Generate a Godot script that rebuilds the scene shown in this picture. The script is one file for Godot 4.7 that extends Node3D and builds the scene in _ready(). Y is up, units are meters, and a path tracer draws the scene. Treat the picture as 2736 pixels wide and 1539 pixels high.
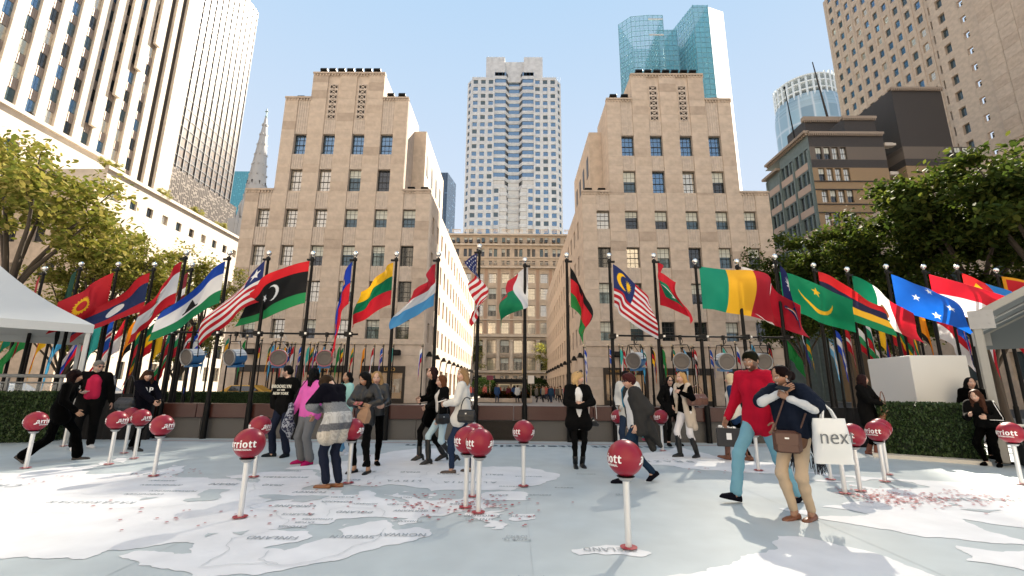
extends Node3D
# A city plaza under many flags, seen from a low camera. x right, y up, z towards the viewer, metres.

var rng := RandomNumberGenerator.new()
var used := {}
var mats := {}
var meshes := {}
var wrinkle := FastNoiseLite.new()
var CAM: Camera3D


class Geo:
	var v := PackedVector3Array()
	var n := PackedVector3Array()
	var c := PackedColorArray()
	var u := PackedVector2Array()
	var i := PackedInt32Array()
	var col := Color.WHITE
	var t := Transform3D()

	func vert(p: Vector3, nn: Vector3, uv := Vector2()) -> int:
		v.append(t * p)
		n.append((t.basis * nn).normalized())
		c.append(col)
		u.append(uv)
		return v.size() - 1

	func tri(a: int, b: int, d: int) -> void:  # given counter-clockwise from outside
		i.append(a)
		i.append(d)
		i.append(b)

	func quad(a: Vector3, b: Vector3, d: Vector3, e: Vector3, us := 1.0, vs := 1.0) -> void:
		var nn := (b - a).cross(e - a)
		if nn.length() < 1e-12:
			nn = (d - b).cross(e - d)
		nn = nn.normalized()
		var k := vert(a, nn, Vector2(0, vs))
		vert(b, nn, Vector2(us, vs))
		vert(d, nn, Vector2(us, 0))
		vert(e, nn, Vector2(0, 0))
		tri(k, k + 1, k + 2)
		tri(k, k + 2, k + 3)

	func box(ce: Vector3, s: Vector3) -> void:
		var h := s * 0.5
		for ax in 3:
			for sg in [-1.0, 1.0]:
				var w := Vector3()
				w[ax] = sg
				var p := Vector3()
				p[(ax + 1) % 3] = 1.0
				var q := Vector3()
				q[(ax + 2) % 3] = 1.0
				if sg < 0:
					var sw := p
					p = q
					q = sw
				quad(ce + (w - p - q) * h, ce + (w + p - q) * h, ce + (w + p + q) * h, ce + (w - p + q) * h)

	func boxr(ce: Vector3, s: Vector3, r: float) -> void:  # a box with chamfered upright and level edges
		var h := s * 0.5
		var cap := func(y: float, o: float) -> PackedVector3Array:
			var out := PackedVector3Array()
			var x := h.x - o
			var z := h.z - o
			for p in [Vector2(x, -z + r), Vector2(x, z - r), Vector2(x - r, z), Vector2(-x + r, z), Vector2(-x, z - r), Vector2(-x, -z + r), Vector2(-x + r, -z), Vector2(x - r, -z)]:
				out.append(ce + Vector3(p.x, y, p.y))
			return out
		loft([cap.call(-h.y, r), cap.call(-h.y + r, 0.0), cap.call(h.y - r, 0.0), cap.call(h.y, r)], true, true)

	func loft(rings: Array, caps := true, flat := false) -> void:
		# rings of equal point count; points run so that the outward side is right for rings stacked along the cross product
		var m: int = rings[0].size()
		if flat:
			for r in rings.size() - 1:
				for k in m:
					var k2 := (k + 1) % m
					quad(rings[r + 1][k], rings[r + 1][k2], rings[r][k2], rings[r][k])
		else:
			var base := v.size()
			for r in rings.size():
				var ra: PackedVector3Array = rings[r]
				var up: PackedVector3Array = rings[maxi(r - 1, 0)]
				var dn: PackedVector3Array = rings[mini(r + 1, rings.size() - 1)]
				for k in m:
					var along := dn[k] - up[k]
					var side := ra[(k + 1) % m] - ra[(k + m - 1) % m]
					var nn := along.cross(side)
					if nn.length_squared() < 1e-16:
						nn = Vector3.UP
					vert(ra[k], nn, Vector2(float(k) / m, float(r) / (rings.size() - 1)))
			for r in rings.size() - 1:
				for k in m:
					var a := base + r * m + k
					var b := base + r * m + (k + 1) % m
					tri(a + m, b + m, b)
					tri(a + m, b, a)
		if caps:
			for e in 2:
				var ra: PackedVector3Array = rings[0] if e == 0 else rings[rings.size() - 1]
				var mid := Vector3()
				for p in ra:
					mid += p
				mid /= m
				var nn := (ra[1] - ra[0]).cross(ra[2] - ra[1])
				for k in m:
					nn += (ra[(k + 1) % m] - mid).cross(ra[(k + 2) % m] - mid)
				nn = (nn if e == 0 else -nn).normalized()
				var b0 := vert(mid, nn)
				for p in ra:
					vert(p, nn)
				for k in m:
					if e == 1:
						tri(b0, b0 + 1 + (k + 1) % m, b0 + 1 + k)
					else:
						tri(b0, b0 + 1 + k, b0 + 1 + (k + 1) % m)

	func tube(pts: Array, radii: Array, sides := 8, caps := true, flat := Vector2(1, 1)) -> void:
		var rings := []
		var d0: Vector3 = (pts[1] - pts[0]).normalized()
		var x := d0.cross(Vector3.UP if absf(d0.y) < 0.9 else Vector3.RIGHT).normalized()
		for k in pts.size():
			var d: Vector3 = (pts[mini(k + 1, pts.size() - 1)] - pts[maxi(k - 1, 0)]).normalized()
			x = (x - d * x.dot(d)).normalized()
			var y := d.cross(x)
			var ring := PackedVector3Array()
			for s in sides:
				var a := TAU * s / sides
				ring.append(pts[k] + (x * cos(a) * flat.x - y * sin(a) * flat.y) * radii[k])
			rings.append(ring)
		loft(rings, caps)

	func lathe(profile: Array, sides := 16, caps := true) -> void:  # profile of Vector2(radius, height), from the bottom up
		var rings := []
		for p in profile:
			var ring := PackedVector3Array()
			for s in sides:
				var a := TAU * s / sides
				ring.append(Vector3(cos(a) * maxf(p.x, 0.0002), p.y, sin(a) * maxf(p.x, 0.0002)))
			rings.append(ring)
		loft(rings, caps)

	func ball(ce: Vector3, r: Vector3, sides := 14, rows := 9) -> void:
		var rings := []
		for k in rows + 1:
			var b := PI * k / rows
			var ring := PackedVector3Array()
			for s in sides:
				var a := TAU * s / sides
				ring.append(ce + Vector3(cos(a) * maxf(sin(b), 0.002), -cos(b), sin(a) * maxf(sin(b), 0.002)) * r)
			rings.append(ring)
		loft(rings, true)

	func prism(poly: Array, y0: float, y1: float, us := 1.0, top := true) -> void:  # footprint of Vector2(x, z), clockwise seen from above
		var run := 0.0
		for k in poly.size():
			var a: Vector2 = poly[k]
			var b: Vector2 = poly[(k + 1) % poly.size()]
			var w := a.distance_to(b)
			var nn := Vector3(b.y - a.y, 0, a.x - b.x).normalized()
			var q := vert(Vector3(a.x, y0, a.y), nn, Vector2(run, y0) * us)
			vert(Vector3(b.x, y0, b.y), nn, Vector2(run + w, y0) * us)
			vert(Vector3(b.x, y1, b.y), nn, Vector2(run + w, y1) * us)
			vert(Vector3(a.x, y1, a.y), nn, Vector2(run, y1) * us)
			tri(q, q + 2, q + 1)
			tri(q, q + 3, q + 2)
			run += w
		if top:
			var flat := PackedVector2Array(poly)
			var ti := Geometry2D.triangulate_polygon(flat)
			var q := v.size()
			for p in poly:
				vert(Vector3(p.x, y1, p.y), Vector3.UP, p * us)
			for k in ti.size() / 3:
				var A := q + ti[k * 3]
				var B := q + ti[k * 3 + 1]
				var C := q + ti[k * 3 + 2]
				if (v[B] - v[A]).cross(v[C] - v[A]).y > 0:
					tri(A, B, C)
				else:
					tri(A, C, B)

	func blob(bones: Array, cell: float, k: float, noise: FastNoiseLite = null, amp := 0.0, paint: Variant = null) -> void:
		# tapered capsules [a, b, ra, rb] joined by a smooth minimum, meshed as surface nets
		var lo := Vector3.ONE * 1e9
		var hi := -lo
		var mg := k * 2.2 + cell
		for b in bones:
			var m1 := Vector3.ONE * (float(b[2]) + mg)
			var m2 := Vector3.ONE * (float(b[3]) + mg)
			lo = lo.min(b[0] - m1).min(b[1] - m2)
			hi = hi.max(b[0] + m1).max(b[1] + m2)
		lo -= Vector3.ONE * cell * 1.5
		hi += Vector3.ONE * cell * 1.5
		var nx := int((hi.x - lo.x) / cell) + 2
		var ny := int((hi.y - lo.y) / cell) + 2
		var nz := int((hi.z - lo.z) / cell) + 2
		var f := PackedFloat32Array()
		f.resize(nx * ny * nz)
		var nxy := nx * ny
		for b in bones:
			var a: Vector3 = b[0]
			var ab: Vector3 = b[1] - a
			var ra: float = b[2]
			var dr: float = b[3] - ra
			var bb := maxf(ab.length_squared(), 1e-9)
			var rm := maxf(ra, ra + dr) + mg
			var l := ((a.min(b[1]) - Vector3.ONE * rm - lo) / cell).floor()
			var h := ((a.max(b[1]) + Vector3.ONE * rm - lo) / cell).ceil()
			for z in range(maxi(int(l.z), 0), mini(int(h.z), nz)):
				for y in range(maxi(int(l.y), 0), mini(int(h.y), ny)):
					var p := Vector3(lo.x, lo.y + y * cell, lo.z + z * cell) - a
					var at := z * nxy + y * nx
					for x in range(maxi(int(l.x), 0), mini(int(h.x), nx)):
						var q := Vector3(p.x + x * cell, p.y, p.z)
						var s := clampf(q.dot(ab) / bb, 0.0, 1.0)
						var d := (q - ab * s).length() - ra - dr * s
						if d < mg:
							f[at + x] += exp(minf(-d / k, 30.0))
		var id := PackedInt32Array()
		id.resize(f.size())
		var base := v.size()
		var corner := [0, 1, nx, nx + 1, nxy, nxy + 1, nxy + nx, nxy + nx + 1]
		var pairs := [0, 1, 2, 3, 4, 5, 6, 7, 0, 2, 1, 3, 4, 6, 5, 7, 0, 4, 1, 5, 2, 6, 3, 7]
		var off := []
		for q in 8:
			off.append(Vector3(q & 1, (q >> 1) & 1, q >> 2))
		var c2: int = nx
		var c3: int = nx + 1
		var c4: int = nxy
		var c5: int = nxy + 1
		var c6: int = nxy + nx
		var c7: int = nxy + nx + 1
		var pts := PackedVector3Array()
		for z in nz - 1:
			for y in ny - 1:
				var at := z * nxy + y * nx
				for x in nx - 1:
					var g := at + x
					var s := int(f[g] > 1.0) + int(f[g + 1] > 1.0) + int(f[g + c2] > 1.0) + int(f[g + c3] > 1.0) + int(f[g + c4] > 1.0) + int(f[g + c5] > 1.0) + int(f[g + c6] > 1.0) + int(f[g + c7] > 1.0)
					if s == 0 or s == 8:
						continue
					var sum := Vector3()
					var cnt := 0
					for e in 12:
						var e0: int = pairs[e * 2]
						var e1: int = pairs[e * 2 + 1]
						var fa := f[g + corner[e0]]
						var fb := f[g + corner[e1]]
						if (fa > 1.0) != (fb > 1.0):
							var la := log(maxf(fa, 0.02))
							var lb := log(maxf(fb, 0.02))
							sum += off[e0].lerp(off[e1], clampf(la / (la - lb), 0.02, 0.98))
							cnt += 1
					pts.append(lo + (Vector3(x, y, z) + sum / cnt) * cell)
					id[g] = pts.size()
		var nor := PackedVector3Array()
		nor.resize(pts.size())
		var fi := PackedInt32Array()
		for z in range(1, nz - 1):
			for y in range(1, ny - 1):
				var at := z * nxy + y * nx
				for x in range(1, nx - 1):
					var g := at + x
					if id[g] == 0:
						continue
					var here := f[g] > 1.0
					for ax in 3:
						var st: int = [1, nx, nxy][ax]
						var there := f[g + st] > 1.0
						if here == there:
							continue
						var s1: int = [nx, nxy, 1][ax]
						var s2: int = [nxy, 1, nx][ax]
						var A := id[g] - 1
						var B := id[g - s1] - 1
						var C := id[g - s1 - s2] - 1
						var D := id[g - s2] - 1
						if not here:
							var sw := B
							B = D
							D = sw
						var nn := (pts[C] - pts[A]).cross(pts[D] - pts[B])
						nor[A] += nn
						nor[B] += nn
						nor[C] += nn
						nor[D] += nn
						for q in [A, B, C, A, C, D]:
							fi.append(q)
		for q in pts.size():
			var p := pts[q]
			if nor[q].length_squared() < 1e-20:
				nor[q] = Vector3.UP
			if noise:
				p += nor[q].normalized() * noise.get_noise_3d(p.x, p.y * 0.6, p.z) * amp
				pts[q] = p
		if noise:
			nor.fill(Vector3())
			for q in fi.size() / 3:
				var nn := (pts[fi[q * 3 + 1]] - pts[fi[q * 3]]).cross(pts[fi[q * 3 + 2]] - pts[fi[q * 3]])
				for e in 3:
					nor[fi[q * 3 + e]] += nn
		for q in pts.size():
			if paint != null:
				col = paint.call(pts[q])
			vert(pts[q], nor[q] if nor[q].length_squared() > 1e-20 else Vector3.UP)
		for q in fi.size() / 3:
			tri(base + fi[q * 3], base + fi[q * 3 + 1], base + fi[q * 3 + 2])

	func mesh() -> ArrayMesh:
		var m := ArrayMesh.new()
		if v.is_empty():
			return m
		var a := []
		a.resize(Mesh.ARRAY_MAX)
		a[Mesh.ARRAY_VERTEX] = v
		a[Mesh.ARRAY_NORMAL] = n
		a[Mesh.ARRAY_COLOR] = c
		a[Mesh.ARRAY_TEX_UV] = u
		a[Mesh.ARRAY_INDEX] = i
		m.add_surface_from_arrays(Mesh.PRIMITIVE_TRIANGLES, a)
		return m


func numbered(called: String) -> String:
	used[called] = used.get(called, -1) + 1
	return called if used[called] == 0 else "%s_%03d" % [called, used[called]]


func tag(o: Node3D, label: String, category: String, group := "") -> Node3D:
	o.set_meta("label", label)
	o.set_meta("category", category)
	if group != "":
		o.set_meta("group", group)
	return o


func thing(called: String, label: String, category: String, at := Vector3(), turn := 0.0, group := "") -> Node3D:
	var o := Node3D.new()
	o.name = numbered(called)
	add_child(o)
	o.position = at
	o.rotation.y = turn
	return tag(o, label, category, group)


func part(called: String, m: Mesh, mat: Material, parent: Node3D, xf := Transform3D()) -> MeshInstance3D:
	var o := MeshInstance3D.new()
	o.mesh = m
	o.material_override = mat
	o.transform = xf
	if parent == self:
		o.name = numbered(called)
		add_child(o)
	else:
		o.name = called
		parent.add_child(o, true)
	return o


func struct(called: String, m: Mesh, mat: Material) -> MeshInstance3D:
	var o := part(called, m, mat, self)
	o.set_meta("kind", "structure")
	return o


func copy_of(o: Node3D, label := "", group := "") -> Node3D:
	var r: Node3D = o.duplicate()
	var base := String(o.name).rstrip("0123456789").rstrip("_")
	r.name = numbered(base)
	add_child(r)
	if label != "":
		r.set_meta("label", label)
	if group != "":
		r.set_meta("group", group)
	return r


func V(x: float, y: float, d: float) -> Vector3:  # d metres ahead of the viewer
	return Vector3(x, y, -d)


func S(c: Color) -> Color:  # a linear base colour for albedo_color
	return c.linear_to_srgb()


func mat(key: String, c: Color, rough := 0.8, metal := 0.0, spec := 0.5) -> StandardMaterial3D:  # c is a linear base colour
	if mats.has(key):
		return mats[key]
	var m := StandardMaterial3D.new()
	m.resource_name = key
	m.albedo_color = S(c)
	m.roughness = rough
	m.metallic = metal
	m.metallic_specular = spec
	mats[key] = m
	return m


func noise_tex(size: int, freq: float, seed_: int, lo: float, hi: float, octaves := 4, kind := FastNoiseLite.TYPE_SIMPLEX_SMOOTH) -> ImageTexture:
	var f := FastNoiseLite.new()
	f.noise_type = kind
	f.seed = seed_
	f.frequency = freq
	f.fractal_octaves = octaves
	var im := f.get_seamless_image(size, size)
	im.convert(Image.FORMAT_RGB8)
	var g := Image.create(size, size, false, Image.FORMAT_RGB8)
	for y in size:
		for x in size:
			var q := lerpf(lo, hi, im.get_pixel(x, y).r)
			g.set_pixel(x, y, Color(q, q, q))
	return ImageTexture.create_from_image(g)


func grain(m: StandardMaterial3D, tex: Texture2D, metres: float, bump: Texture2D = null, cm := 0.0) -> StandardMaterial3D:
	m.albedo_texture = tex
	m.uv1_triplanar = true
	m.uv1_world_triplanar = true
	m.uv1_scale = Vector3.ONE / metres
	if bump:
		m.heightmap_enabled = true
		m.heightmap_texture = bump
		m.heightmap_scale = cm
	return m


func holed(g: Geo, o: Vector3, r: Vector3, up: Vector3, w: float, h: float, holes: Array, depth: float) -> void:
	# a wall from corner o along r and up, outward r x up, with openings (Rect2) whose reveals go depth in
	var nn := r.cross(up)
	var xs := [0.0, w]
	var ys := [0.0, h]
	for q in holes:
		xs.append_array([q.position.x, q.end.x])
		ys.append_array([q.position.y, q.end.y])
	xs.sort()
	ys.sort()
	for b in ys.size() - 1:
		if ys[b + 1] - ys[b] < 1e-4:
			continue
		var my: float = (ys[b] + ys[b + 1]) * 0.5
		var from := -1.0
		for a in xs.size():
			var solid := false
			if a < xs.size() - 1:
				var mx: float = (xs[a] + xs[a + 1]) * 0.5
				solid = xs[a + 1] - xs[a] > 1e-4
				if solid:
					for q in holes:
						if mx > q.position.x and mx < q.end.x and my > q.position.y and my < q.end.y:
							solid = false
							break
				elif from >= 0:
					continue
			if solid and from < 0:
				from = xs[a]
			elif not solid and from >= 0:
				g.quad(o + r * from + up * ys[b], o + r * xs[a] + up * ys[b], o + r * xs[a] + up * ys[b + 1], o + r * from + up * ys[b + 1])
				from = -1.0
	if depth <= 0:
		return
	for q in holes:
		var a: Vector3 = o + r * q.position.x + up * q.position.y
		var b: Vector3 = o + r * q.end.x + up * q.position.y
		var c: Vector3 = o + r * q.end.x + up * q.end.y
		var d: Vector3 = o + r * q.position.x + up * q.end.y
		var k := -nn * depth
		g.quad(a, b, b + k, a + k)
		g.quad(b, c, c + k, b + k)
		g.quad(c, d, d + k, c + k)
		g.quad(d, a, a + k, d + k)


func word(text: String, size: float, depth := 0.004, bold := false, serif := false) -> TextMesh:
	var t := TextMesh.new()
	var f := SystemFont.new()
	f.font_names = PackedStringArray(["Droid Serif" if serif else "Droid Sans"])
	f.font_weight = 700 if bold else 400
	t.font = f
	t.text = text
	t.font_size = 48
	t.pixel_size = size / 34.0
	t.depth = depth
	t.curve_step = 3.0
	return t


func _ready() -> void:
	rng.seed = 77
	wrinkle.seed = 5
	wrinkle.frequency = 7.5
	wrinkle.fractal_octaves = 3
	CAM = Camera3D.new()
	CAM.name = "camera"
	add_child(CAM)
	CAM.position = Vector3(0, 1.33, 0)
	CAM.basis = Basis(Vector3.UP, 0.0062) * Basis(Vector3.RIGHT, 0.2176) * Basis(Vector3.BACK, 0.0085)
	CAM.fov = rad_to_deg(2.0 * atan(769.5 / 1216.0))
	CAM.near = 0.05
	CAM.far = 3000.0
	CAM.current = true
	var we := WorldEnvironment.new()
	we.name = "world_environment"
	var env := Environment.new()
	env.background_mode = Environment.BG_SKY
	var to_sun := V(0.3433, 0.6504, 0.6775).normalized()
	var exposure := 4.8
	var sky := PanoramaSkyMaterial.new()
	sky.panorama = sky_air(to_sun, exposure)
	var sk := Sky.new()
	sk.sky_material = sky
	env.sky = sk
	env.tonemap_mode = Environment.TONE_MAPPER_LINEAR
	env.tonemap_exposure = exposure
	env.sdfgi_enabled = true
	env.ssao_enabled = true
	env.ssil_enabled = true
	we.environment = env
	add_child(we)
	var sun := DirectionalLight3D.new()
	sun.name = "sun"
	sun.light_color = Color(1.0, 0.95, 0.87)
	sun.light_energy = 1.6
	sun.light_angular_distance = 0.53
	sun.shadow_enabled = true
	add_child(sun)
	sun.look_at_from_position(to_sun * 100.0, Vector3())
	materials()
	ground()
	plaza_offices()
	far_buildings()
	left_buildings()
	right_buildings()
	tower_behind()
	trees()
	plaza_furniture()
	poles_and_flags()
	promenade()
	pins()
	people()


func sky_air(to_sun: Vector3, exposure: float) -> ImageTexture:
	# clear air: bluer upwards, paler to the horizon and round the sun
	var im := Image.create(1024, 512, false, Image.FORMAT_RGBF)
	for y in 512:
		var el := PI * (0.5 - (y + 0.5) / 512.0)
		for x in 1024:
			var az := TAU * ((x + 0.5) / 1024.0 - 0.5)
			var d := Vector3(sin(az) * cos(el), sin(el), -cos(az) * cos(el))
			var up := clampf(d.y, 0.0, 1.0)
			var c := Vector3(0.3, 0.6, 0.92).lerp(Vector3(0.88, 0.9, 0.98), pow(1.0 - up, 0.85))
			var cs := clampf(d.dot(to_sun), 0.0, 1.0)
			var gam := rad_to_deg(acos(cs))
			c += Vector3(0.7, 0.46, 0.26) * pow(cs, 6.0)
			c += Vector3(1.0, 0.95, 0.9) * (2.5 * exp(-pow(gam / 1.6, 2.0)) + 0.35 * exp(-gam / 4.0))
			if d.y < 0:
				c = c.lerp(Vector3(0.3, 0.3, 0.3), clampf(-d.y * 12.0, 0, 1))
			c /= exposure
			im.set_pixel(x, y, Color(c.x, c.y, c.z))
	return ImageTexture.create_from_image(im)


func materials() -> void:
	var fine := noise_tex(256, 0.05, 3, 0.86, 1.0)
	var coarse := noise_tex(256, 0.012, 9, 0.9, 1.02, 5)
	var speck := noise_tex(256, 0.16, 21, 0.35, 1.0, 2)
	var bump := noise_tex(256, 0.09, 12, 0.0, 1.0)
	for k in 5:
		grain(mat("limestone%d" % k, [Color(0.555, 0.452, 0.36), Color(0.57, 0.468, 0.378), Color(0.515, 0.415, 0.33), Color(0.56, 0.46, 0.37), Color(0.45, 0.36, 0.285)][k], 0.9), coarse, 3.0, bump, 0.15)
	grain(mat("pale_stone", Color(0.56, 0.5, 0.43), 0.9), coarse, 7.0)
	grain(mat("saks_stone", Color(0.6, 0.48, 0.36), 0.9), coarse, 6.0, bump, 2.0)
	grain(mat("saks_trim", Color(0.66, 0.55, 0.43), 0.9), coarse, 5.0)
	grain(mat("flute", Color(0.57, 0.485, 0.41), 0.9), coarse, 2.0)
	grain(mat("concrete_tower", Color(0.72, 0.71, 0.69), 0.85), coarse, 12.0)
	grain(mat("red_granite", Color(0.13, 0.042, 0.032), 0.3), speck, 0.25)
	grain(mat("grey_granite", Color(0.19, 0.18, 0.17), 0.5), speck, 0.2)
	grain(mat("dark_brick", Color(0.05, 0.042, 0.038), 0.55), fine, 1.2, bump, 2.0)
	grain(mat("mid_brick", Color(0.17, 0.14, 0.115), 0.7), fine, 1.2, bump, 2.0)
	grain(mat("yellow_brick", Color(0.36, 0.25, 0.145), 0.8), fine, 1.2, bump, 2.0)
	grain(mat("green_stone", Color(0.15, 0.2, 0.2), 0.6), coarse, 2.5)
	grain(mat("pavement", Color(0.3, 0.28, 0.26), 0.85), coarse, 4.0)
	grain(mat("asphalt", Color(0.05, 0.05, 0.052), 0.9), fine, 1.5)
	mat("frame", Color(0.035, 0.035, 0.033), 0.5)
	mat("bronze", Color(0.03, 0.024, 0.02), 0.4, 0.4)
	mat("black_paint", Color(0.008, 0.008, 0.008), 0.4, 0.0, 0.3)
	mat("glass_sky", Color(0.16, 0.26, 0.38), 0.06, 0.75)
	mat("glass_dark", Color(0.02, 0.025, 0.03), 0.05, 0.0, 0.7)
	mat("glass_mid", Color(0.1, 0.14, 0.16), 0.06, 0.5)
	mat("glass_cream", Color(0.62, 0.58, 0.5), 0.1, 0.6)
	mat("blind", Color(0.6, 0.62, 0.56), 0.7)
	mat("slot", Color(0.03, 0.025, 0.022), 0.4)
	mat("steel", Color(0.62, 0.63, 0.64), 0.3, 0.85)
	mat("chrome", Color(0.85, 0.83, 0.78), 0.08, 1.0)
	mat("white_paint", Color(0.78, 0.78, 0.77), 0.5)
	mat("grey_paint", Color(0.3, 0.31, 0.32), 0.5)
	var lit := mat("shop_light", Color(0.34, 0.25, 0.16), 0.7)
	lit.emission_enabled = true
	lit.emission = Color(1.0, 0.78, 0.52)
	lit.emission_energy_multiplier = 0.03


func ground() -> void:
	var g := Geo.new()
	g.quad(V(-700, -0.06, -120), V(700, -0.06, -120), V(700, -0.06, 900), V(-700, -0.06, 900))
	struct("ground", g.mesh(), mats.pavement)
	g = Geo.new()  # the avenue beyond the promenade and the two side streets
	g.quad(V(-160, -0.05, 96), V(160, -0.05, 96), V(160, -0.05, 122), V(-160, -0.05, 122))
	g.quad(V(-46, -0.05, 20), V(-30, -0.05, 20), V(-30, -0.05, 96), V(-46, -0.05, 96))
	g.quad(V(28, -0.05, 20), V(42, -0.05, 20), V(42, -0.05, 96), V(28, -0.05, 96))
	struct("road", g.mesh(), mats.asphalt)


func window_frame(w: float, h: float, cols: int, rows: int, t := 0.05) -> ArrayMesh:
	var key := "wf%.2f_%.2f_%d_%d" % [w, h, cols, rows]
	if not meshes.has(key):
		var g := Geo.new()
		for s in [-1, 1]:
			g.box(Vector3(s * (w / 2 - t / 2), 0, 0), Vector3(t, h, 0.08))
			g.box(Vector3(0, s * (h / 2 - t / 2), 0), Vector3(w - 2 * t, t, 0.08))
		g.box(Vector3(0, 0, 0.01), Vector3(w - 2 * t, t * 0.9, 0.07))
		for k in range(1, cols):
			g.box(Vector3(w * (float(k) / cols - 0.5), 0, -0.005), Vector3(t * 0.45, h - 2 * t, 0.04))
		for k in range(1, rows):
			if rows % 2 == 1 or k != rows / 2:
				g.box(Vector3(0, h * (float(k) / rows - 0.5), -0.006), Vector3(w - 2 * t, t * 0.45, 0.035))
		meshes[key] = g.mesh()
	return meshes[key]


func pane_mesh(w: float, h: float) -> ArrayMesh:
	var key := "pane%.2f_%.2f" % [w, h]
	if not meshes.has(key):
		var g := Geo.new()
		g.quad(Vector3(-w / 2, -h / 2, 0), Vector3(w / 2, -h / 2, 0), Vector3(w / 2, h / 2, 0), Vector3(-w / 2, h / 2, 0))
		meshes[key] = g.mesh()
	return meshes[key]


func box_mesh(s: Vector3) -> ArrayMesh:
	var key := "box%.2f_%.2f_%.2f" % [s.x, s.y, s.z]
	if not meshes.has(key):
		var g := Geo.new()
		g.box(Vector3(), s)
		meshes[key] = g.mesh()
	return meshes[key]


func window_at(b: Node3D, p: Vector3, face: Basis, w: float, h: float, kind: int, cols := 3, rows := 4) -> void:
	# p: middle of the opening's back; face: columns right, up, outward
	var f := part("window", window_frame(w, h, cols, rows), mats.frame, b, Transform3D(face, p))
	var tilt := Basis(Vector3.UP, rng.randf_range(-0.012, 0.012)) * Basis(Vector3.RIGHT, rng.randf_range(-0.012, 0.012))
	var k: String = ["glass_sky", "glass_dark", "glass_mid", "glass_cream"][kind % 4]
	part("pane", pane_mesh(w - 0.06, h - 0.06), mats[k], f, Transform3D(tilt, Vector3(0, 0, -0.03)))
	if kind >= 4:
		var q := rng.randf_range(0.3, 0.55)
		part("blind", pane_mesh(w - 0.1, h * snappedf(q, 0.1)), mats.blind, f, Transform3D(Basis(), Vector3(0, h * (0.5 - snappedf(q, 0.1) / 2) - 0.05, -0.012)))


func plaza_offices() -> void:
	for side in [-1, 1]:
		var cx := -17.16 if side < 0 else 15.38
		var b := thing("stone_office_block", ["stepped limestone office block with a sunlit flank, beside the spire", "stepped limestone office block with a shaded flank, glass tower rising behind it"][(side + 1) / 2], "office building", V(cx, 0, 41))
		office_block(b, -side, side)


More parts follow.
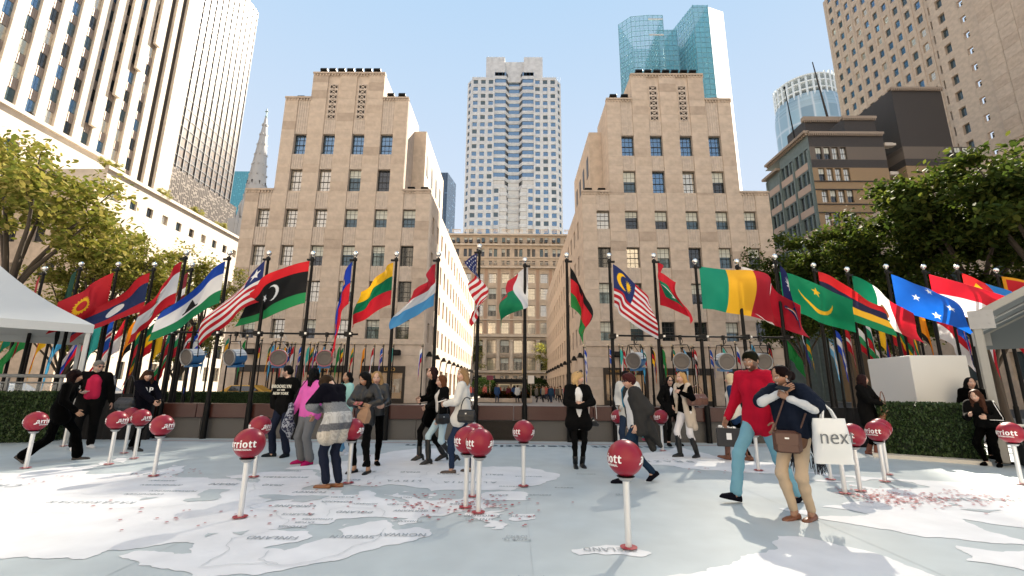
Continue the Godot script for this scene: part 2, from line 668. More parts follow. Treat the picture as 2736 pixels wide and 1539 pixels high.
func office_block(b: Node3D, inn: int, side: int) -> void:
	# inn: +1 when the promenade is towards +x; local origin at the middle of the front, z towards the viewer
	var half := [8.95, 6.25, 3.68]
	var tops := [19.9, 29.95, 32.8]
	var cols := [-7.0, -4.3, -1.47, 1.47, 4.3, 7.0]
	var rows := [[26.0, 2.2, 2], [22.2, 2.5, 2], [18.05, 1.85, 3], [14.4, 2.0, 3], [10.95, 1.95, 3], [7.35, 1.85, 3]]
	var face := Basis()
	var holes := []
	for r in rows.size():
		for c in cols.size():
			if r < 2 and (c == 0 or c == 5):
				continue
			holes.append(Rect2(cols[c] - 0.62 + 8.95, rows[r][0] - rows[r][1], 1.24, rows[r][1]))
			var kind := 4 + rng.randi_range(1, 2)
			if r == 0:
				kind = 0 if c < 5 else 3
			elif side < 0 and c < 3 and rng.randf() < 0.75:
				kind = 3
			elif rng.randf() < 0.4:
				kind = [1, 3, 2, 1][rng.randi_range(0, 3)]
			if side > 0 and r == 1 and c == 2:
				kind = 0
			window_at(b, Vector3(cols[c], rows[r][0] - rows[r][1] / 2, -0.3), face, 1.24, rows[r][1], kind, 3 + int(r < 2) * 0, 4)
	var shops := [[-7.4, -3.7], [-2.1, 2.1], [3.7, 7.4]]
	for s in shops:
		holes.append(Rect2(s[0] + 8.95, 0.0, s[1] - s[0], 3.2))
	for k in [-7.0, 7.0]:
		if side > 0 and absf(k) > 5:
			pass
	if side > 0:
		for k in [-4.3, 4.3]:
			holes.append(Rect2(k * 1.06 - 0.36 + 8.95, 27.55, 0.72, 0.62))
			part("vent", box_mesh(Vector3(0.72, 0.62, 0.05)), mats.slot, b, Transform3D(Basis(), Vector3(k * 1.06, 27.86, -0.28)))
	# backing wall: three stacked storeys of the silhouette
	var g := Geo.new()
	var lower := []
	var upper := []
	for q in holes:
		(lower if q.position.y < 19.0 else upper).append(q)
	holed(g, Vector3(-8.95, 0, 0), Vector3.RIGHT, Vector3.UP, 17.9, 19.9, lower, 0.34)
	var up2 := []
	for q in upper:
		up2.append(Rect2(q.position - Vector2(8.95 - 6.25, 19.5), q.size))
	var gh := []
	for k in [-1.47, 1.47]:
		gh.append(Rect2(k - 0.42 + 3.68, 27.65 - 19.9, 0.84, 4.0))
	var mid := []
	for q in up2:
		mid.append(Rect2(q.position - Vector2(0, 0.4), q.size))
	var both := mid.duplicate()
	for q in gh:
		both.append(Rect2(q.position + Vector2(6.25 - 3.68, 0), Vector2(q.size.x, 2.3)))
	# (window row two starts just under the lower roof line)
	holed(g, Vector3(-6.25, 19.9, 0), Vector3.RIGHT, Vector3.UP, 12.5, 10.05, both, 0.34)
	var g3 := []
	for q in gh:
		g3.append(Rect2(q.position.x, 0.0, q.size.x, 1.7))
	holed(g, Vector3(-3.68, 29.95, 0), Vector3.RIGHT, Vector3.UP, 7.36, 2.85, g3, 0.34)
	# roofs and flanks of the three steps
	for k in 3:
		var h: float = half[k]
		var y0: float = 0.0 if k == 0 else tops[k - 1]
		var back: float = [-50.0, -5.0, -5.0][k]
		g.quad(Vector3(-h, tops[k], 0), Vector3(h, tops[k], 0), Vector3(h, tops[k], back), Vector3(-h, tops[k], back))
		for s in [-1, 1]:
			if k == 0 and s == inn:
				continue
			var a := Vector3(s * h, y0, 0)
			var c := Vector3(s * h, y0, back)
			if s > 0:
				g.quad(a, c, Vector3(c.x, tops[k], c.z), Vector3(a.x, tops[k], 0))
			else:
				g.quad(c, a, Vector3(a.x, tops[k], 0), Vector3(c.x, tops[k], c.z))
	part("wall", g.mesh(), mats.limestone1, b)
	# promenade flank: seven floors of narrow windows
	var fl := Geo.new()
	var fh := []
	var fb := Basis(Vector3(0, 0, -inn), Vector3.UP, Vector3(inn, 0, 0))
	var org := Vector3(inn * 8.95, 0, 0.0 if inn > 0 else -50.0)
	for r in range(2, 6):
		for k in 17:
			var at := 2.2 + k * 2.78
			fh.append(Rect2(at - 0.5, rows[r][0] - rows[r][1], 1.0, rows[r][1]))
			part("window", pane_mesh(1.0, rows[r][1]), mats.slot if rng.randf() < 0.7 else mats.glass_dark, b, Transform3D(fb, Vector3(inn * 8.6, rows[r][0] - rows[r][1] / 2, org.z - inn * at)))
	for k in 12:
		var at := 3.2 + k * 3.9
		fh.append(Rect2(at - 1.1, 0.4, 2.2, 2.75))
		part("shop_window", pane_mesh(2.2, 2.75), mats.glass_dark, b, Transform3D(fb, Vector3(inn * 8.6, 1.775, org.z - inn * at)))
	holed(fl, org, Vector3(0, 0, -inn), Vector3.UP, 50.0, 19.9, fh, 0.35)
	part("flank_wall", fl.mesh(), mats.limestone1, b)
	# taller rear wing along the promenade with its pilasters
	var w := Geo.new()
	var x1 := inn * 7.55
	w.box(Vector3(x1 - inn * 5.0, 24.1, -9.2), Vector3(10.0, 8.4, 12.0))
	part("rear_wing", w.mesh(), mats.limestone3, b)
	for r in 2:
		for k in 4:
			part("window", box_mesh(Vector3(0.1, 2.3, 1.0)), mats.slot, b, Transform3D(Basis(), Vector3(x1 - inn * 0.01, [26.0, 22.2][r] - 1.2, -4.6 - k * 2.75)))
	# stone courses: a slab of its own for every block of the front piers
	var tones := [0, 1, 3, 0, 2, 1, 3]
	var course := 0.935
	var y := 5.62
	var n := 0
	while y < 32.6:
		var tall: float = minf(course, 32.78 - y)
		var lim: float = 8.95 if y + tall <= 19.95 else (6.25 if y + tall <= 30.0 else 3.68)
		if y < 19.9 and y + tall > 19.9:
			tall = 19.9 - y
			lim = 8.95
		elif y < 29.95 and y + tall > 29.95:
			tall = 29.95 - y
			lim = 6.25
		var edges := []
		var prev := -lim
		for c in cols:
			if absf(c) < lim:
				edges.append([prev, c - 0.62])
				prev = c + 0.62
		edges.append([prev, lim])
		for e in edges:
			var wid: float = e[1] - e[0]
			if wid < 0.1:
				continue
			var m := "limestone%d" % tones[rng.randi_range(0, 6)]
			if rng.randf() < 0.06:
				m = "limestone4"
			part("stone_block", box_mesh(Vector3(wid - 0.009, tall - 0.009, 0.12)), mats[m], b, Transform3D(Basis(), Vector3((e[0] + e[1]) / 2, y + tall / 2, 0.06)))
			n += 1
		y += tall
	# fluted spandrels between the windows of a column
	for c in cols.size():
		var edge := 8.95 if c in [0, 5] else 0.0
		var list := []
		for r in rows.size() - 1:
			if r < 2 and c in [0, 5]:
				continue
			if r == 1 or r > 1 or c not in [0, 5]:
				list.append([rows[r + 1][0], rows[r][0] - rows[r][1]])
		list.append([rows[2][0] if c in [0, 5] else rows[0][0], 19.9 if c in [0, 5] else (27.6 if c in [2, 3] else 29.95)])
		for q in list:
			if q[1] - q[0] < 0.2:
				continue
			var key := "flute%.2f" % (q[1] - q[0])
			if not meshes.has(key):
				var fg := Geo.new()
				fg.box(Vector3(0, 0, 0.012), Vector3(1.24, q[1] - q[0], 0.024))
				for k in 5:
					fg.box(Vector3(-0.46 + k * 0.23, 0, 0.045), Vector3(0.1, q[1] - q[0] - 0.02, 0.045))
				meshes[key] = fg.mesh()
			part("spandrel", meshes[key], mats.flute, b, Transform3D(Basis(), Vector3(cols[c], (q[0] + q[1]) / 2, 0)))
	# pierced stone grilles in the crown
	var gg := Geo.new()
	for k in 7:
		var yy := -1.72 + k * 0.57
		for e in [-1, 1]:
			gg.box(Vector3(0, yy + e * 0.25, 0), Vector3(0.84, 0.07, 0.12))
			gg.box(Vector3(e * 0.385, yy, 0), Vector3(0.07, 0.43, 0.12))
			gg.t = Transform3D(Basis(Vector3.BACK, e * 0.66), Vector3(0, yy, 0))
			gg.box(Vector3(), Vector3(0.78, 0.06, 0.1))
			gg.t = Transform3D()
		gg.box(Vector3(0, yy, 0.01), Vector3(0.14, 0.14, 0.12))
	for k in [-1.47, 1.47]:
		part("stone_grille", gg.mesh(), mats.flute, b, Transform3D(Basis(), Vector3(k, 29.65, 0.0)))
		part("grille_recess", pane_mesh(0.9, 4.1), mats.slot, b, Transform3D(Basis(), Vector3(k, 29.65, -0.33)))
	# copings with a small dentil course
	for k in 3:
		var cg := Geo.new()
		var spans := [[-half[k], half[k]]] if k == 2 else [[-half[k], -half[k + 1]], [half[k + 1], half[k]]]
		for s in spans:
			cg.box(Vector3((s[0] + s[1]) / 2, tops[k] + 0.09, -0.06), Vector3(s[1] - s[0] + 0.06, 0.18, 0.56))
			var x: float = s[0] + 0.15
			while x < s[1]:
				cg.box(Vector3(x, tops[k] - 0.14, 0.15), Vector3(0.12, 0.22, 0.08))
				x += 0.3
		part("coping", cg.mesh(), mats.limestone2, b)
	var sc := Geo.new()
	sc.box(Vector3(0, 5.35, 0.09), Vector3(18.02, 0.5, 0.18))
	part("string_course", sc.mesh(), mats.limestone3, b)
	# smooth ground floor blocks between the shops
	var yb := 0.0
	for k in 6:
		var hh: float = [0.8, 0.8, 0.8, 0.8, 0.95, 0.93][k]
		var sp := [[-8.95, -7.5], [-3.6, -2.2], [2.2, 3.6], [7.5, 8.95]] if k < 4 else [[-8.95, -6.2], [-6.2, -3.2], [-3.2, 0.0], [0.0, 3.2], [3.2, 6.2], [6.2, 8.95]]
		for s in sp:
			part("stone_block", box_mesh(Vector3(s[1] - s[0] - 0.016, hh - 0.016, 0.1)), mats["limestone%d" % tones[rng.randi_range(0, 6)]], b, Transform3D(Basis(), Vector3((s[0] + s[1]) / 2, yb + hh / 2, 0.05)))
		yb += hh
	# shop fronts: black frame and fascia, glass, a lit room behind
	for q in 3:
		var s: Array = shops[q]
		var wd: float = s[1] - s[0]
		var m: float = (s[0] + s[1]) / 2
		var fg := Geo.new()
		fg.box(Vector3(m, 2.9, 0.08), Vector3(wd + 0.24, 0.6, 0.24))
		for e in [-1, 1]:
			fg.box(Vector3(m + e * wd / 2, 1.3, 0.06), Vector3(0.24, 2.6, 0.2))
			fg.box(Vector3(m + e * wd / 5, 1.35, -0.05), Vector3(0.07, 2.5, 0.07))
		fg.box(Vector3(m, 0.2, 0.02), Vector3(wd - 0.2, 0.4, 0.12))
		var fr := part("shop_front", fg.mesh(), mats.bronze, b)
		var pm := mat("shop_pane", Color(0.9, 0.95, 0.95), 0.02)
		pm.transparency = BaseMaterial3D.TRANSPARENCY_ALPHA
		pm.albedo_color.a = 0.12
		part("pane", pane_mesh(wd - 0.2, 2.3), pm, fr, Transform3D(Basis(), Vector3(m, 1.5, -0.07)))
		var rg := Geo.new()
		rg.quad(Vector3(m - wd / 2, 0, -2.6), Vector3(m + wd / 2, 0, -2.6), Vector3(m + wd / 2, 3.2, -2.6), Vector3(m - wd / 2, 3.2, -2.6))
		rg.quad(Vector3(m - wd / 2, 0, -0.35), Vector3(m - wd / 2, 0, -2.6), Vector3(m - wd / 2, 3.2, -2.6), Vector3(m - wd / 2, 3.2, -0.35))
		rg.quad(Vector3(m + wd / 2, 0, -2.6), Vector3(m + wd / 2, 0, -0.35), Vector3(m + wd / 2, 3.2, -0.35), Vector3(m + wd / 2, 3.2, -2.6))
		rg.quad(Vector3(m - wd / 2, 3.2, -2.6), Vector3(m + wd / 2, 3.2, -2.6), Vector3(m + wd / 2, 3.2, -0.35), Vector3(m - wd / 2, 3.2, -0.35))
		part("shop_room", rg.mesh(), mats.shop_light, b)
		var dg := Geo.new()
		for k in 7:
			dg.box(Vector3(m + rng.randf_range(-wd / 2 + 0.4, wd / 2 - 0.4), rng.randf_range(0.3, 1.9), rng.randf_range(-2.3, -0.9)), Vector3(rng.randf_range(0.15, 0.6), rng.randf_range(0.3, 1.1), 0.3))
		part("shop_display", dg.mesh(), mat("shop_goods%d" % (q % 3), [Color(0.35, 0.22, 0.1), Color(0.06, 0.05, 0.05), Color(0.5, 0.44, 0.35)][q % 3], 0.7), b)
		var lettering := ""
		if side < 0 and q == 2:
			lettering = "LEGO"
		elif side > 0 and q == 0:
			lettering = "THE METROPOLITAN"
		elif side < 0 and q == 1:
			lettering = "LEGO"
		if lettering != "":
			part("shop_lettering", word(lettering, 0.28 if side < 0 else 0.2, 0.02, side < 0), mat("sign_gold", Color(0.5, 0.3, 0.08), 0.4, 0.6), b, Transform3D(Basis(), Vector3(m + (0.6 if side < 0 else -0.2), 2.9, 0.215)))
	# lamps and floodlights
	for k in [-6.3, -1.6 + 1.6 * side, 6.6]:
		var lg := Geo.new()
		lg.boxr(Vector3(), Vector3(1.05, 0.5, 0.5), 0.08)
		lg.box(Vector3(0, 0, -0.3), Vector3(0.2, 0.2, 0.3))
		part("wall_floodlight", lg.mesh(), mats.black_paint, b, Transform3D(Basis(), Vector3(k, 4.35, 0.6)))
	for k in 11:
		var lg := Geo.new()
		lg.loft([lrect(0.1, 0.1, 0.16), lrect(0.3, 0.3, -0.3)], true, true)
		part("wall_lamp", lg.mesh(), mats.black_paint, b, Transform3D(Basis(), Vector3(inn * 9.22, 4.5, -2.0 - k * 4.4)))
	for k in 7:
		roof_flood(b, Vector3(-2.75 + k * 0.92, 33.25, -0.15))
	for k in 2:
		roof_flood(b, Vector3(inn * (4.35 + k * 1.15), 30.4, -0.2))
		roof_flood(b, Vector3(inn * (7.0 + k * 1.3), 20.3, -0.3), 0.3)
	roof_flood(b, Vector3(-inn * 5.0, 30.5, -0.6), 0.25)


func lrect(x: float, z: float, y: float) -> PackedVector3Array:  # a level rectangle for loft
	return PackedVector3Array([Vector3(x, y, z), Vector3(x, y, -z), Vector3(-x, y, -z), Vector3(-x, y, z)])


func roof_flood(b: Node3D, p: Vector3, low := 1.0) -> void:
	if not meshes.has("roof_flood"):
		var g := Geo.new()
		g.t = Transform3D(Basis(Vector3.RIGHT, -0.5) , Vector3(0, 0.12, 0))
		g.boxr(Vector3(), Vector3(0.72, 0.26, 0.5), 0.05)
		g.t = Transform3D()
		for s in [-1, 1]:
			g.box(Vector3(s * 0.38, -0.1, 0), Vector3(0.04, 0.4, 0.08))
		g.box(Vector3(0, -0.28, 0), Vector3(0.8, 0.05, 0.3))
		meshes.roof_flood = g.mesh()
	part("roof_floodlight", meshes.roof_flood, mats.black_paint, b, Transform3D(Basis().scaled(Vector3(1, maxf(low, 0.5), 1)), p))


func grid_tower(b: Node3D, o: Vector3, r: Vector3, w: float, h: float, cols: int, rows: int, ww: float, wh: float, wall: Material, pick: Array, depth := 0.25, sill := 0.5, called := "wall") -> void:
	# a face along r, outward r x up, with a grid of window openings, every window a part
	var g := Geo.new()
	var holes := []
	var fb := Basis(r, Vector3.UP, r.cross(Vector3.UP))
	for j in rows:
		for i in cols:
			var x := w * (i + 0.5) / cols
			var y := h * (j + sill) / rows
			holes.append(Rect2(x - ww / 2, y - wh / 2, ww, wh))
			var m: String = pick[rng.randi_range(0, pick.size() - 1)]
			part("window", far_window(ww, wh), mats[m], b, Transform3D(fb * Basis(Vector3.UP, rng.randf_range(-0.01, 0.01)), o + r * x + Vector3.UP * y - fb.z * (depth - 0.02)))
	holed(g, o, r, Vector3.UP, w, h, holes, depth)
	part(called, g.mesh(), wall, b)


func far_window(w: float, h: float) -> ArrayMesh:  # a pane with its meeting rail and a mullion standing proud
	var key := "fw%.2f_%.2f" % [w, h]
	if not meshes.has(key):
		var g := Geo.new()
		g.quad(Vector3(-w / 2, -h / 2, 0), Vector3(w / 2, -h / 2, 0), Vector3(w / 2, h / 2, 0), Vector3(-w / 2, h / 2, 0))
		g.box(Vector3(0, 0, 0.02), Vector3(w, 0.07, 0.05))
		g.box(Vector3(0, 0, 0.02), Vector3(0.06, h, 0.04))
		meshes[key] = g.mesh()
	return meshes[key]


func curtain(key: String, glass: Color, bar: Color, rough: float, metal: float, seed_: int, odd: Array, cells := 16) -> StandardMaterial3D:
	# far curtain wall: panes too small to pick apart, with bars between them
	var px := 8
	var im := Image.create(cells * px, cells * px * 2, false, Image.FORMAT_RGB8)
	var r := RandomNumberGenerator.new()
	r.seed = seed_
	var hm := Image.create(cells * px, cells * px * 2, false, Image.FORMAT_RGB8)
	hm.fill(Color(0.3, 0.3, 0.3))
	var band := 0.0
	for y in cells * 2:
		if r.randf() < 0.25:
			band = r.randf()
		for x in cells:
			var c := glass * r.randf_range(0.85, 1.1)
			if r.randf() < float(odd[0]) + (0.25 if band > 0.82 and odd.size() > 2 else 0.0):
				c = odd[1]
			c.a = 1
			im.fill_rect(Rect2i(x * px, y * px, px, px), S(c))
			im.fill_rect(Rect2i(x * px, y * px, 1, px), S(bar))
			im.fill_rect(Rect2i(x * px, y * px, px, 1), S(bar))
			hm.fill_rect(Rect2i(x * px, y * px, 1, px), Color.WHITE)
	var m := mat(key, Color.WHITE, rough, metal)
	m.albedo_color = Color.WHITE
	m.albedo_texture = ImageTexture.create_from_image(im)
	return m


func far_buildings() -> void:
	# department store across the avenue, the grey tower over it
	var b := thing("department_store", "beige classical stone department store closing the end of the promenade", "store building", V(-2.75, 0, 130))
	var bays := range(-9, 9)
	var g := Geo.new()
	var rows := [[42.0, 39.6, 2, 1.0], [34.4, 31.6, 1, 2.2], [30.0, 26.7, 1, 2.2], [25.0, 21.7, 1, 2.2], [19.9, 16.7, 1, 2.2], [14.8, 11.2, 1, 2.5], [9.8, 6.4, 1, 2.3], [4.9, 4.1, 2, 1.0], [45.6, 44.2, 2, 0.95], [38.3, 37.0, 2, 0.95]]
	var holes := []
	for q in rows:
		for k in bays:
			for e in (([-1, 1] if q[2] == 2 else [0]) as Array):
				var x: float = k * 3.78 + e * 0.72
				holes.append(Rect2(x - q[3] / 2 + 40, q[1], q[3], q[0] - q[1]))
				if absi(k) > 5:
					part("window", pane_mesh(q[3], q[0] - q[1]), mats.glass_dark, b, Transform3D(Basis(), Vector3(x, (q[0] + q[1]) / 2, -0.4)))
				else:
					window_at(b, Vector3(x, (q[0] + q[1]) / 2, -0.4), Basis(), q[3], q[0] - q[1], ([1, 5, 2, 5] if q[0] > 35.0 or q[0] < 6.0 else [3, 3, 5, 3])[rng.randi_range(0, 3)], 3 if q[2] == 1 else 2, 4)
	for k in bays:
		holes.append(Rect2(k * 3.78 - 1.55 + 40, 0.0, 3.1, 2.5))
		part("shop_window", pane_mesh(3.1, 2.5), mats.blind if absi(k) < 5 else mats.glass_dark, b, Transform3D(Basis(), Vector3(k * 3.78, 1.25, -0.6)))
	holed(g, Vector3(-40, 0, 0), Vector3.RIGHT, Vector3.UP, 74, 43, holes.filter(func(q): return q.end.y < 43), 0.45)
	holed(g, Vector3(-39, 43, -2.0), Vector3.RIGHT, Vector3.UP, 72, 4.2, holes.filter(func(q): return q.position.y > 43).map(func(q): return Rect2(q.position - Vector2(1, 43), q.size)), 0.45)
	g.quad(Vector3(-40, 43, 0), Vector3(34, 43, 0), Vector3(34, 43, -30), Vector3(-40, 43, -30))
	g.quad(Vector3(34, 0, 0), Vector3(34, 0, -30), Vector3(34, 43, -30), Vector3(34, 43, 0))
	g.quad(Vector3(-39, 47.2, -2), Vector3(33, 47.2, -2), Vector3(33, 47.2, -30), Vector3(-39, 47.2, -30))
	part("wall", g.mesh(), mats.saks_stone, b)
	for c in [[43.2, 0.5, 0.7], [36.2, 0.5, 0.9], [20.7, 0.3, 0.3], [16.0, 0.6, 0.8], [15.2, 0.3, 0.25], [5.9, 0.5, 0.6], [10.6, 0.25, 0.2], [39.2, 0.2, 0.25]]:
		part("cornice", box_mesh(Vector3(74, c[1], c[2])), mats.saks_trim, b, Transform3D(Basis(), Vector3(-3, c[0], c[2] / 2 + 0.002)))
	part("attic_cornice", box_mesh(Vector3(72.6, 0.5, 0.7)), mats.saks_trim, b, Transform3D(Basis(), Vector3(-3, 47.0, -1.64)))
	for k in range(-9, 9):
		if absi(k) < 6:
			var pg := Geo.new()
			pg.boxr(Vector3(0, 10.6, 0.25), Vector3(0.95, 8.6, 0.5), 0.12)
			pg.box(Vector3(0, 6.5, 0.3), Vector3(1.25, 0.5, 0.66))
			pg.box(Vector3(0, 14.75, 0.3), Vector3(1.2, 0.4, 0.62))
			part("pilaster", pg.mesh(), mats.saks_trim, b, Transform3D(Basis(), Vector3((k + 0.5) * 3.78, 0, 0)))
			part("brick_panel", box_mesh(Vector3(0.9, 19.0, 0.08)), mat("saks_brick", Color(0.45, 0.3, 0.21), 0.9), b, Transform3D(Basis(), Vector3((k + 0.5) * 3.78, 26.2, 0.045)))
	for k in bays:
		if absi(k) < 6:
			var bg := Geo.new()
			for e in 7:
				bg.box(Vector3(-1.2 + e * 0.4, 0, 0), Vector3(0.16, 0.8, 0.16))
			bg.box(Vector3(0, 0.45, 0), Vector3(2.6, 0.12, 0.24))
			for yy in [10.0, 36.9, 47.75]:
				part("balustrade", bg.mesh(), mats.saks_trim, b, Transform3D(Basis(), Vector3(k * 3.78, yy + 0.45, 0.3 if yy < 40 else -1.7)))
	var cg := Geo.new()
	cg.box(Vector3(0, 3.55, 1.4), Vector3(72, 0.75, 2.8))
	cg.box(Vector3(0, 3.1, 2.72), Vector3(72, 0.3, 0.1))
	for k in 50:
		cg.box(Vector3(-37 + k * 1.5, 4.05, 2.7), Vector3(0.18, 0.25, 0.1))
	part("canopy", cg.mesh(), mats.black_paint, b)
	for k in range(-9, 8):
		part("pier", box_mesh(Vector3(0.55, 2.7, 0.3)), mats.saks_trim, b, Transform3D(Basis(), Vector3((k + 0.5) * 3.78, 1.35, 0.152)))

	b = thing("grey_office_tower", "pale grey concrete office tower with a notched glass centre above the store", "office tower", V(-1.3, 0, 258))
	b.scale = Vector3.ONE * 1.564
	var pick := ["glass_sky", "glass_sky", "glass_sky", "glass_mid"]
	for s in [-1, 1]:
		# broad faces of the two shafts, then their chamfers
		var x0 := -17.4 if s < 0 else 8.0
		grid_tower(b, Vector3(x0, 61.2 - 16.3, 0), Vector3.RIGHT, 9.4, 81.2, 3, 25, 1.85, 1.9, mats.concrete_tower, pick, 0.35, 0.48)
		var a := Vector3(-19.4, 44.9, -2.6) if s < 0 else Vector3(17.4, 44.9, 0)
		var e := Vector3(-17.4, 44.9, 0) if s < 0 else Vector3(19.4, 44.9, -2.6)
		var dir := (e - a).normalized()
		grid_tower(b, a, dir, a.distance_to(e), 80.6, 1, 25, 1.6, 1.9, mats.concrete_tower, pick, 0.35, 0.48)
		var sg := Geo.new()
		sg.box(Vector3(s * 12.7, 85, -16), Vector3(9.4, 82.0, 31.0))
		sg.box(Vector3(s * 18.2, 85, -18.1), Vector3(2.3, 80.6, 31.0))
		part("shaft", sg.mesh(), mats.concrete_tower, b)
		# lower inner corner block with its own column of windows
		grid_tower(b, Vector3(-8.0 if s < 0 else 5.4, 44.9, -0.5), Vector3.RIGHT, 2.6, 33.2, 1, 10, 1.75, 1.9, mats.concrete_tower, pick, 0.3, 0.48)
		part("corner_block", box_mesh(Vector3(2.58, 33.2, 3.0)), mats.concrete_tower, b, Transform3D(Basis(), Vector3(s * 6.7, 61.5, -2.42)))
	var plan := [Vector2(-8, -0.8), Vector2(-3.4, -0.8), Vector2(-2.1, -3.2), Vector2(2.1, -3.2), Vector2(3.4, -0.8), Vector2(8, -0.8)]
	for j in range(0, 26):
		var y := 45.2 + j * 3.25
		var low := j < 10
		var ww := 5.4 if low else 8.0
		var sg := Geo.new()
		var pl := [Vector2(-ww, -0.8), Vector2(-3.4 * (0.75 if low else 1.0), -0.8), Vector2(-2.1, -3.2), Vector2(2.1, -3.2), Vector2(3.4 * (0.75 if low else 1.0), -0.8), Vector2(ww, -0.8), Vector2(ww, -6.0), Vector2(-ww, -6.0)]
		pl.reverse()
		sg.prism(pl, y, y + 1.45)
		part("spandrel", sg.mesh(), mats.concrete_tower, b)
		for k in 5:
			var p0: Vector2 = pl[7 - k]
			var p1: Vector2 = pl[6 - k]
			var d := Vector3(p1.x - p0.x, 0, p1.y - p0.y)
			var rg := Geo.new()
			var fo := d.normalized().cross(Vector3.UP) * -0.2
			var o := Vector3(p0.x, y + 1.45, p0.y) + fo
			rg.quad(o, o + d, o + d + Vector3.UP * 1.8, o + Vector3.UP * 1.8)
			var nb := maxi(1, int(d.length() / 1.2))
			for q in nb + 1:
				rg.box(o + d * (float(q) / nb) + Vector3(0, 0.9, 0) - fo * 0.3, Vector3(0.09, 1.8, 0.09))
			part("ribbon_window", rg.mesh(), mats[["glass_sky", "glass_dark", "glass_sky", "glass_dark", "glass_sky"][k]] if j > 10 or k % 2 == 1 else mats.glass_cream, b)
	var cg2 := Geo.new()
	for s in [-1, 1]:
		cg2.box(Vector3(s * 7.9, 131.7, -6), Vector3(7.8, 10.6, 10.0))
		for k in 5:
			cg2.box(Vector3(s * (5.0 + k * 1.5), 137.3, -1.4), Vector3(0.12, 0.7, 0.12))
	cg2.box(Vector3(0, 131.0, -7.5), Vector3(8.0, 9.6, 10.0))
	part("crown", cg2.mesh(), mats.concrete_tower, b)
	var pg2 := Geo.new()
	for s in [-1, 1]:
		pg2.box(Vector3(s * 12.6, 126.3, -0.2), Vector3(9.6, 0.5, 0.5))
		for k in 9:
			pg2.box(Vector3(s * (8.4 + k * 1.05), 126.9, -0.2), Vector3(0.1, 0.8, 0.1))
		for k in 2:
			pg2.tube([Vector3(s * 18 + k, 125.5, -3), Vector3(s * 18.4 + k, 129, -3)], [0.08, 0.04], 5)
	part("parapet", pg2.mesh(), mats.concrete_tower, b)

	# glass tower whose edge meets the sun: solid floors below, hollow glass screens as its crown
	var teal := curtain("teal_glass", Color(0.1, 0.36, 0.46), Color(0.35, 0.58, 0.64), 0.12, 0.5, 4, [0.02, Color(0.5, 0.62, 0.55), 1])
	var screen := mat("screen_glass", Color(0.1, 0.36, 0.46), 0.05, 0.0, 0.5)
	screen.transparency = BaseMaterial3D.TRANSPARENCY_ALPHA
	screen.albedo_color.a = 0.72
	var thin: StandardMaterial3D = screen.duplicate()
	thin.albedo_color.a = 0.45
	b = thing("blue_glass_tower", "faceted blue-green glass tower whose edge meets the sun", "office tower", V(0, 0, 126))
	var f := Geo.new()
	var slabs := [
		["front_slab", [Vector2(33.94, -3.36), Vector2(42.00, -14.28), Vector2(47.25, -14.28), Vector2(47.25, 0.63), Vector2(42.46, 0.63), Vector2(37.17, 0.00)], 120.0],
		["recessed_slab", [Vector2(47.25, -18.90), Vector2(53.24, -18.90), Vector2(53.24, -3.78), Vector2(47.25, -3.78)], 118.6],
		["tall_slab", [Vector2(53.24, -16.38), Vector2(61.42, -18.90), Vector2(62.50, 0.00), Vector2(57.64, 0.00)], 124.7],
	]
	for q in slabs:
		f = Geo.new()
		f.prism(q[1], 0, 82, 0.05)
		part(q[0], f.mesh(), teal, b)
		f = Geo.new()
		f.prism(q[1], 82.1, q[2], 0.05, false)
		part("crown_screen", f.mesh(), thin if q[0] == "front_slab" else screen, b)
		f = Geo.new()
		var n: int = q[1].size()
		for k in n:
			var p0: Vector2 = q[1][k]
			var p1: Vector2 = q[1][(k + 1) % n]
			var d := Vector3(p1.x - p0.x, 0, p1.y - p0.y)
			var fr := Basis(d.normalized(), Vector3.UP, d.normalized().cross(Vector3.UP))
			f.t = Transform3D(fr, Vector3(p0.x, 0, p0.y))
			var m := int(d.length() / 1.3)
			for e in m + 1:
				f.box(Vector3(d.length() * e / m, (82 + q[2]) / 2, -0.08), Vector3(0.09, q[2] - 82, 0.12))
			for e in int((q[2] - 82) / 1.9) + 1:
				f.box(Vector3(d.length() / 2, 82 + e * 1.9, -0.08), Vector3(d.length(), 0.12, 0.1))
		part("screen_bars", f.mesh(), mat("screen_bar", Color(0.2, 0.4, 0.46), 0.4, 0.3), b)
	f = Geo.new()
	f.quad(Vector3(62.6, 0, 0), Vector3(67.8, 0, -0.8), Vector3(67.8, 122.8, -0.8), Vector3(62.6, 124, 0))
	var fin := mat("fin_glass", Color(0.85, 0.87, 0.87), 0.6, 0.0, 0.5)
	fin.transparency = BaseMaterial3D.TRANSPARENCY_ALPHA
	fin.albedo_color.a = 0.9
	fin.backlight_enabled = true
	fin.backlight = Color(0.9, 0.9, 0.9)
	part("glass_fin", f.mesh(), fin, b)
	for y in [118.5, 112.6, 98.0, 88.0]:
		part("lit_floor_band", box_mesh(Vector3(4.7, 0.6, 0.1)), mats.glass_cream, b, Transform3D(Basis(), Vector3(44.9, y, 0.72)))

	b = thing("teal_glass_block", "distant flat topped teal glass block beside the spire", "office tower", V(-197.5, 0, 300))
	f = Geo.new()
	f.prism([Vector2(-14, -20), Vector2(8, -20), Vector2(8, 0), Vector2(-14, 0)], 0, 152, 0.05)
	part("glass_front", f.mesh(), curtain("teal2", Color(0.06, 0.28, 0.36), Color(0.16, 0.4, 0.47), 0.2, 0.4, 8, [0.04, Color(0.12, 0.42, 0.48)]), b)
	b = thing("dark_blue_tower", "narrow dark blue glass tower peeping past the sunlit flank", "office tower", V(-20, 0, 140))
	f = Geo.new()
	f.prism([Vector2(-14, -9), Vector2(-1.0, -9), Vector2(-2.6, 0), Vector2(-14, 0)], 0, 71.6, 0.06)
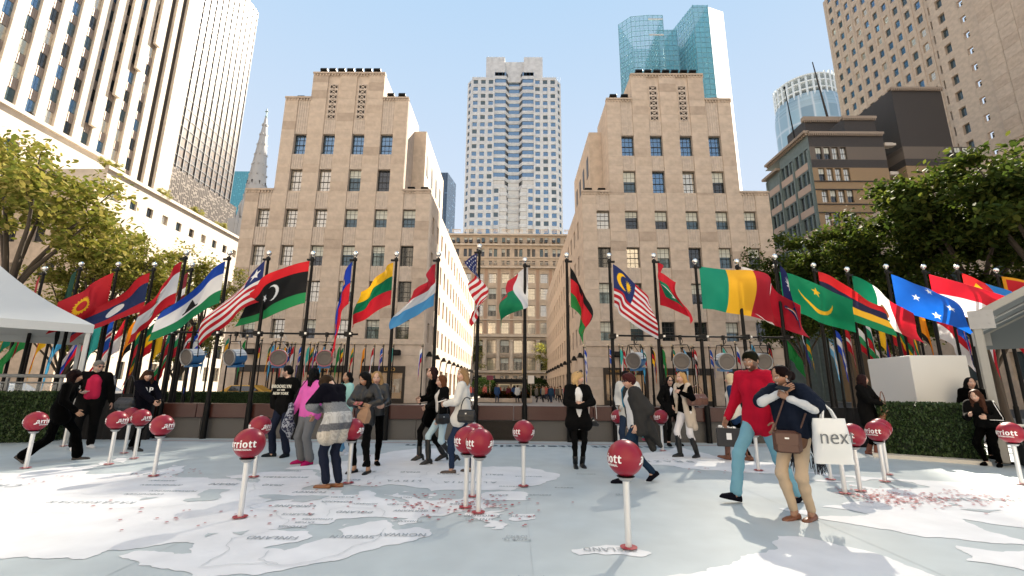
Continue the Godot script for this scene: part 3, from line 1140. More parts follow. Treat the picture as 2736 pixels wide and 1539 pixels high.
	part("glass_front", f.mesh(), curtain("navy_glass", Color(0.03, 0.06, 0.11), Color(0.1, 0.16, 0.24), 0.2, 0.3, 9, [0.06, Color(0.09, 0.16, 0.26)]), b)

	# gothic spire
	b = thing("church_spire", "slender grey gothic church spire with a cross at its tip", "spire", V(-92.2, 0, 150))
	f = Geo.new()
	f.lathe([Vector2(5.4, 52), Vector2(4.7, 57.5), Vector2(4.0, 62), Vector2(3.3, 70), Vector2(2.2, 81), Vector2(1.1, 91.5), Vector2(0.35, 98.4)], 8)
	part("spire_cone", f.mesh(), mat("spire_stone", Color(0.42, 0.42, 0.42), 0.9), b)
	f = Geo.new()
	f.prism([Vector2(-5, -5), Vector2(5, -5), Vector2(5, 5), Vector2(-5, 5)], 0, 57, 1.0)
	part("belfry", f.mesh(), mats.spire_stone, b)
	for k in 8:
		var a := TAU * (k + 0.5) / 8
		for q in 2:
			var pn := Geo.new()
			var rr: float = [5.2, 3.9][q]
			var y0: float = [51, 58][q]
			pn.lathe([Vector2(0.75, y0), Vector2(0.7, y0 + 4), Vector2(0.95, y0 + 4.3), Vector2(0.05, y0 + 10 - q * 3)], 6)
			part("pinnacle", pn.mesh(), mats.spire_stone, b, Transform3D(Basis(), Vector3(cos(a) * rr, 0, sin(a) * rr)))
		var cr := Geo.new()
		for q in 9:
			var y := 63.0 + q * 4
			var rad := lerpf(3.9, 0.5, (y - 63.0) / 35.0)
			cr.box(Vector3(cos(a) * rad, y, sin(a) * rad), Vector3(0.4, 0.7, 0.4))
		part("crocket_rib", cr.mesh(), mats.spire_stone, b)
		var lu := Geo.new()
		lu.box(Vector3(cos(a + 0.39) * 2.9, 71.5, sin(a + 0.39) * 2.9), Vector3(0.5, 1.4, 0.5))
		part("lucarne", lu.mesh(), mats.slot, b)
	f = Geo.new()
	f.box(Vector3(0, 100.2, 0), Vector3(0.28, 3.4, 0.28))
	f.box(Vector3(0, 100.7, 0), Vector3(1.3, 0.28, 0.28))
	f.ball(Vector3(0, 98.5, 0), Vector3.ONE * 0.45, 8, 6)
	part("cross", f.mesh(), mat("spire_copper", Color(0.25, 0.36, 0.36), 0.7), b)

	# round tower with an openwork glass crown
	b = thing("crowned_round_tower", "far pale round tower with an openwork glass crown and mast", "office tower", V(300, 0, 420))
	f = Geo.new()
	f.lathe([Vector2(30, 0), Vector2(30, 273), Vector2(28, 288)], 28)
	part("shaft", f.mesh(), curtain("pale_glass", Color(0.3, 0.42, 0.47), Color(0.55, 0.6, 0.62), 0.25, 0.4, 5, [0.1, Color(0.2, 0.3, 0.36)]), b)
	f = Geo.new()
	for k in 30:
		var a := TAU * k / 30
		f.box(Vector3(cos(a) * 27.5, 297 + 4 * sin(a * 2.0), sin(a) * 27.5), Vector3(1.4, 24, 1.4))
	for y in [292.0, 300.0, 307.0]:
		f.lathe([Vector2(27.8, y), Vector2(28.2, y + 0.6), Vector2(27.8, y + 1.2)], 28)
	part("crown", f.mesh(), mat("crown_white", Color(0.75, 0.8, 0.8), 0.4), b)


func left_buildings() -> void:
	# slab tower with dark window strips, over its stepped base
	var b := thing("striped_slab_tower", "huge sunlit limestone slab tower with dark window strips", "office tower", V(-65, 0, 40))
	var strips := [8.5, 10.9, 13.4, 16.6, 19.4, 21.9, 24.6, 27.0, 29.4, 32.4, -12.0, -9.4, -6.8, -4.2, -1.6, 1.0, 3.6, 6.0]
	strips = [-13.2, -10.4, -7.6, -4.8, -2.0, 0.8, 3.4, 6.2, 8.9, 11.6, 14.1, 16.6, 19.3, 22.0, 24.6, 27.2, 30.0, 32.6, 35.0]
	var g := Geo.new()
	var holes := []
	for s in strips:
		holes.append(Rect2(s + 26 - 0.68, 30.0, 1.36, 84.0))
	# plane faces +x; r runs away from the viewer
	var r := Vector3(0, 0, -1)
	holed(g, Vector3(0, 30, 26), r, Vector3.UP, 65.0, 90.0, holes.map(func(q): return Rect2(q.position - Vector2(0, 30.0), q.size)), 0.5)
	g.quad(Vector3(-30, 0, -39), Vector3(-30, 120, -39), Vector3(0, 120, -39), Vector3(0, 0, -39))
	g.quad(Vector3(0, 0, 26), Vector3(0, 0, -39), Vector3(0, 30, -39), Vector3(0, 30, 26))
	part("wall", g.mesh(), mats.pale_stone, b)
	var fb := Basis(r, Vector3.UP, Vector3.RIGHT)
	var n := 0
	for s in strips:
		for j in 23:
			var y := 35.0 + j * 3.62
			if n < 290 and not (s < -4.0 and j > 5) and not (s < 4.0 and j > 13):
				n += 1
				var f := part("window", far_window(1.3, 1.95), mats[["glass_sky", "glass_dark", "glass_mid", "glass_cream", "glass_dark", "glass_cream"][rng.randi_range(0, 5)]], b, Transform3D(fb, Vector3(-0.42, y - 0.85, -s)))
			var fx := Geo.new()
			if not meshes.has("spandrel_rib"):
				fx.box(Vector3(0, 0, 0), Vector3(1.3, 1.5, 0.1))
				for k in 4:
					fx.box(Vector3(-0.48 + k * 0.32, 0, 0.07), Vector3(0.1, 1.5, 0.06))
				meshes.spandrel_rib = fx.mesh()
			if n < 290:
				part("spandrel", meshes.spandrel_rib, mat("alu_spandrel", Color(0.3, 0.25, 0.22), 0.5, 0.3), b, Transform3D(fb, Vector3(-0.43, y + 0.95, -s)))
	var rest := Geo.new()
	for s in strips:
		rest.box(Vector3(-0.56, 72, -s), Vector3(0.05, 84, 1.36))
	part("strip_backing", rest.mesh(), mats.slot, b)
	var st := Geo.new()
	for k in 4:
		st.box(Vector3(0.25 + k * 0.02, 88 + k * 7 - 24.0, -22.4 - k * 2.6), Vector3(0.5, 48, 1.1))
	part("buttress", st.mesh(), mats.pale_stone, b)

	b = thing("stepped_limestone_wing", "low sunlit limestone wing with small windows and roof planting", "office building", V(-52, 0, 52))
	g = Geo.new()
	holes = []
	r = Vector3(0, 0, -1)
	for k in 14:
		var at := 3.0 + k * 2.85
		holes.append(Rect2(at - 0.55, 24.6, 1.1, 1.35))
		part("window", far_window(1.1, 1.35), mats[["glass_cream", "glass_mid", "glass_dark"][k % 3]], b, Transform3D(fb, Vector3(-0.3, 25.28, -at)))
		for j in 5:
			var y := 20.0 - j * 3.9
			holes.append(Rect2(at - 0.62, y - 2.3, 1.24, 2.3))
			var f := part("window", window_frame(1.24, 2.3, 2, 4), mats.frame, b, Transform3D(fb, Vector3(-0.3, y - 1.15, -at)))
			part("pane", pane_mesh(1.2, 2.2), mats[["glass_cream", "glass_mid", "glass_dark"][rng.randi_range(0, 2)]], f, Transform3D(Basis(), Vector3(0, 0, -0.03)))
	holed(g, Vector3(0, 0, -1.2), r, Vector3.UP, 45.0, 28.3, holes.map(func(q): return Rect2(q.position - Vector2(1.2, 0), q.size)), 0.4)
	g.quad(Vector3(0, 28.3, -1.2), Vector3(0, 28.3, -46), Vector3(-13, 28.3, -46), Vector3(-13, 28.3, -1.2))
	g.quad(Vector3(-13, 0, -1.2), Vector3(0, 0, -1.2), Vector3(0, 28.3, -1.2), Vector3(-13, 28.3, -1.2))
	part("wall", g.mesh(), mats.pale_stone, b)
	g = Geo.new()
	holes = []
	for q in [[-5.5, 20.5], [-9.0, 20.5], [-3.4, 11], [-7.5, 11], [-3.4, 15.5], [-7.5, 15.5]]:
		holes.append(Rect2(q[0] + 14 - 0.7, q[1] - 2.4, 1.4, 2.4))
		part("window", far_window(1.4, 2.4), mats.glass_dark, b, Transform3D(Basis(), Vector3(q[0], q[1] - 1.2, -0.3)))
	holed(g, Vector3(-14, 0, 0), Vector3.RIGHT, Vector3.UP, 14.0, 24.6, holes, 0.4)
	g.quad(Vector3(0, 0, 0), Vector3(0, 0, -1.2), Vector3(0, 24.6, -1.2), Vector3(0, 24.6, 0))
	g.quad(Vector3(-14, 24.6, 0), Vector3(0, 24.6, 0), Vector3(0, 24.6, -1.2), Vector3(-14, 24.6, -1.2))
	part("front_wall", g.mesh(), mats.limestone0, b)
	g = Geo.new()
	g.box(Vector3(0.05, 28.5, -23.5), Vector3(0.5, 0.45, 45.0))
	g.box(Vector3(-6.5, 24.75, 0.1), Vector3(13.6, 0.4, 0.4))
	part("coping", g.mesh(), mats.pale_stone, b)
	# the lower block towards the viewer, mostly behind the plane trees
	b = thing("limestone_base_block", "sunlit limestone base block behind the near yellow-green tree", "office building", V(-65, 0, 64))
	g = Geo.new()
	holes = []
	for k in 12:
		for j in 2:
			var at := 4.0 + k * 4.2
			var y := 22.5 + j * 5.4
			holes.append(Rect2(at - 0.8, y, 1.6, 2.9))
			part("window", far_window(1.6, 2.9), mats[["glass_cream", "glass_mid"][(k + j) % 2]], b, Transform3D(Basis(r, Vector3.UP, Vector3.RIGHT), Vector3(2.7, y + 1.45, 51 - at)))
	holed(g, Vector3(3.0, 0, 51), r, Vector3.UP, 51.0, 34.4, holes, 0.35)
	g.quad(Vector3(3.0, 34.4, 51), Vector3(3.0, 34.4, 0), Vector3(-4, 34.4, 0), Vector3(-4, 34.4, 51))
	g.box(Vector3(3.1, 34.6, 25.5), Vector3(0.6, 0.5, 51))
	part("wall", g.mesh(), mats.pale_stone, b)
	for k in 5:
		roof_flood(b, Vector3(2.6, 35.2, 40.0 - k * 7.0))

	# curtain-wall tower farther up the avenue
	b = thing("bronze_grid_tower", "tall bronze glass curtain wall tower beyond the striped slab", "office tower", V(-116, 0, 172))
	g = Geo.new()
	g.prism([Vector2(-30, 0), Vector2(0, 0), Vector2(0, 42), Vector2(-30, 42)], 0, 165, 0.045)
	var bronze := curtain("bronze_glass", Color(0.1, 0.07, 0.055), Color(0.1, 0.09, 0.09), 0.35, 0.2, 6, [0.34, Color(0.03, 0.035, 0.05)], 24)
	part("curtain_wall", g.mesh(), bronze, b)
	g = Geo.new()
	for k in 15:
		g.box(Vector3(0.15, 82, k * 3.0), Vector3(0.3, 165, 0.22))
	for k in 45:
		g.box(Vector3(0.08, 2 + k * 3.65, 21), Vector3(0.16, 0.25, 42))
	part("mullion_grid", g.mesh(), mat("mullion", Color(0.1, 0.1, 0.105), 0.5, 0.2), b)
	b = thing("low_dark_grid_block", "dark gridded block with window bands below the bronze tower", "office building", V(-108, 0, 165))
	g = Geo.new()
	g.prism([Vector2(-20, 0), Vector2(0, 0), Vector2(0, 34), Vector2(-20, 34)], 0, 69, 0.05)
	part("curtain_wall", g.mesh(), curtain("dark_grid", Color(0.045, 0.035, 0.03), Color(0.3, 0.27, 0.25), 0.3, 0.3, 16, [0.25, Color(0.22, 0.19, 0.16)], 24), b)


func right_buildings() -> void:
	# tan slab with a grid of blue windows, then a blank stone shoulder
	var b := thing("tan_slab_tower", "tan stone slab tower with a grid of blue windows", "office tower", V(82, 0, 103))
	var fb := Basis(Vector3(0, 0, 1), Vector3.UP, Vector3.LEFT)
	var g := Geo.new()
	var holes := []
	var n := 0
	for i in 11:
		for j in 23:
			var at := 2.0 + i * 2.45
			var y := 28.0 + j * 3.32
			holes.append(Rect2(at - 0.62, y, 1.24, 1.8))
			if j > 4 and n < 270:
				n += 1
				part("window", far_window(1.24, 1.8), mats[["glass_sky", "glass_sky", "glass_mid", "glass_cream"][rng.randi_range(0, 3)]], b, Transform3D(fb, Vector3(0.28, y + 0.9, at)))
			else:
				part("window", pane_mesh(1.24, 1.8), mats.glass_mid, b, Transform3D(fb, Vector3(0.28, y + 0.9, at)))
	holed(g, Vector3(0, 0, 0), Vector3(0, 0, 1), Vector3.UP, 27.3, 103.0, holes, 0.35)
	g.quad(Vector3(30, 0, 0), Vector3(0, 0, 0), Vector3(0, 103, 0), Vector3(30, 103, 0))
	part("wall", g.mesh(), mats.limestone0, b)
	g = Geo.new()
	for i in 12:
		g.box(Vector3(-0.04, 51.5, 0.78 + i * 2.45), Vector3(0.08, 103, 0.16))
	part("pier", g.mesh(), mats.limestone0, b)
	# shoulder with a column of brown windows and small dark vents
	g = Geo.new()
	holes = []
	for j in 25:
		var y := 20.0 + j * 3.32
		holes.append(Rect2(1.2, y, 1.3, 1.9))
		part("window", far_window(1.3, 1.9), mats.glass_mid, b, Transform3D(fb, Vector3(-0.7, y + 0.95, 27.3 + 1.85)))
		holes.append(Rect2(4.9, y + 0.2, 1.0, 1.3))
		var v := part("window", pane_mesh(1.0, 1.3), mats.slot, b, Transform3D(fb, Vector3(-0.4, y + 0.85, 27.3 + 5.4)))
		part("lamp_strip", box_mesh(Vector3(0.7, 0.12, 0.05)), mat("strip_lit", Color(0.8, 0.75, 0.6), 0.5), v, Transform3D(Basis(), Vector3(0, 0.3, 0.06)))
	holed(g, Vector3(-1.2, 0, 27.3), Vector3(0, 0, 1), Vector3.UP, 8.2, 106.0, holes, 0.5)
	g.quad(Vector3(0, 0, 27.3), Vector3(-1.2, 0, 27.3), Vector3(-1.2, 106, 27.3), Vector3(0, 106, 27.3))
	part("shoulder_wall", g.mesh(), mats.limestone3, b)
	# blank stone with coursing, and the window strip nearer the viewer
	g = Geo.new()
	g.quad(Vector3(-2.0, 0, 35.5), Vector3(-2.0, 0, 43.2), Vector3(-2.0, 106, 43.2), Vector3(-2.0, 106, 35.5))
	g.quad(Vector3(-1.2, 0, 35.5), Vector3(-2.0, 0, 35.5), Vector3(-2.0, 106, 35.5), Vector3(-1.2, 106, 35.5))
	holes = []
	for k in 3:
		holes.append(Rect2(2.0 + k * 5.4, 18.0, 2.0, 86.0))
	holed(g, Vector3(-2.6, 0, 43.2), Vector3(0, 0, 1), Vector3.UP, 18.0, 106.0, holes, 0.6)
	g.quad(Vector3(-2.0, 0, 43.2), Vector3(-2.6, 0, 43.2), Vector3(-2.6, 106, 43.2), Vector3(-2.0, 106, 43.2))
	part("blank_wall", g.mesh(), mats.limestone2, b)
	for k in 3:
		for j in 22:
			var y := 20.0 + j * 3.7
			part("window", far_window(1.9, 2.2), mats[["glass_mid", "glass_cream", "glass_dark"][rng.randi_range(0, 2)]], b, Transform3D(fb, Vector3(-2.1, y + 1.1, 43.2 + 3.0 + k * 5.4)))
			part("spandrel", box_mesh(Vector3(0.1, 1.44, 1.9)), mat("dark_spandrel", Color(0.055, 0.048, 0.042), 0.4, 0.3), b, Transform3D(Basis(), Vector3(-2.15, y + 2.95, 43.2 + 3.0 + k * 5.4)))
	for q in 64:
		var zz := 35.6 + (q % 3) * 2.55
		part("stone_block", box_mesh(Vector3(0.1, 1.85, 2.5)), mats["limestone%d" % [0, 1, 2, 3][rng.randi_range(0, 3)]], b, Transform3D(Basis(), Vector3(-2.05, 42.0 + (q / 3) * 1.88, zz + 1.25)))

	# low wing in front with a long sloping-looking roof line
	b = thing("low_limestone_wing", "low limestone wing rising behind the dark green trees", "office building", V(42, 0, 54))
	g = Geo.new()
	holes = []
	for k in 9:
		for j in 4:
			var at := 3.0 + k * 4.2
			holes.append(Rect2(at - 0.7, 2.4 + j * 4.4, 1.4, 2.3))
			part("window", far_window(1.4, 2.3), mats.glass_dark if j % 2 else mats.glass_mid, b, Transform3D(fb, Vector3(0.3, 3.55 + j * 4.4, at)))
	holed(g, Vector3(0, 0, 0), Vector3(0, 0, 1), Vector3.UP, 40.0, 21.2, holes, 0.35)
	g.quad(Vector3(0, 21.2, 0), Vector3(0, 21.2, 40), Vector3(14, 21.2, 40), Vector3(14, 21.2, 0))
	g.quad(Vector3(14, 0, 0), Vector3(0, 0, 0), Vector3(0, 21.2, 0), Vector3(14, 21.2, 0))
	part("wall", g.mesh(), mats.limestone0, b)
	part("coping", box_mesh(Vector3(0.5, 0.4, 40.0)), mats.limestone3, b, Transform3D(Basis(), Vector3(0.05, 21.4, 20)))
	for k in 8:
		part("parapet_block", box_mesh(Vector3(0.12, 1.5, 4.9)), mats["limestone%d" % (k % 4)], b, Transform3D(Basis(), Vector3(-0.06, 20.35, 2.5 + k * 5.0)))
	# arched entrance with small lamps, glimpsed under the canopy
	g = Geo.new()
	for k in 15:
		var a := PI * k / 14.0
		g.t = Transform3D(Basis(Vector3.RIGHT, a), Vector3(-0.3, 3.0, 31.0) + Vector3(0, sin(a) * 1.7, cos(a) * 1.7))
		g.box(Vector3(), Vector3(0.4, 0.42, 0.3))
	g.t = Transform3D()
	part("arch", g.mesh(), mats.bronze, b)

	# old brick building with a greenish flank, cornices and a black upper part
	b = thing("old_brick_building", "old building, dark brick above tan brick with greenish stone flank", "office building", V(43.8, 0, 62))
	var w1 := [[34.95, 36.95], [31.5, 33.54], [28.1, 30.12], [24.6, 26.6], [21.1, 23.1], [17.6, 19.6]]
	var bands := [[0.0, 33.6, "yellow_brick"], [33.6, 34.9, "dark_brick"], [34.9, 37.0, "mid_brick"], [37.0, 39.0, "dark_brick"]]
	for q in bands:
		g = Geo.new()
		holes = []
		for w in w1:
			for k in 4:
				if w[0] >= q[0] - 0.01 and w[1] <= q[1] + 0.01:
					holes.append(Rect2(0.85 + k * 1.22, w[0] - q[0], 0.95, minf(w[1], q[1] - 0.02) - w[0]))
		holed(g, Vector3(0, q[0], 0), Vector3.RIGHT, Vector3.UP, 11.2, q[1] - q[0], holes, 0.3)
		part("brick_wall", g.mesh(), mats[q[2]], b)
	for w in w1:
		for k in 4:
			window_at(b, Vector3(0.85 + 0.475 + k * 1.22, (w[0] + w[1]) / 2, -0.25), Basis(), 0.95, w[1] - w[0] - 0.02, [5, 5, 3, 2][rng.randi_range(0, 3)], 2, 2)
	for y in [31.9, 30.6, 28.3, 27.0]:
		part("string_course", box_mesh(Vector3(11.2, 0.14, 0.14)), mats.dark_brick, b, Transform3D(Basis(), Vector3(5.6, y - 0.5, 0.072)))
	g = Geo.new()
	g.box(Vector3(8.6, 40.5, -3.2), Vector3(4.7, 3.2, 5.2))
	g.box(Vector3(7.8, 42.2, -9.2), Vector3(6.4, 7.0, 5.0))
	g.box(Vector3(17.7, 41.6, -8.1), Vector3(7.6, 10.4, 16.0))
	part("upper_block", g.mesh(), mats.dark_brick, b)
	g = Geo.new()
	g.quad(Vector3(13.9, 0, -0.05), Vector3(24.8, 0, -0.05), Vector3(24.8, 34.0, -0.05), Vector3(13.9, 34.0, -0.05))
	g.quad(Vector3(13.9, 0, -9), Vector3(13.9, 0, -0.05), Vector3(13.9, 34, -0.05), Vector3(13.9, 34, -9))
	g.quad(Vector3(11.2, 0, -9), Vector3(13.9, 0, -9), Vector3(13.9, 39, -9), Vector3(11.2, 39, -9))
	g.quad(Vector3(11.2, 0, 0), Vector3(11.2, 0, -9), Vector3(11.2, 39, -9), Vector3(11.2, 39, 0))
	part("east_wall", g.mesh(), mats.yellow_brick, b)
	for q in [[34.0, 35.1, "dark_brick"], [35.1, 37.1, "mid_brick"]]:
		part("brick_band", box_mesh(Vector3(11.0, q[1] - q[0], 9.0)), mats[q[2]], b, Transform3D(Basis(), Vector3(19.4, (q[0] + q[1]) / 2, -4.5)))
	for k in 4:
		window_at(b, Vector3(20.6 + k * 1.2, 36.0, 0.04), Basis(), 0.95, 1.9, 5, 2, 2)
	part("ledge", box_mesh(Vector3(2.6, 0.35, 0.8)), mats.pale_stone, b, Transform3D(Basis(), Vector3(11.9, 37.6, -0.6)))
	for y in [27.0, 33.2, 37.9]:
		part("balcony", box_mesh(Vector3(1.2, 0.5, 1.0)), mats.pale_stone, b, Transform3D(Basis(), Vector3(12.0, y - 0.4, -0.5)))
	for q in [[5.6, 39.2, 0.1, 11.4, 0.35], [8.6, 42.25, -0.55, 5.2, 0.4], [7.8, 45.9, -6.6, 7.0, 0.7], [17.7, 46.95, 0.0, 8.0, 0.3]]:
		g = Geo.new()
		g.box(Vector3(q[0], q[1], q[2] - 0.2), Vector3(q[3], q[4], 0.8))
		for e in int(q[3] / 0.32):
			g.box(Vector3(q[0] - q[3] / 2 + 0.16 + e * 0.32, q[1] - q[4] / 2 - 0.16, q[2] + 0.1), Vector3(0.14, 0.32, 0.2))
		part("cornice", g.mesh(), mat("cornice_stone", Color(0.3, 0.24, 0.19), 0.8), b)
	# the flank towards the promenade: green stone with ribbons of windows
	g = Geo.new()
	holes = []
	var rb := Basis(Vector3(0, 0, 1), Vector3.UP, Vector3.LEFT)
	for j in 6:
		for k in 9:
			var at := 1.0 + k * 1.15 + (k / 3) * 0.35
			var y: float = w1[j][0]
			if j == 0 and k < 3:
				continue
			holes.append(Rect2(at - 0.42, y - 0.2, 0.84, 2.2))
			part("window", far_window(0.84, 2.2), mats[["glass_dark", "glass_mid"][k % 2]], b, Transform3D(rb, Vector3(0.25, y + 0.9, -11.8 + at)))
	holed(g, Vector3(0, 0, -11.8), Vector3(0, 0, 1), Vector3.UP, 11.8, 37.0, holes, 0.3)
	g.quad(Vector3(0, 37, -7.5), Vector3(0, 37, 0), Vector3(0, 39.0, 0), Vector3(0, 39.0, -7.5))
	g.quad(Vector3(11, 0, -11.8), Vector3(0, 0, -11.8), Vector3(0, 37, -11.8), Vector3(11, 37, -11.8))
	g.quad(Vector3(0, 39, 0), Vector3(11.2, 39, 0), Vector3(11.2, 39, -11.8), Vector3(0, 39, -11.8))
	part("flank_wall", g.mesh(), mats.green_stone, b)
	for k in 4:
		part("flank_pier", box_mesh(Vector3(0.22, 36.6, 0.3)), mats.green_stone, b, Transform3D(Basis(), Vector3(-0.112, 18.3, -11.5 + k * 3.7)))
	for j in 5:
		for k in 3:
			part("flank_panel", box_mesh(Vector3(0.06, 1.1, 3.2)), mat("pink_panel", Color(0.45, 0.35, 0.29), 0.8), b, Transform3D(Basis(), Vector3(-0.032, w1[j + 1][1] + 0.75, -9.65 + k * 3.7)))
	g = Geo.new()
	g.box(Vector3(-0.3, 39.3, -5.2), Vector3(0.8, 0.4, 11.0))
	g.box(Vector3(-0.3, 37.2, -9.8), Vector3(0.8, 0.4, 4.4))
	for k in 26:
		g.box(Vector3(-0.3, 38.95, -10.4 + k * 0.42), Vector3(0.3, 0.35, 0.16))
	part("flank_cornice", g.mesh(), mats.cornice_stone, b)
	b = thing("roof_mast", "thin dark mast standing on the old brick building's roof", "mast", V(44.6, 39.4, 66))
	g = Geo.new()
	g.tube([Vector3(), Vector3(-0.6, 10.5, 0)], [0.12, 0.06], 6)
	part("pole", g.mesh(), mats.black_paint, b)
	part("tip", box_mesh(Vector3(0.25, 0.25, 0.25)), mats.black_paint, b, Transform3D(Basis(), Vector3(-0.6, 10.5, 0)))
	b = thing("roof_mast", "thicker roof mast in front of the tan slab tower", "mast", V(53.5, 45.5, 70))
	g = Geo.new()
	g.tube([Vector3(), Vector3(-1.3, 12.5, 0)], [0.2, 0.08], 6)
	part("pole", g.mesh(), mats.bronze, b)
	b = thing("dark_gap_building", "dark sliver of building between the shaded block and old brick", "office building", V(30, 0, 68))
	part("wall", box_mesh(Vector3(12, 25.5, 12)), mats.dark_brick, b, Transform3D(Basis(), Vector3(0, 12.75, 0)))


func tower_behind() -> void:
	# the tall limestone slab that faces the plaza from behind the viewer; it shows in the windows
	var b := thing("facing_slab_tower", "tall limestone slab tower mirrored in the office windows", "office tower", V(0, 0, -34))
	var g := Geo.new()
	var rr := Vector3.LEFT
	for q in [[-17.0, 34.0, 0.0, 190.0], [-42.0, 25.0, -6.0, 45.0], [17.0, 25.0, -6.0, 45.0]]:
		var holes := []
		var k: int = int(q[1] / 2.8)
		for i in k:
			holes.append(Rect2(0.7 + i * 2.8, 8.0, 1.3, q[3] - 12.0))
		holed(g, Vector3(-q[0], 0, q[2] * -1.0), rr, Vector3.UP, q[1], q[3], holes, 0.5)
		g.quad(Vector3(-q[0], q[3], -q[2]), Vector3(-q[0] - q[1], q[3], -q[2]), Vector3(-q[0] - q[1], q[3], -q[2] + 20), Vector3(-q[0], q[3], -q[2] + 20))
		var sg := Geo.new()
		sg.box(Vector3(-q[0] - q[1] / 2, q[3] / 2, -q[2] + 10.6), Vector3(q[1], q[3], 20.0))
		part("window_strip", sg.mesh(), mats.glass_dark, b)
	part("wall", g.mesh(), mats.pale_stone, b)


func lonlat(lo: float, la: float) -> Vector2:  # the printed map: north towards the viewer, east to the left
	var r := deg_to_rad(0.8 * la)
	var mil := 1.25 * rad_to_deg(log(tan(PI / 4 + r / 2)))
	return Vector2(-0.0661 * lo - 0.4283, -(8.659 - 0.05808 * mil))


func coast(pts: Array, rough := 0.03, close := true) -> PackedVector2Array:
	# flat list lon, lat ... -> an outline on the floor, roughened between the given points
	var base := PackedVector2Array()
	for k in pts.size() / 2:
		base.append(lonlat(pts[k * 2], pts[k * 2 + 1]))
	for step in 4:
		var out := PackedVector2Array()
		for k in base.size() - (0 if close else 1):
			var a := base[k]
			var b := base[(k + 1) % base.size()]
			out.append(a)
			var l := a.distance_to(b)
			if l > 0.05:
				var nrm := (b - a).orthogonal() / l
				out.append((a + b) / 2 + nrm * rng.randf_range(-1, 1) * minf(l * 0.16, rough * 2.2))
		if not close:
			out.append(base[base.size() - 1])
		base = out
	return base


func sheet(g: Geo, poly: PackedVector2Array, y: float) -> void:
	var ti := Geometry2D.triangulate_polygon(poly)
	if ti.is_empty():  # a crossing left by the roughening
		for part_ in Geometry2D.offset_polygon(poly, 0.004):
			if not Geometry2D.is_polygon_clockwise(part_):
				var t2 := Geometry2D.triangulate_polygon(part_)
				var q := g.v.size()
				for p in part_:
					g.vert(Vector3(p.x, y, p.y), Vector3.UP)
				for k in t2.size() / 3:
					up_tri(g, q + t2[k * 3], q + t2[k * 3 + 1], q + t2[k * 3 + 2])
		return
	var q := g.v.size()
	for p in poly:
		g.vert(Vector3(p.x, y, p.y), Vector3.UP)
	for k in ti.size() / 3:
		up_tri(g, q + ti[k * 3], q + ti[k * 3 + 1], q + ti[k * 3 + 2])


func up_tri(g: Geo, A: int, B: int, C: int) -> void:
	if (g.v[B] - g.v[A]).cross(g.v[C] - g.v[A]).y > 0:
		g.tri(A, B, C)
	else:
		g.tri(A, C, B)


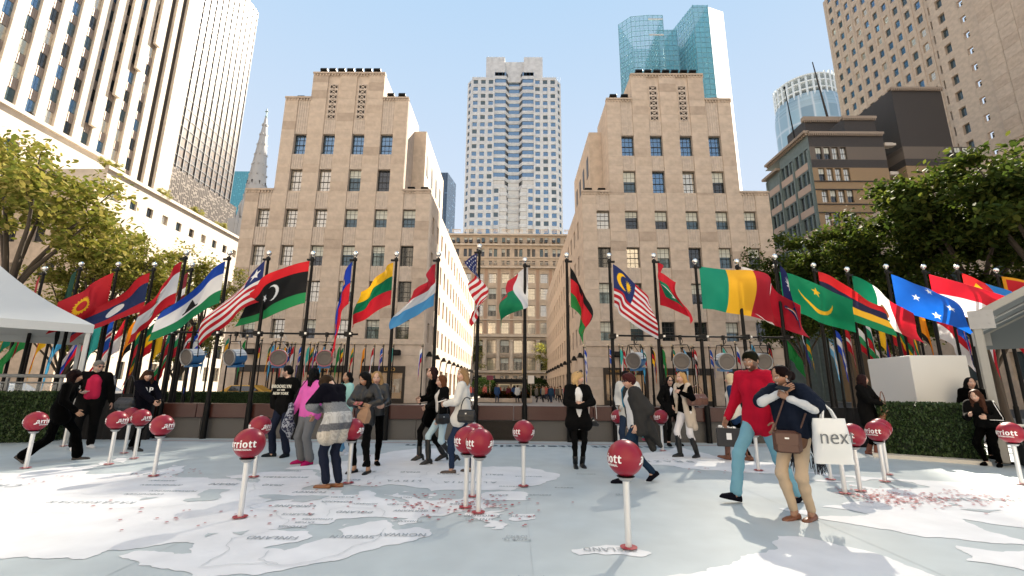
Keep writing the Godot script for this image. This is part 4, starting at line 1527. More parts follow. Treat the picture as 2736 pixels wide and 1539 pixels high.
func floor_map() -> void:
	var g := Geo.new()
	g.quad(V(-16, 0, -4), V(13.2, 0, -4), V(13.2, 0, 12.42), V(-16, 0, 12.42))
	for e in [[-16.0, 13.2, 12.42], [13.2, -16.0, -4.0]]:
		g.quad(V(e[1], -0.06, e[2]), V(e[0], -0.06, e[2]), V(e[0], 0, e[2]), V(e[1], 0, e[2]))
	var fl := struct("floor", g.mesh(), mat("map_sea", Color(0.5, 0.56, 0.58), 0.42, 0.0, 0.35))
	grain(mats.map_sea, noise_tex(256, 0.02, 31, 0.94, 1.0), 3.0)
	mat("map_land", Color(0.8, 0.81, 0.83), 0.45, 0.0, 0.35)
	grain(mats.map_land, mats.map_sea.albedo_texture, 2.6)
	mat("map_ink", Color(0.3, 0.34, 0.37), 0.5)
	mat("map_line", Color(0.52, 0.55, 0.57), 0.5)
	mat("map_red", Color(0.33, 0.02, 0.035), 0.5)
	var eurasia := [-9, 37, -9.5, 38.7, -8.8, 41, -9.2, 43, -4, 43.6, -1.5, 43.5, -1.2, 46, -4.6, 48, -1.5, 48.7, -1.7, 49.7, 1.5, 50.2, 3.5, 51.5, 5, 53.2, 8.3, 53.8, 8.2, 56.5, 10.5, 57.6, 10.8, 56, 10, 54.5, 12.5, 54.4, 14.3, 54, 18.5, 54.7, 21, 55.2, 21.2, 57.3, 24, 57.3, 23.6, 58.9, 28, 59.6, 30, 60, 25, 60.2, 22.5, 60.2, 21.3, 61.5, 22, 63.5, 25.3, 65.3, 22.2, 65.8, 20.5, 63.8, 17.3, 61.5, 17.5, 60.5, 18.8, 59.5, 16.5, 57.5, 15.5, 56.1, 13, 55.4, 11.3, 58.5, 10.5, 59.3, 8, 58.1, 5.5, 59, 5, 61, 7, 63, 10.5, 64.5, 13, 66.5, 15.5, 68.3, 19, 69.8, 25, 71, 31, 70.3, 41, 67.5, 40.5, 66.3, 33, 66.7, 35, 64.3, 38, 64, 40, 65.3, 44, 66.2, 44, 68.3, 54, 68.4, 60, 69, 67, 69, 68, 73, 72.5, 72.8, 73, 68, 74, 69, 76, 72, 87, 75, 104, 77.7, 113, 74, 130, 71.5, 140, 72.5, 160, 70, 170, 69, 180, 66]
	eurasia.append_array([170, 60, 160, 53, 155, 58, 142, 59, 137, 54, 140, 48, 130, 42, 127, 35, 121, 40, 122, 31, 115, 22.5, 108, 21, 106, 10, 103, 13, 100, 8, 104, 1.3, 98.5, 9, 98, 16, 92, 22, 86, 20, 80, 15, 80, 10, 77.5, 8, 73, 17, 72.5, 21, 67, 25, 57, 26, 50, 30, 48, 30, 51, 25, 56.3, 26, 59.5, 22.5, 54, 17, 45, 13, 43, 13, 39, 21, 35, 28, 34.5, 31.3, 36, 36.5, 31, 36.5, 27.5, 37, 26.5, 39.5, 26, 40.8, 23, 40.3, 24, 37.9, 22.5, 36.6, 20, 39.5, 19.4, 41.8, 15, 44.2, 13.7, 45.6, 12.3, 45.2, 13.5, 43.5, 16, 41.8, 18.4, 40, 16.6, 40.3, 16.2, 38.2, 15.6, 40, 12.5, 41.6, 10.3, 43.8, 8.5, 44.3, 6, 43.1, 3.2, 43, 3, 41.7, 0, 39.5, -0.5, 38, -2, 36.8, -5.5, 36.1])
	var lands := [
		eurasia,
		[-6, 35.8, -2, 35.2, 10, 37.2, 11, 34, 15.5, 32.3, 19.5, 30.5, 21.5, 32.9, 29, 31, 34, 31.2, 33, 28.5, 35.5, 24, 37.3, 20.5, 43, 12, 51, 11.8, 45, 2, 40, -4, 40.5, -15, 35, -20, 32.7, -27, 27, -33.7, 18.5, -34.3, 15, -27, 12, -17, 13.5, -9, 9.3, 0, 9.5, 4, 5, 5, -7.5, 4.5, -13, 8.5, -17, 14.5, -16.5, 21, -13, 27.7, -9.7, 31],
		[-5.5, 50.1, 1.2, 51.2, 1.6, 52.7, 0, 53.5, -1.5, 55, -3, 56, -2, 57.5, -4, 57.7, -3.2, 58.6, -5, 58.5, -5.7, 56.5, -3, 54.7, -4.5, 53.2, -4.2, 52.3, -5, 51.7, -3, 51.4],
		[-6.2, 52.2, -10, 51.6, -10, 54.2, -7.3, 55.3, -5.7, 54.5],
		[-22.5, 63.9, -18.8, 63.4, -14, 64.8, -14.7, 66.2, -18, 66, -22.5, 66.4, -24, 65.5, -21.8, 64.5],
		[-44, 60, -41, 64, -32, 68, -22, 70.5, -20, 76, -18, 80, -32, 83.4, -60, 82, -72, 78.3, -60, 76, -54, 70.5, -53, 66.5, -49, 61.5],
		[-55.8, 52.2, -61, 56.5, -65, 60, -70, 61, -78, 62.3, -77, 57, -79.5, 52, -82.5, 55, -92, 57, -94.5, 60, -88, 64, -95, 68, -108, 68, -120, 69.5, -135, 69, -156, 71, -166, 68, -165, 61, -150, 60, -135, 58, -124, 48, -124, 40, -117, 32.5, -105, 20, -95, 16, -83, 8.5, -80, 8, -83, 15, -88, 16, -87, 21.5, -91, 18.8, -97.5, 22, -97, 27.5, -90, 29.5, -84, 30, -82.7, 27.8, -81, 25.2, -80, 27, -81.2, 31, -76, 35, -74, 40.5, -70, 42, -66, 44.7, -61, 45.8, -65, 47.5, -66, 50.2, -58, 51.3],
		[-59, 47.7, -53, 46.8, -53.5, 48.7, -56, 51.3], [-66, 62.5, -62, 66.5, -68, 70, -80, 73.5, -90, 73, -85, 69.5, -73, 66, -77, 64.5],
		[-78, 76.2, -62, 82.5, -80, 83, -92, 81, -88, 77], [-117, 71, -105, 73, -101, 69, -115, 69], [11, 79.5, 16, 76.6, 21, 78.5, 25, 80.2, 17, 80], [-95, 74, -80, 74.7, -82, 76, -94, 76.5],
		[52, 71, 58, 70.6, 57, 73, 68, 76.8, 62, 76.2, 54, 73], [-77, 8.5, -72, 12, -62, 10.7, -51, 4.2, -50, 0, -44, -2.5, -35, -6, -39, -16, -48.5, -27, -58, -35, -65, -45, -70.5, -20, -81, -5, -80, 1],
		[-84.8, 22, -80, 23.2, -74.3, 20.2, -77.5, 20], [-74.3, 18.5, -72, 19.9, -68.5, 18.6], [8.3, 39, 9.7, 39.3, 9.4, 41.2, 8.3, 41], [8.7, 41.6, 9.5, 42, 9.4, 43, 8.6, 42.4], [12.5, 37.9, 15.1, 36.8, 15.5, 38.2], [32.4, 34.8, 34, 35, 34.4, 35.6],
		[23.6, 35.3, 26.2, 35.1, 25, 35.5], [11.2, 55.3, 12.5, 55.6, 12, 56.1], [18.2, 57, 19, 57.8, 18.6, 57.9], [95.3, 5.6, 104, -2, 106, -5.8, 102, -4], [79.8, 8, 81.8, 7, 80.5, 9.6], [44, -16.5, 49.8, -13, 47, -25, 44, -22], [2.4, 39.3, 3.4, 39.7, 3, 39.9], [-7.1, 62.1, -6.4, 61.7, -6.6, 62.3],
	]
	g = Geo.new()
	for l in lands:
		sheet(g, coast(l, 0.03), 0.004)
	part("printed_land", g.mesh(), mats.map_land, fl)
	g = Geo.new()
	for l in [[28, 42, 28.6, 44, 31, 46.5, 33.5, 46, 33.5, 44.5, 36.5, 45.2, 38, 46.8, 37.5, 44.6, 41.5, 42, 38, 41, 35, 42, 31.5, 41.2], [47, 45, 51, 47, 53, 45, 51, 44, 53.5, 41, 54, 37, 49.5, 37.5, 49.5, 40.5], [31, 60, 33, 60.8, 31, 61.7], [34.5, 61.2, 36.3, 61, 35.3, 62.5], [58.5, 44, 61, 44.5, 60, 46.5], [-92, 46.8, -85, 46.6, -88, 48.6], [-87.5, 42, -86, 44, -87.8, 44.5], [-83, 42, -79, 43, -82, 43.2]]:
		sheet(g, coast(l, 0.02), 0.008)
	part("printed_lake", g.mesh(), mats.map_sea, fl)
	# borders
	g = Geo.new()
	for l in [[12, 59, 12, 63, 16, 67.5, 20.5, 69.2, 25, 69, 29, 69.8], [28, 60.5, 31.5, 62.8, 29, 66, 29, 69.5], [24, 66, 23.7, 68, 20.6, 69], [27.5, 59.5, 28, 56, 31, 54, 32, 52, 39, 49.5, 38, 47], [23, 54.3, 23.7, 52, 24, 50.6, 22.6, 49, 19, 49.4, 15, 51, 14.4, 53.9], [8, 54.8, 9.5, 54.8], [6, 51.8, 6.2, 49.5, 8, 49, 7.5, 47.6], [-1.8, 43.4, 3, 42.5], [50, 48.5, 55, 51, 61, 51, 62, 54, 72, 54.2, 80, 51, 87, 49], [60, 45, 66, 42, 70, 42, 80, 42.5], [44.5, 40, 44.8, 37.2, 48, 31], [36, 33, 41, 37, 44.8, 37.2], [25, 31.5, 25, 20, 24, 15], [9.5, 30.2, 12, 24, 15, 23, 24, 19.5], [-8.7, 27.5, -5, 25, 3, 19.2, 12, 23.5], [15, 23, 14, 13.5], [-67, 45, -70, 46, -75, 45, -83, 46, -89, 48, -95, 49, -123, 49], [26, 48.2, 28, 45.5], [22.5, 44, 28, 43.8], [16.9, 48.5, 21, 46.2, 22.8, 48]]:
		var c := coast(l, 0.02, false)
		for k in c.size() - 1:
			var d := (c[k + 1] - c[k]).normalized().orthogonal() * 0.0035
			var a := c[k]
			var b := c[k + 1]
			g.quad(Vector3(a.x - d.x, 0.012, a.y - d.y), Vector3(a.x + d.x, 0.012, a.y + d.y), Vector3(b.x + d.x, 0.012, b.y + d.y), Vector3(b.x - d.x, 0.012, b.y - d.y))
	part("printed_borders", g.mesh(), mats.map_line, fl).set_meta("kind", "stuff")
	# seams between the printed sheets
	g = Geo.new()
	for k in 7:
		var x := -9.0 + k * 3.05
		g.quad(V(x - 0.003, 0.0035, -4), V(x + 0.003, 0.0035, -4), V(x + 0.003, 0.0035, 12.3), V(x - 0.003, 0.0035, 12.3))
	part("sheet_seam", g.mesh(), mat("seam", Color(0.42, 0.47, 0.49), 0.5), fl).set_meta("kind", "stuff")
	var lay := Basis(Vector3.LEFT, Vector3.BACK, Vector3.UP)
	for q in [["K A Z A K H S T A N", 67, 48, 0.085], ["FINLAND", 26, 62.6, 0.08], ["SWEDEN", 15.5, 62, 0.075], ["NORWAY", 9, 61.2, 0.08], ["UKRAINE", 31, 49, 0.085], ["POLAND", 19.5, 52, 0.075], ["ESTONIA", 25.8, 58.7, 0.05], ["LATVIA", 25, 57, 0.045], ["LITHUANIA", 23.8, 55.6, 0.045], ["BELARUS", 28, 53.4, 0.06], ["ROMANIA", 25, 46, 0.06], ["L I B Y A", 17.5, 27, 0.1], ["A L G E R I A", 3, 28, 0.1], ["NIGER", 9, 17.5, 0.09], ["CHAD", 18.5, 15.5, 0.09], ["SAUDI ARABIA", 45, 24, 0.075], ["EGYPT", 29.5, 26.5, 0.075], ["IRAN", 54, 32.5, 0.12], ["IRAQ", 43.5, 33, 0.09], ["TURKEY", 33, 39, 0.09], ["ICELAND", -18.8, 64.9, 0.08], ["IRELAND", -8, 53.3, 0.045], ["UNITED", -1.2, 54.9, 0.06], ["KINGDOM", -1.5, 53.2, 0.06], ["DENMARK", 9.3, 56.1, 0.04], ["GERMANY", 10.5, 51, 0.06], ["FRANCE", 2.5, 46.8, 0.06], ["SPAIN", -3.8, 40, 0.06], ["ITALY", 13.5, 42.5, 0.045], ["AUSTRIA", 14, 47.4, 0.04], ["HUNGARY", 19.5, 47.2, 0.045], ["BULGARIA", 25.3, 42.8, 0.045], ["MOROCCO", -6, 32, 0.05], ["MALI", -2, 18, 0.09], ["SUDAN", 30, 15, 0.09], ["PORTUGAL", -11.5, 39.5, 0.045], ["UZBEKISTAN", 63, 42, 0.06], ["TURKMENISTAN", 59.5, 39.3, 0.06], ["AFGHANISTAN", 66, 34, 0.06], ["PAKISTAN", 69, 29.5, 0.06], ["I N D I A", 78, 22, 0.1], ["B R A Z I L", -50, -8, 0.17], ["C H I N A", 100, 36, 0.16], ["Faroe Is.", -7, 62.4, 0.05], ["(DEN.)", -7, 61.4, 0.05], ["CAPE VERDE", -24, 16, 0.04], ["Azores", -28, 38.5, 0.05], ["Madeira", -17, 32.8, 0.05], ["(NOR.)", -8.5, 71, 0.05], ["YEMEN", 47, 15.5, 0.06], ["UNITED STATES", -98, 39.5, 0.16], ["MAURITANIA", -10, 20, 0.05]]:
		var p := lonlat(q[1], q[2])
		part("printed_country_name", word(q[0], q[3], 0.002), mats.map_ink, fl, Transform3D(lay, Vector3(p.x, 0.0125, p.y)))
	# the big slogan read from the far side, and the thin red rule, along the back edge
	part("printed_slogan", word("marriott international .com", 0.34, 0.002, true), mat("slogan_ink", Color(0.06, 0.09, 0.12), 0.5), fl, Transform3D(lay, V(0.6, 0.0045, 11.35)))
	g = Geo.new()
	g.quad(V(-9, 0.0045, 11.78), V(7, 0.0045, 11.78), V(7, 0.0045, 11.83), V(-9, 0.0045, 11.83))
	part("printed_rule", g.mesh(), mats.map_red, fl)
	# red location dots
	g = Geo.new()
	var spots := []
	for k in 130:
		spots.append(lonlat(rng.randfn(4.0, 6.5), rng.randfn(46.5, 4.0)))
	for k in 300:
		spots.append(lonlat(-74.0 - absf(rng.randfn(0, 17.0)), rng.randfn(38.5, 4.2)))
	for k in 70:
		spots.append(lonlat(rng.randfn(-79, 4.0), rng.randfn(40.5, 2.0)))
	for q in [[40, 55, 20], [75, 20, 20], [100, 30, 16], [30, 35, 16], [-60, 10, 12], [-45, -12, 8], [26, 52, 8], [-2, 53, 16], [60, 52, 6]]:
		for k in q[2]:
			spots.append(lonlat(q[0] + rng.randf_range(-9, 9), q[1] + rng.randf_range(-6, 6)))
	for p in spots:
		if p.y > -2.4 or p.y < -11.5:
			continue
		var r := rng.randf_range(0.013, 0.021)
		var y := 0.016 + rng.randf() * 0.001
		var c := g.vert(Vector3(p.x, y, p.y), Vector3.UP)
		for k in 8:
			g.vert(Vector3(p.x + cos(TAU * k / 8) * r, y, p.y + sin(TAU * k / 8) * r), Vector3.UP)
		for k in 8:
			g.tri(c, c + 1 + (k + 1) % 8, c + 1 + k)
	var dots := part("printed_dots", g.mesh(), mats.map_red, fl)
	dots.set_meta("kind", "stuff")


func plaza_furniture() -> void:
	floor_map()
	# granite parapet at the back of the floor
	var w := thing("granite_parapet", "low parapet of polished red granite over dark grey granite panels", "wall", V(0, 0, 12.42))
	for k in 14:
		var x := -11.8 + k * 1.42
		if absf(x + 0.45) < 0.71:
			continue
		part("granite_panel", box_mesh(Vector3(1.405, 0.52, 0.2)), mats.grey_granite, w, Transform3D(Basis(), Vector3(x, 0.26, -0.12)))
	for k in 10:
		var g := Geo.new()
		g.boxr(Vector3(0, 0, 0), Vector3(2.08, 0.36, 0.32), 0.012)
		part("granite_cap", g.mesh(), mats.red_granite, w, Transform3D(Basis(), Vector3(-11.5 + k * 2.09, 0.702, -0.1)))
	part("core", box_mesh(Vector3(21.4, 0.5, 0.25)), mats.grey_granite, w, Transform3D(Basis(), Vector3(-1.9, 0.25, -0.36)))
	var gr := Geo.new()
	for k in 16:
		gr.box(Vector3(0, 0.03 + k * 0.031, 0.0), Vector3(1.36, 0.014, 0.05))
	for e in [-0.7, 0.7]:
		gr.box(Vector3(e, 0.26, 0.0), Vector3(0.05, 0.52, 0.07))
	part("vent_grille", gr.mesh(), mats.bronze, w, Transform3D(Basis(), Vector3(-0.44, 0, -0.06)))
	part("vent_back", box_mesh(Vector3(1.4, 0.5, 0.04)), mats.slot, w, Transform3D(Basis(), Vector3(-0.44, 0.25, -0.2)))
	# black skirting cloths at both ends
	for q in [["black cloth skirting by the left hedge end of the parapet", -11.2, -9.2, 11.9, 1.12], ["black cloth barrier behind the couple, beside the hedge box", 7.0, 8.75, 11.75, 0.93]]:
		var g := Geo.new()
		var n := 40
		var pts := PackedVector3Array()
		for side in 2:
			for k in n + 1:
				var u := float(k) / n
				if side == 1:
					u = 1.0 - u
				pts.append(Vector3(lerpf(q[1], q[2], u), 0, -q[3] + 0.025 * sin(u * 57.0) - side * 0.12))
		var top := PackedVector3Array()
		for p in pts:
			top.append(p + Vector3(0, q[4], 0))
		pts.reverse()
		top.reverse()
		g.loft([pts, top], true)
		tag(part("cloth_barrier", g.mesh(), mat("black_cloth", Color(0.006, 0.006, 0.007), 0.95), self), q[0], "barrier", "")
	# artificial box hedges
	hedge("clipped green hedge box in front of the white block", V(8.62, 0, 9.95), Vector3(1.55, 1.1, 0.62), -0.62, true)
	hedge("dark clipped hedge beside the long-haired woman in black", V(-12.4, 0, 11.3), Vector3(2.5, 1.15, 0.7), 0.22, false)
	hedge("long dark hedge before the taxi, behind the poles", V(-12.6, 0, 22.5), Vector3(7.5, 1.05, 0.8), 0.12, false)
	# tall white display block
	var b := thing("white_display_block", "large plain white display block standing behind the hedge box", "plinth", V(9.6, 0, 11.1), -0.12)
	var g := Geo.new()
	g.boxr(Vector3(0, 1.07, 0), Vector3(1.16, 2.14, 1.5), 0.008)
	part("body", g.mesh(), mat("block_white", Color(0.62, 0.62, 0.6), 0.55), b)
	# corner tents
	tent("white peaked canopy tent over the left railing", V(-10.25, -0.22, 11.0), PI / 4, true)
	tent("grey-lined canopy tent with pale metal frame by the right edge", V(9.15, 0.05, 9.0), -PI / 4, false)
	# glass railing under the left tent
	var r := thing("glass_railing", "grey metal railing with glass panels under the white tent", "railing", V(-11.9, 0, 12.0), 0.1)
	g = Geo.new()
	g.tube([Vector3(-2.4, 1.55, 0), Vector3(1.4, 1.55, 0)], [0.045, 0.045], 8)
	part("handrail", g.mesh(), mats.grey_paint, r)
	g = Geo.new()
	g.tube([Vector3(-2.4, 1.38, 0), Vector3(1.4, 1.38, 0)], [0.025, 0.025], 6)
	part("lower_rail", g.mesh(), mats.grey_paint, r)
	for k in 4:
		part("post", box_mesh(Vector3(0.06, 1.5, 0.06)), mats.grey_paint, r, Transform3D(Basis(), Vector3(-2.4 + k * 1.27, 0.75, 0)))
	var gp := mat("rail_glass", Color(0.8, 0.85, 0.83), 0.03)
	gp.transparency = BaseMaterial3D.TRANSPARENCY_ALPHA
	gp.albedo_color.a = 0.16
	for k in 3:
		part("pane", box_mesh(Vector3(1.1, 1.0, 0.012)), gp, r, Transform3D(Basis(), Vector3(-1.76 + k * 1.27, 0.84, 0)))
	# belt post and speaker stand by the hedge box
	var q := thing("barrier_post", "slim black queue post at the end of the hedge box", "post", V(9.5, 0, 9.35), 0.0)
	g = Geo.new()
	g.lathe([Vector2(0.15, 0), Vector2(0.14, 0.03), Vector2(0.035, 0.05), Vector2(0.035, 0.9), Vector2(0.055, 0.92), Vector2(0.055, 1.0), Vector2(0.02, 1.02)], 14)
	part("post", g.mesh(), mats.black_paint, q)
	# rails with stage lamps
	for s in [-1, 1]:
		var x0 := -9.3 if s < 0 else 2.55
		var x1 := -4.2 if s < 0 else 7.35
		var t := thing("lighting_rail", ["black rail clamped across the flag poles before the sunlit-flank block", "black rail clamped across the flag poles before the shaded-flank block"][(s + 1) / 2], "lighting rail", V(0, 0, 12.18))
		g = Geo.new()
		g.tube([Vector3(x0, 2.74, 0), Vector3(x1, 2.72, 0)], [0.026, 0.026], 8)
		part("bar", g.mesh(), mats.black_paint, t)
		for px in POLE_X:
			if px > x0 and px < x1:
				part("clamp", box_mesh(Vector3(0.17, 0.13, 0.2)), mats.black_paint, t, Transform3D(Basis(), Vector3(px, 2.73, -0.08)))
				part("clamp_bolt", box_mesh(Vector3(0.05, 0.05, 0.08)), mats.steel, t, Transform3D(Basis(), Vector3(px + 0.1, 2.73, 0.03)))
	var xs := [-8.59, -7.45, -6.24, -5.02, 3.19, 4.41, 5.56, 6.53]
	var turns := [-0.3, -0.35, 0.42, 0.36, -0.7, -0.32, -0.08, 0.0]
	var said := ["leftmost hanging, beside the lebanon-tree flag", "second, turned to the side, below the green-edged hanging flag", "third, facing straight out, left of the black-hooded man", "fourth, over the pink fleece jacket", "first of the right rail, over the dark caped woman", "second of the right rail, facing straight out", "third of the right rail, above the cream vest", "half hidden behind the man in the red sweater"]
	said = ["stage lamp hanging leftmost on the rails, turned sideways", "stage lamp turned sideways, under the blue-white-green flag's pole", "stage lamp facing outwards between the two poles by the hooded man", "stage lamp facing outwards above the pink fleece jacket", "stage lamp above the woman in the charcoal cape", "stage lamp facing outwards above the black-coated woman with glasses", "stage lamp above the woman in the cream vest", "stage lamp half hidden behind the man in red"]
	for k in 8:
		stage_lamp(said[k], V(xs[k], 2.72, 12.15), turns[k], k < 4)


const POLE_X := [-9.28, -8.05, -6.94, -5.69, -4.49, -3.33, -2.15, -1.0, 0.28, 1.45, 2.64, 3.89, 5.04, 6.2, 7.28]


func stage_lamp(label: String, p: Vector3, turn: float, rosy: bool) -> void:
	var t := thing("stage_lamp", label, "stage lamp", p, 0.0, "stage lamps hung from the rails")
	var g := Geo.new()
	var pts := []
	for k in 9:
		var a := PI * k / 8.0
		pts.append(Vector3(cos(a) * 0.25, -0.64 + minf(sin(a) * 0.62, 0.42), 0))
	var yoke := Geo.new()
	yoke.t = Transform3D(Basis(Vector3.UP, turn), Vector3())
	yoke.tube(pts, [0.013, 0.013, 0.013, 0.013, 0.013, 0.013, 0.013, 0.013, 0.013], 6)
	yoke.tube([Vector3(0, -0.2, 0), Vector3(0, 0.02, 0)], [0.018, 0.018], 6)
	part("yoke", yoke.mesh(), mats.black_paint, t)
	part("hook_clamp", box_mesh(Vector3(0.06, 0.12, 0.09)), mats.black_paint, t, Transform3D(Basis(), Vector3(0, -0.02, 0)))
	var hb := Basis(Vector3.UP, turn) * Basis(Vector3.RIGHT, 0.12)
	g = Geo.new()
	g.t = Transform3D(hb * Basis(Vector3.RIGHT, PI / 2), Vector3(0, -0.64, 0))
	g.lathe([Vector2(0.1, -0.3), Vector2(0.16, -0.29), Vector2(0.195, -0.24), Vector2(0.2, 0.1)], 20)
	part("housing", g.mesh(), mat("lamp_blue", Color(0.03, 0.13, 0.3), 0.35), t)
	g = Geo.new()
	for k in 9:
		var a := PI * 0.1 + PI * 0.8 * k / 8.0
		g.t = Transform3D(hb, Vector3(0, -0.64, 0)) * Transform3D(Basis(Vector3.BACK, a - PI / 2), Vector3(cos(a) * 0.2, sin(a) * 0.2, -0.08))
		g.box(Vector3(), Vector3(0.05, 0.02, 0.3))
	part("cooling_fin", g.mesh(), mat("lamp_pale", Color(0.6, 0.66, 0.72), 0.35), t)
	g = Geo.new()
	g.t = Transform3D(hb * Basis(Vector3.RIGHT, PI / 2), Vector3(0, -0.64, 0))
	g.lathe([Vector2(0.2, 0.1), Vector2(0.218, 0.1), Vector2(0.22, 0.135), Vector2(0.2, 0.14), Vector2(0.195, 0.115)], 24, false)
	part("lens_ring", g.mesh(), mat("ring_rosy", Color(0.4, 0.12, 0.14), 0.35) if rosy and turn > 0.0 else mat("ring_grey", Color(0.3, 0.3, 0.3), 0.4, 0.5), t)
	g = Geo.new()
	g.t = Transform3D(hb * Basis(Vector3.RIGHT, PI / 2), Vector3(0, -0.64, 0))
	g.lathe([Vector2(0.196, 0.112), Vector2(0.15, 0.118), Vector2(0.09, 0.11), Vector2(0.075, 0.085), Vector2(0.02, 0.08)], 24)
	part("lens", g.mesh(), mat("lens_grey", Color(0.1, 0.085, 0.075), 0.45, 0.1), t)
	g = Geo.new()
	g.t = Transform3D(hb, Vector3(0, -0.64, 0))
	g.box(Vector3(0, -0.23, -0.08), Vector3(0.3, 0.07, 0.26))
	part("ballast_foot", g.mesh(), mats.lamp_blue, t)
	g = Geo.new()
	g.tube([Vector3(0.05, 0.0, -0.05), Vector3(0.1, -0.12, -0.08), Vector3(0.02, -0.24, -0.1), Vector3(0.14, -0.4, -0.15), Vector3(0.12, -0.52, -0.2)], [0.009, 0.009, 0.009, 0.009, 0.009], 5)
	part("cable", g.mesh(), mats.steel if rosy else mats.black_paint, t)


func hedge(label: String, p: Vector3, s: Vector3, turn: float, plinth: bool) -> void:
	var h := thing("box_hedge", label, "hedge", p, turn)
	part("core", box_mesh(s * Vector3(0.95, 0.96, 0.9)), mat("hedge_core", Color(0.012, 0.02, 0.01), 0.95), h, Transform3D(Basis(), Vector3(0, s.y / 2 * 0.98, 0)))
	var lg := Geo.new()
	for k in int(s.x * s.y * 5200):
		var u := rng.randf_range(-0.5, 0.5)
		var v := rng.randf_range(-0.5, 0.5)
		var f := rng.randf()
		var q := Vector3(u * s.x, (v + 0.5) * s.y, s.z * 0.47)
		if f > 0.86:
			q = Vector3(u * s.x, s.y * 0.985, v * s.z)
		elif f > 0.66:
			q = Vector3(s.x * (0.49 if f > 0.76 else -0.49), (u + 0.5) * s.y, v * s.z)
		q += Vector3(rng.randf_range(-1, 1), rng.randf_range(-1, 1), rng.randf_range(-1, 1)) * 0.022
		lg.col = Color(0.022, 0.05, 0.014).lerp(Color(0.045, 0.08, 0.02), rng.randf())
		lg.t = Transform3D(Basis.from_euler(Vector3(rng.randf() * TAU, rng.randf() * TAU, 0)), q)
		lg.quad(Vector3(-0.015, 0, 0), Vector3(0.015, 0, 0), Vector3(0.009, 0.042, 0.004), Vector3(-0.009, 0.042, 0.004))
	var lm := mat("hedge_leaf", Color.WHITE, 0.6)
	lm.albedo_color = Color.WHITE
	lm.vertex_color_use_as_albedo = true
	part("foliage", lg.mesh(), lm, h)
	if plinth:
		part("plinth", box_mesh(Vector3(s.x + 0.2, 0.07, s.z + 0.35)), mat("plinth_cream", Color(0.62, 0.58, 0.5), 0.6), h, Transform3D(Basis(), Vector3(-0.1, 0.035, 0.12)))


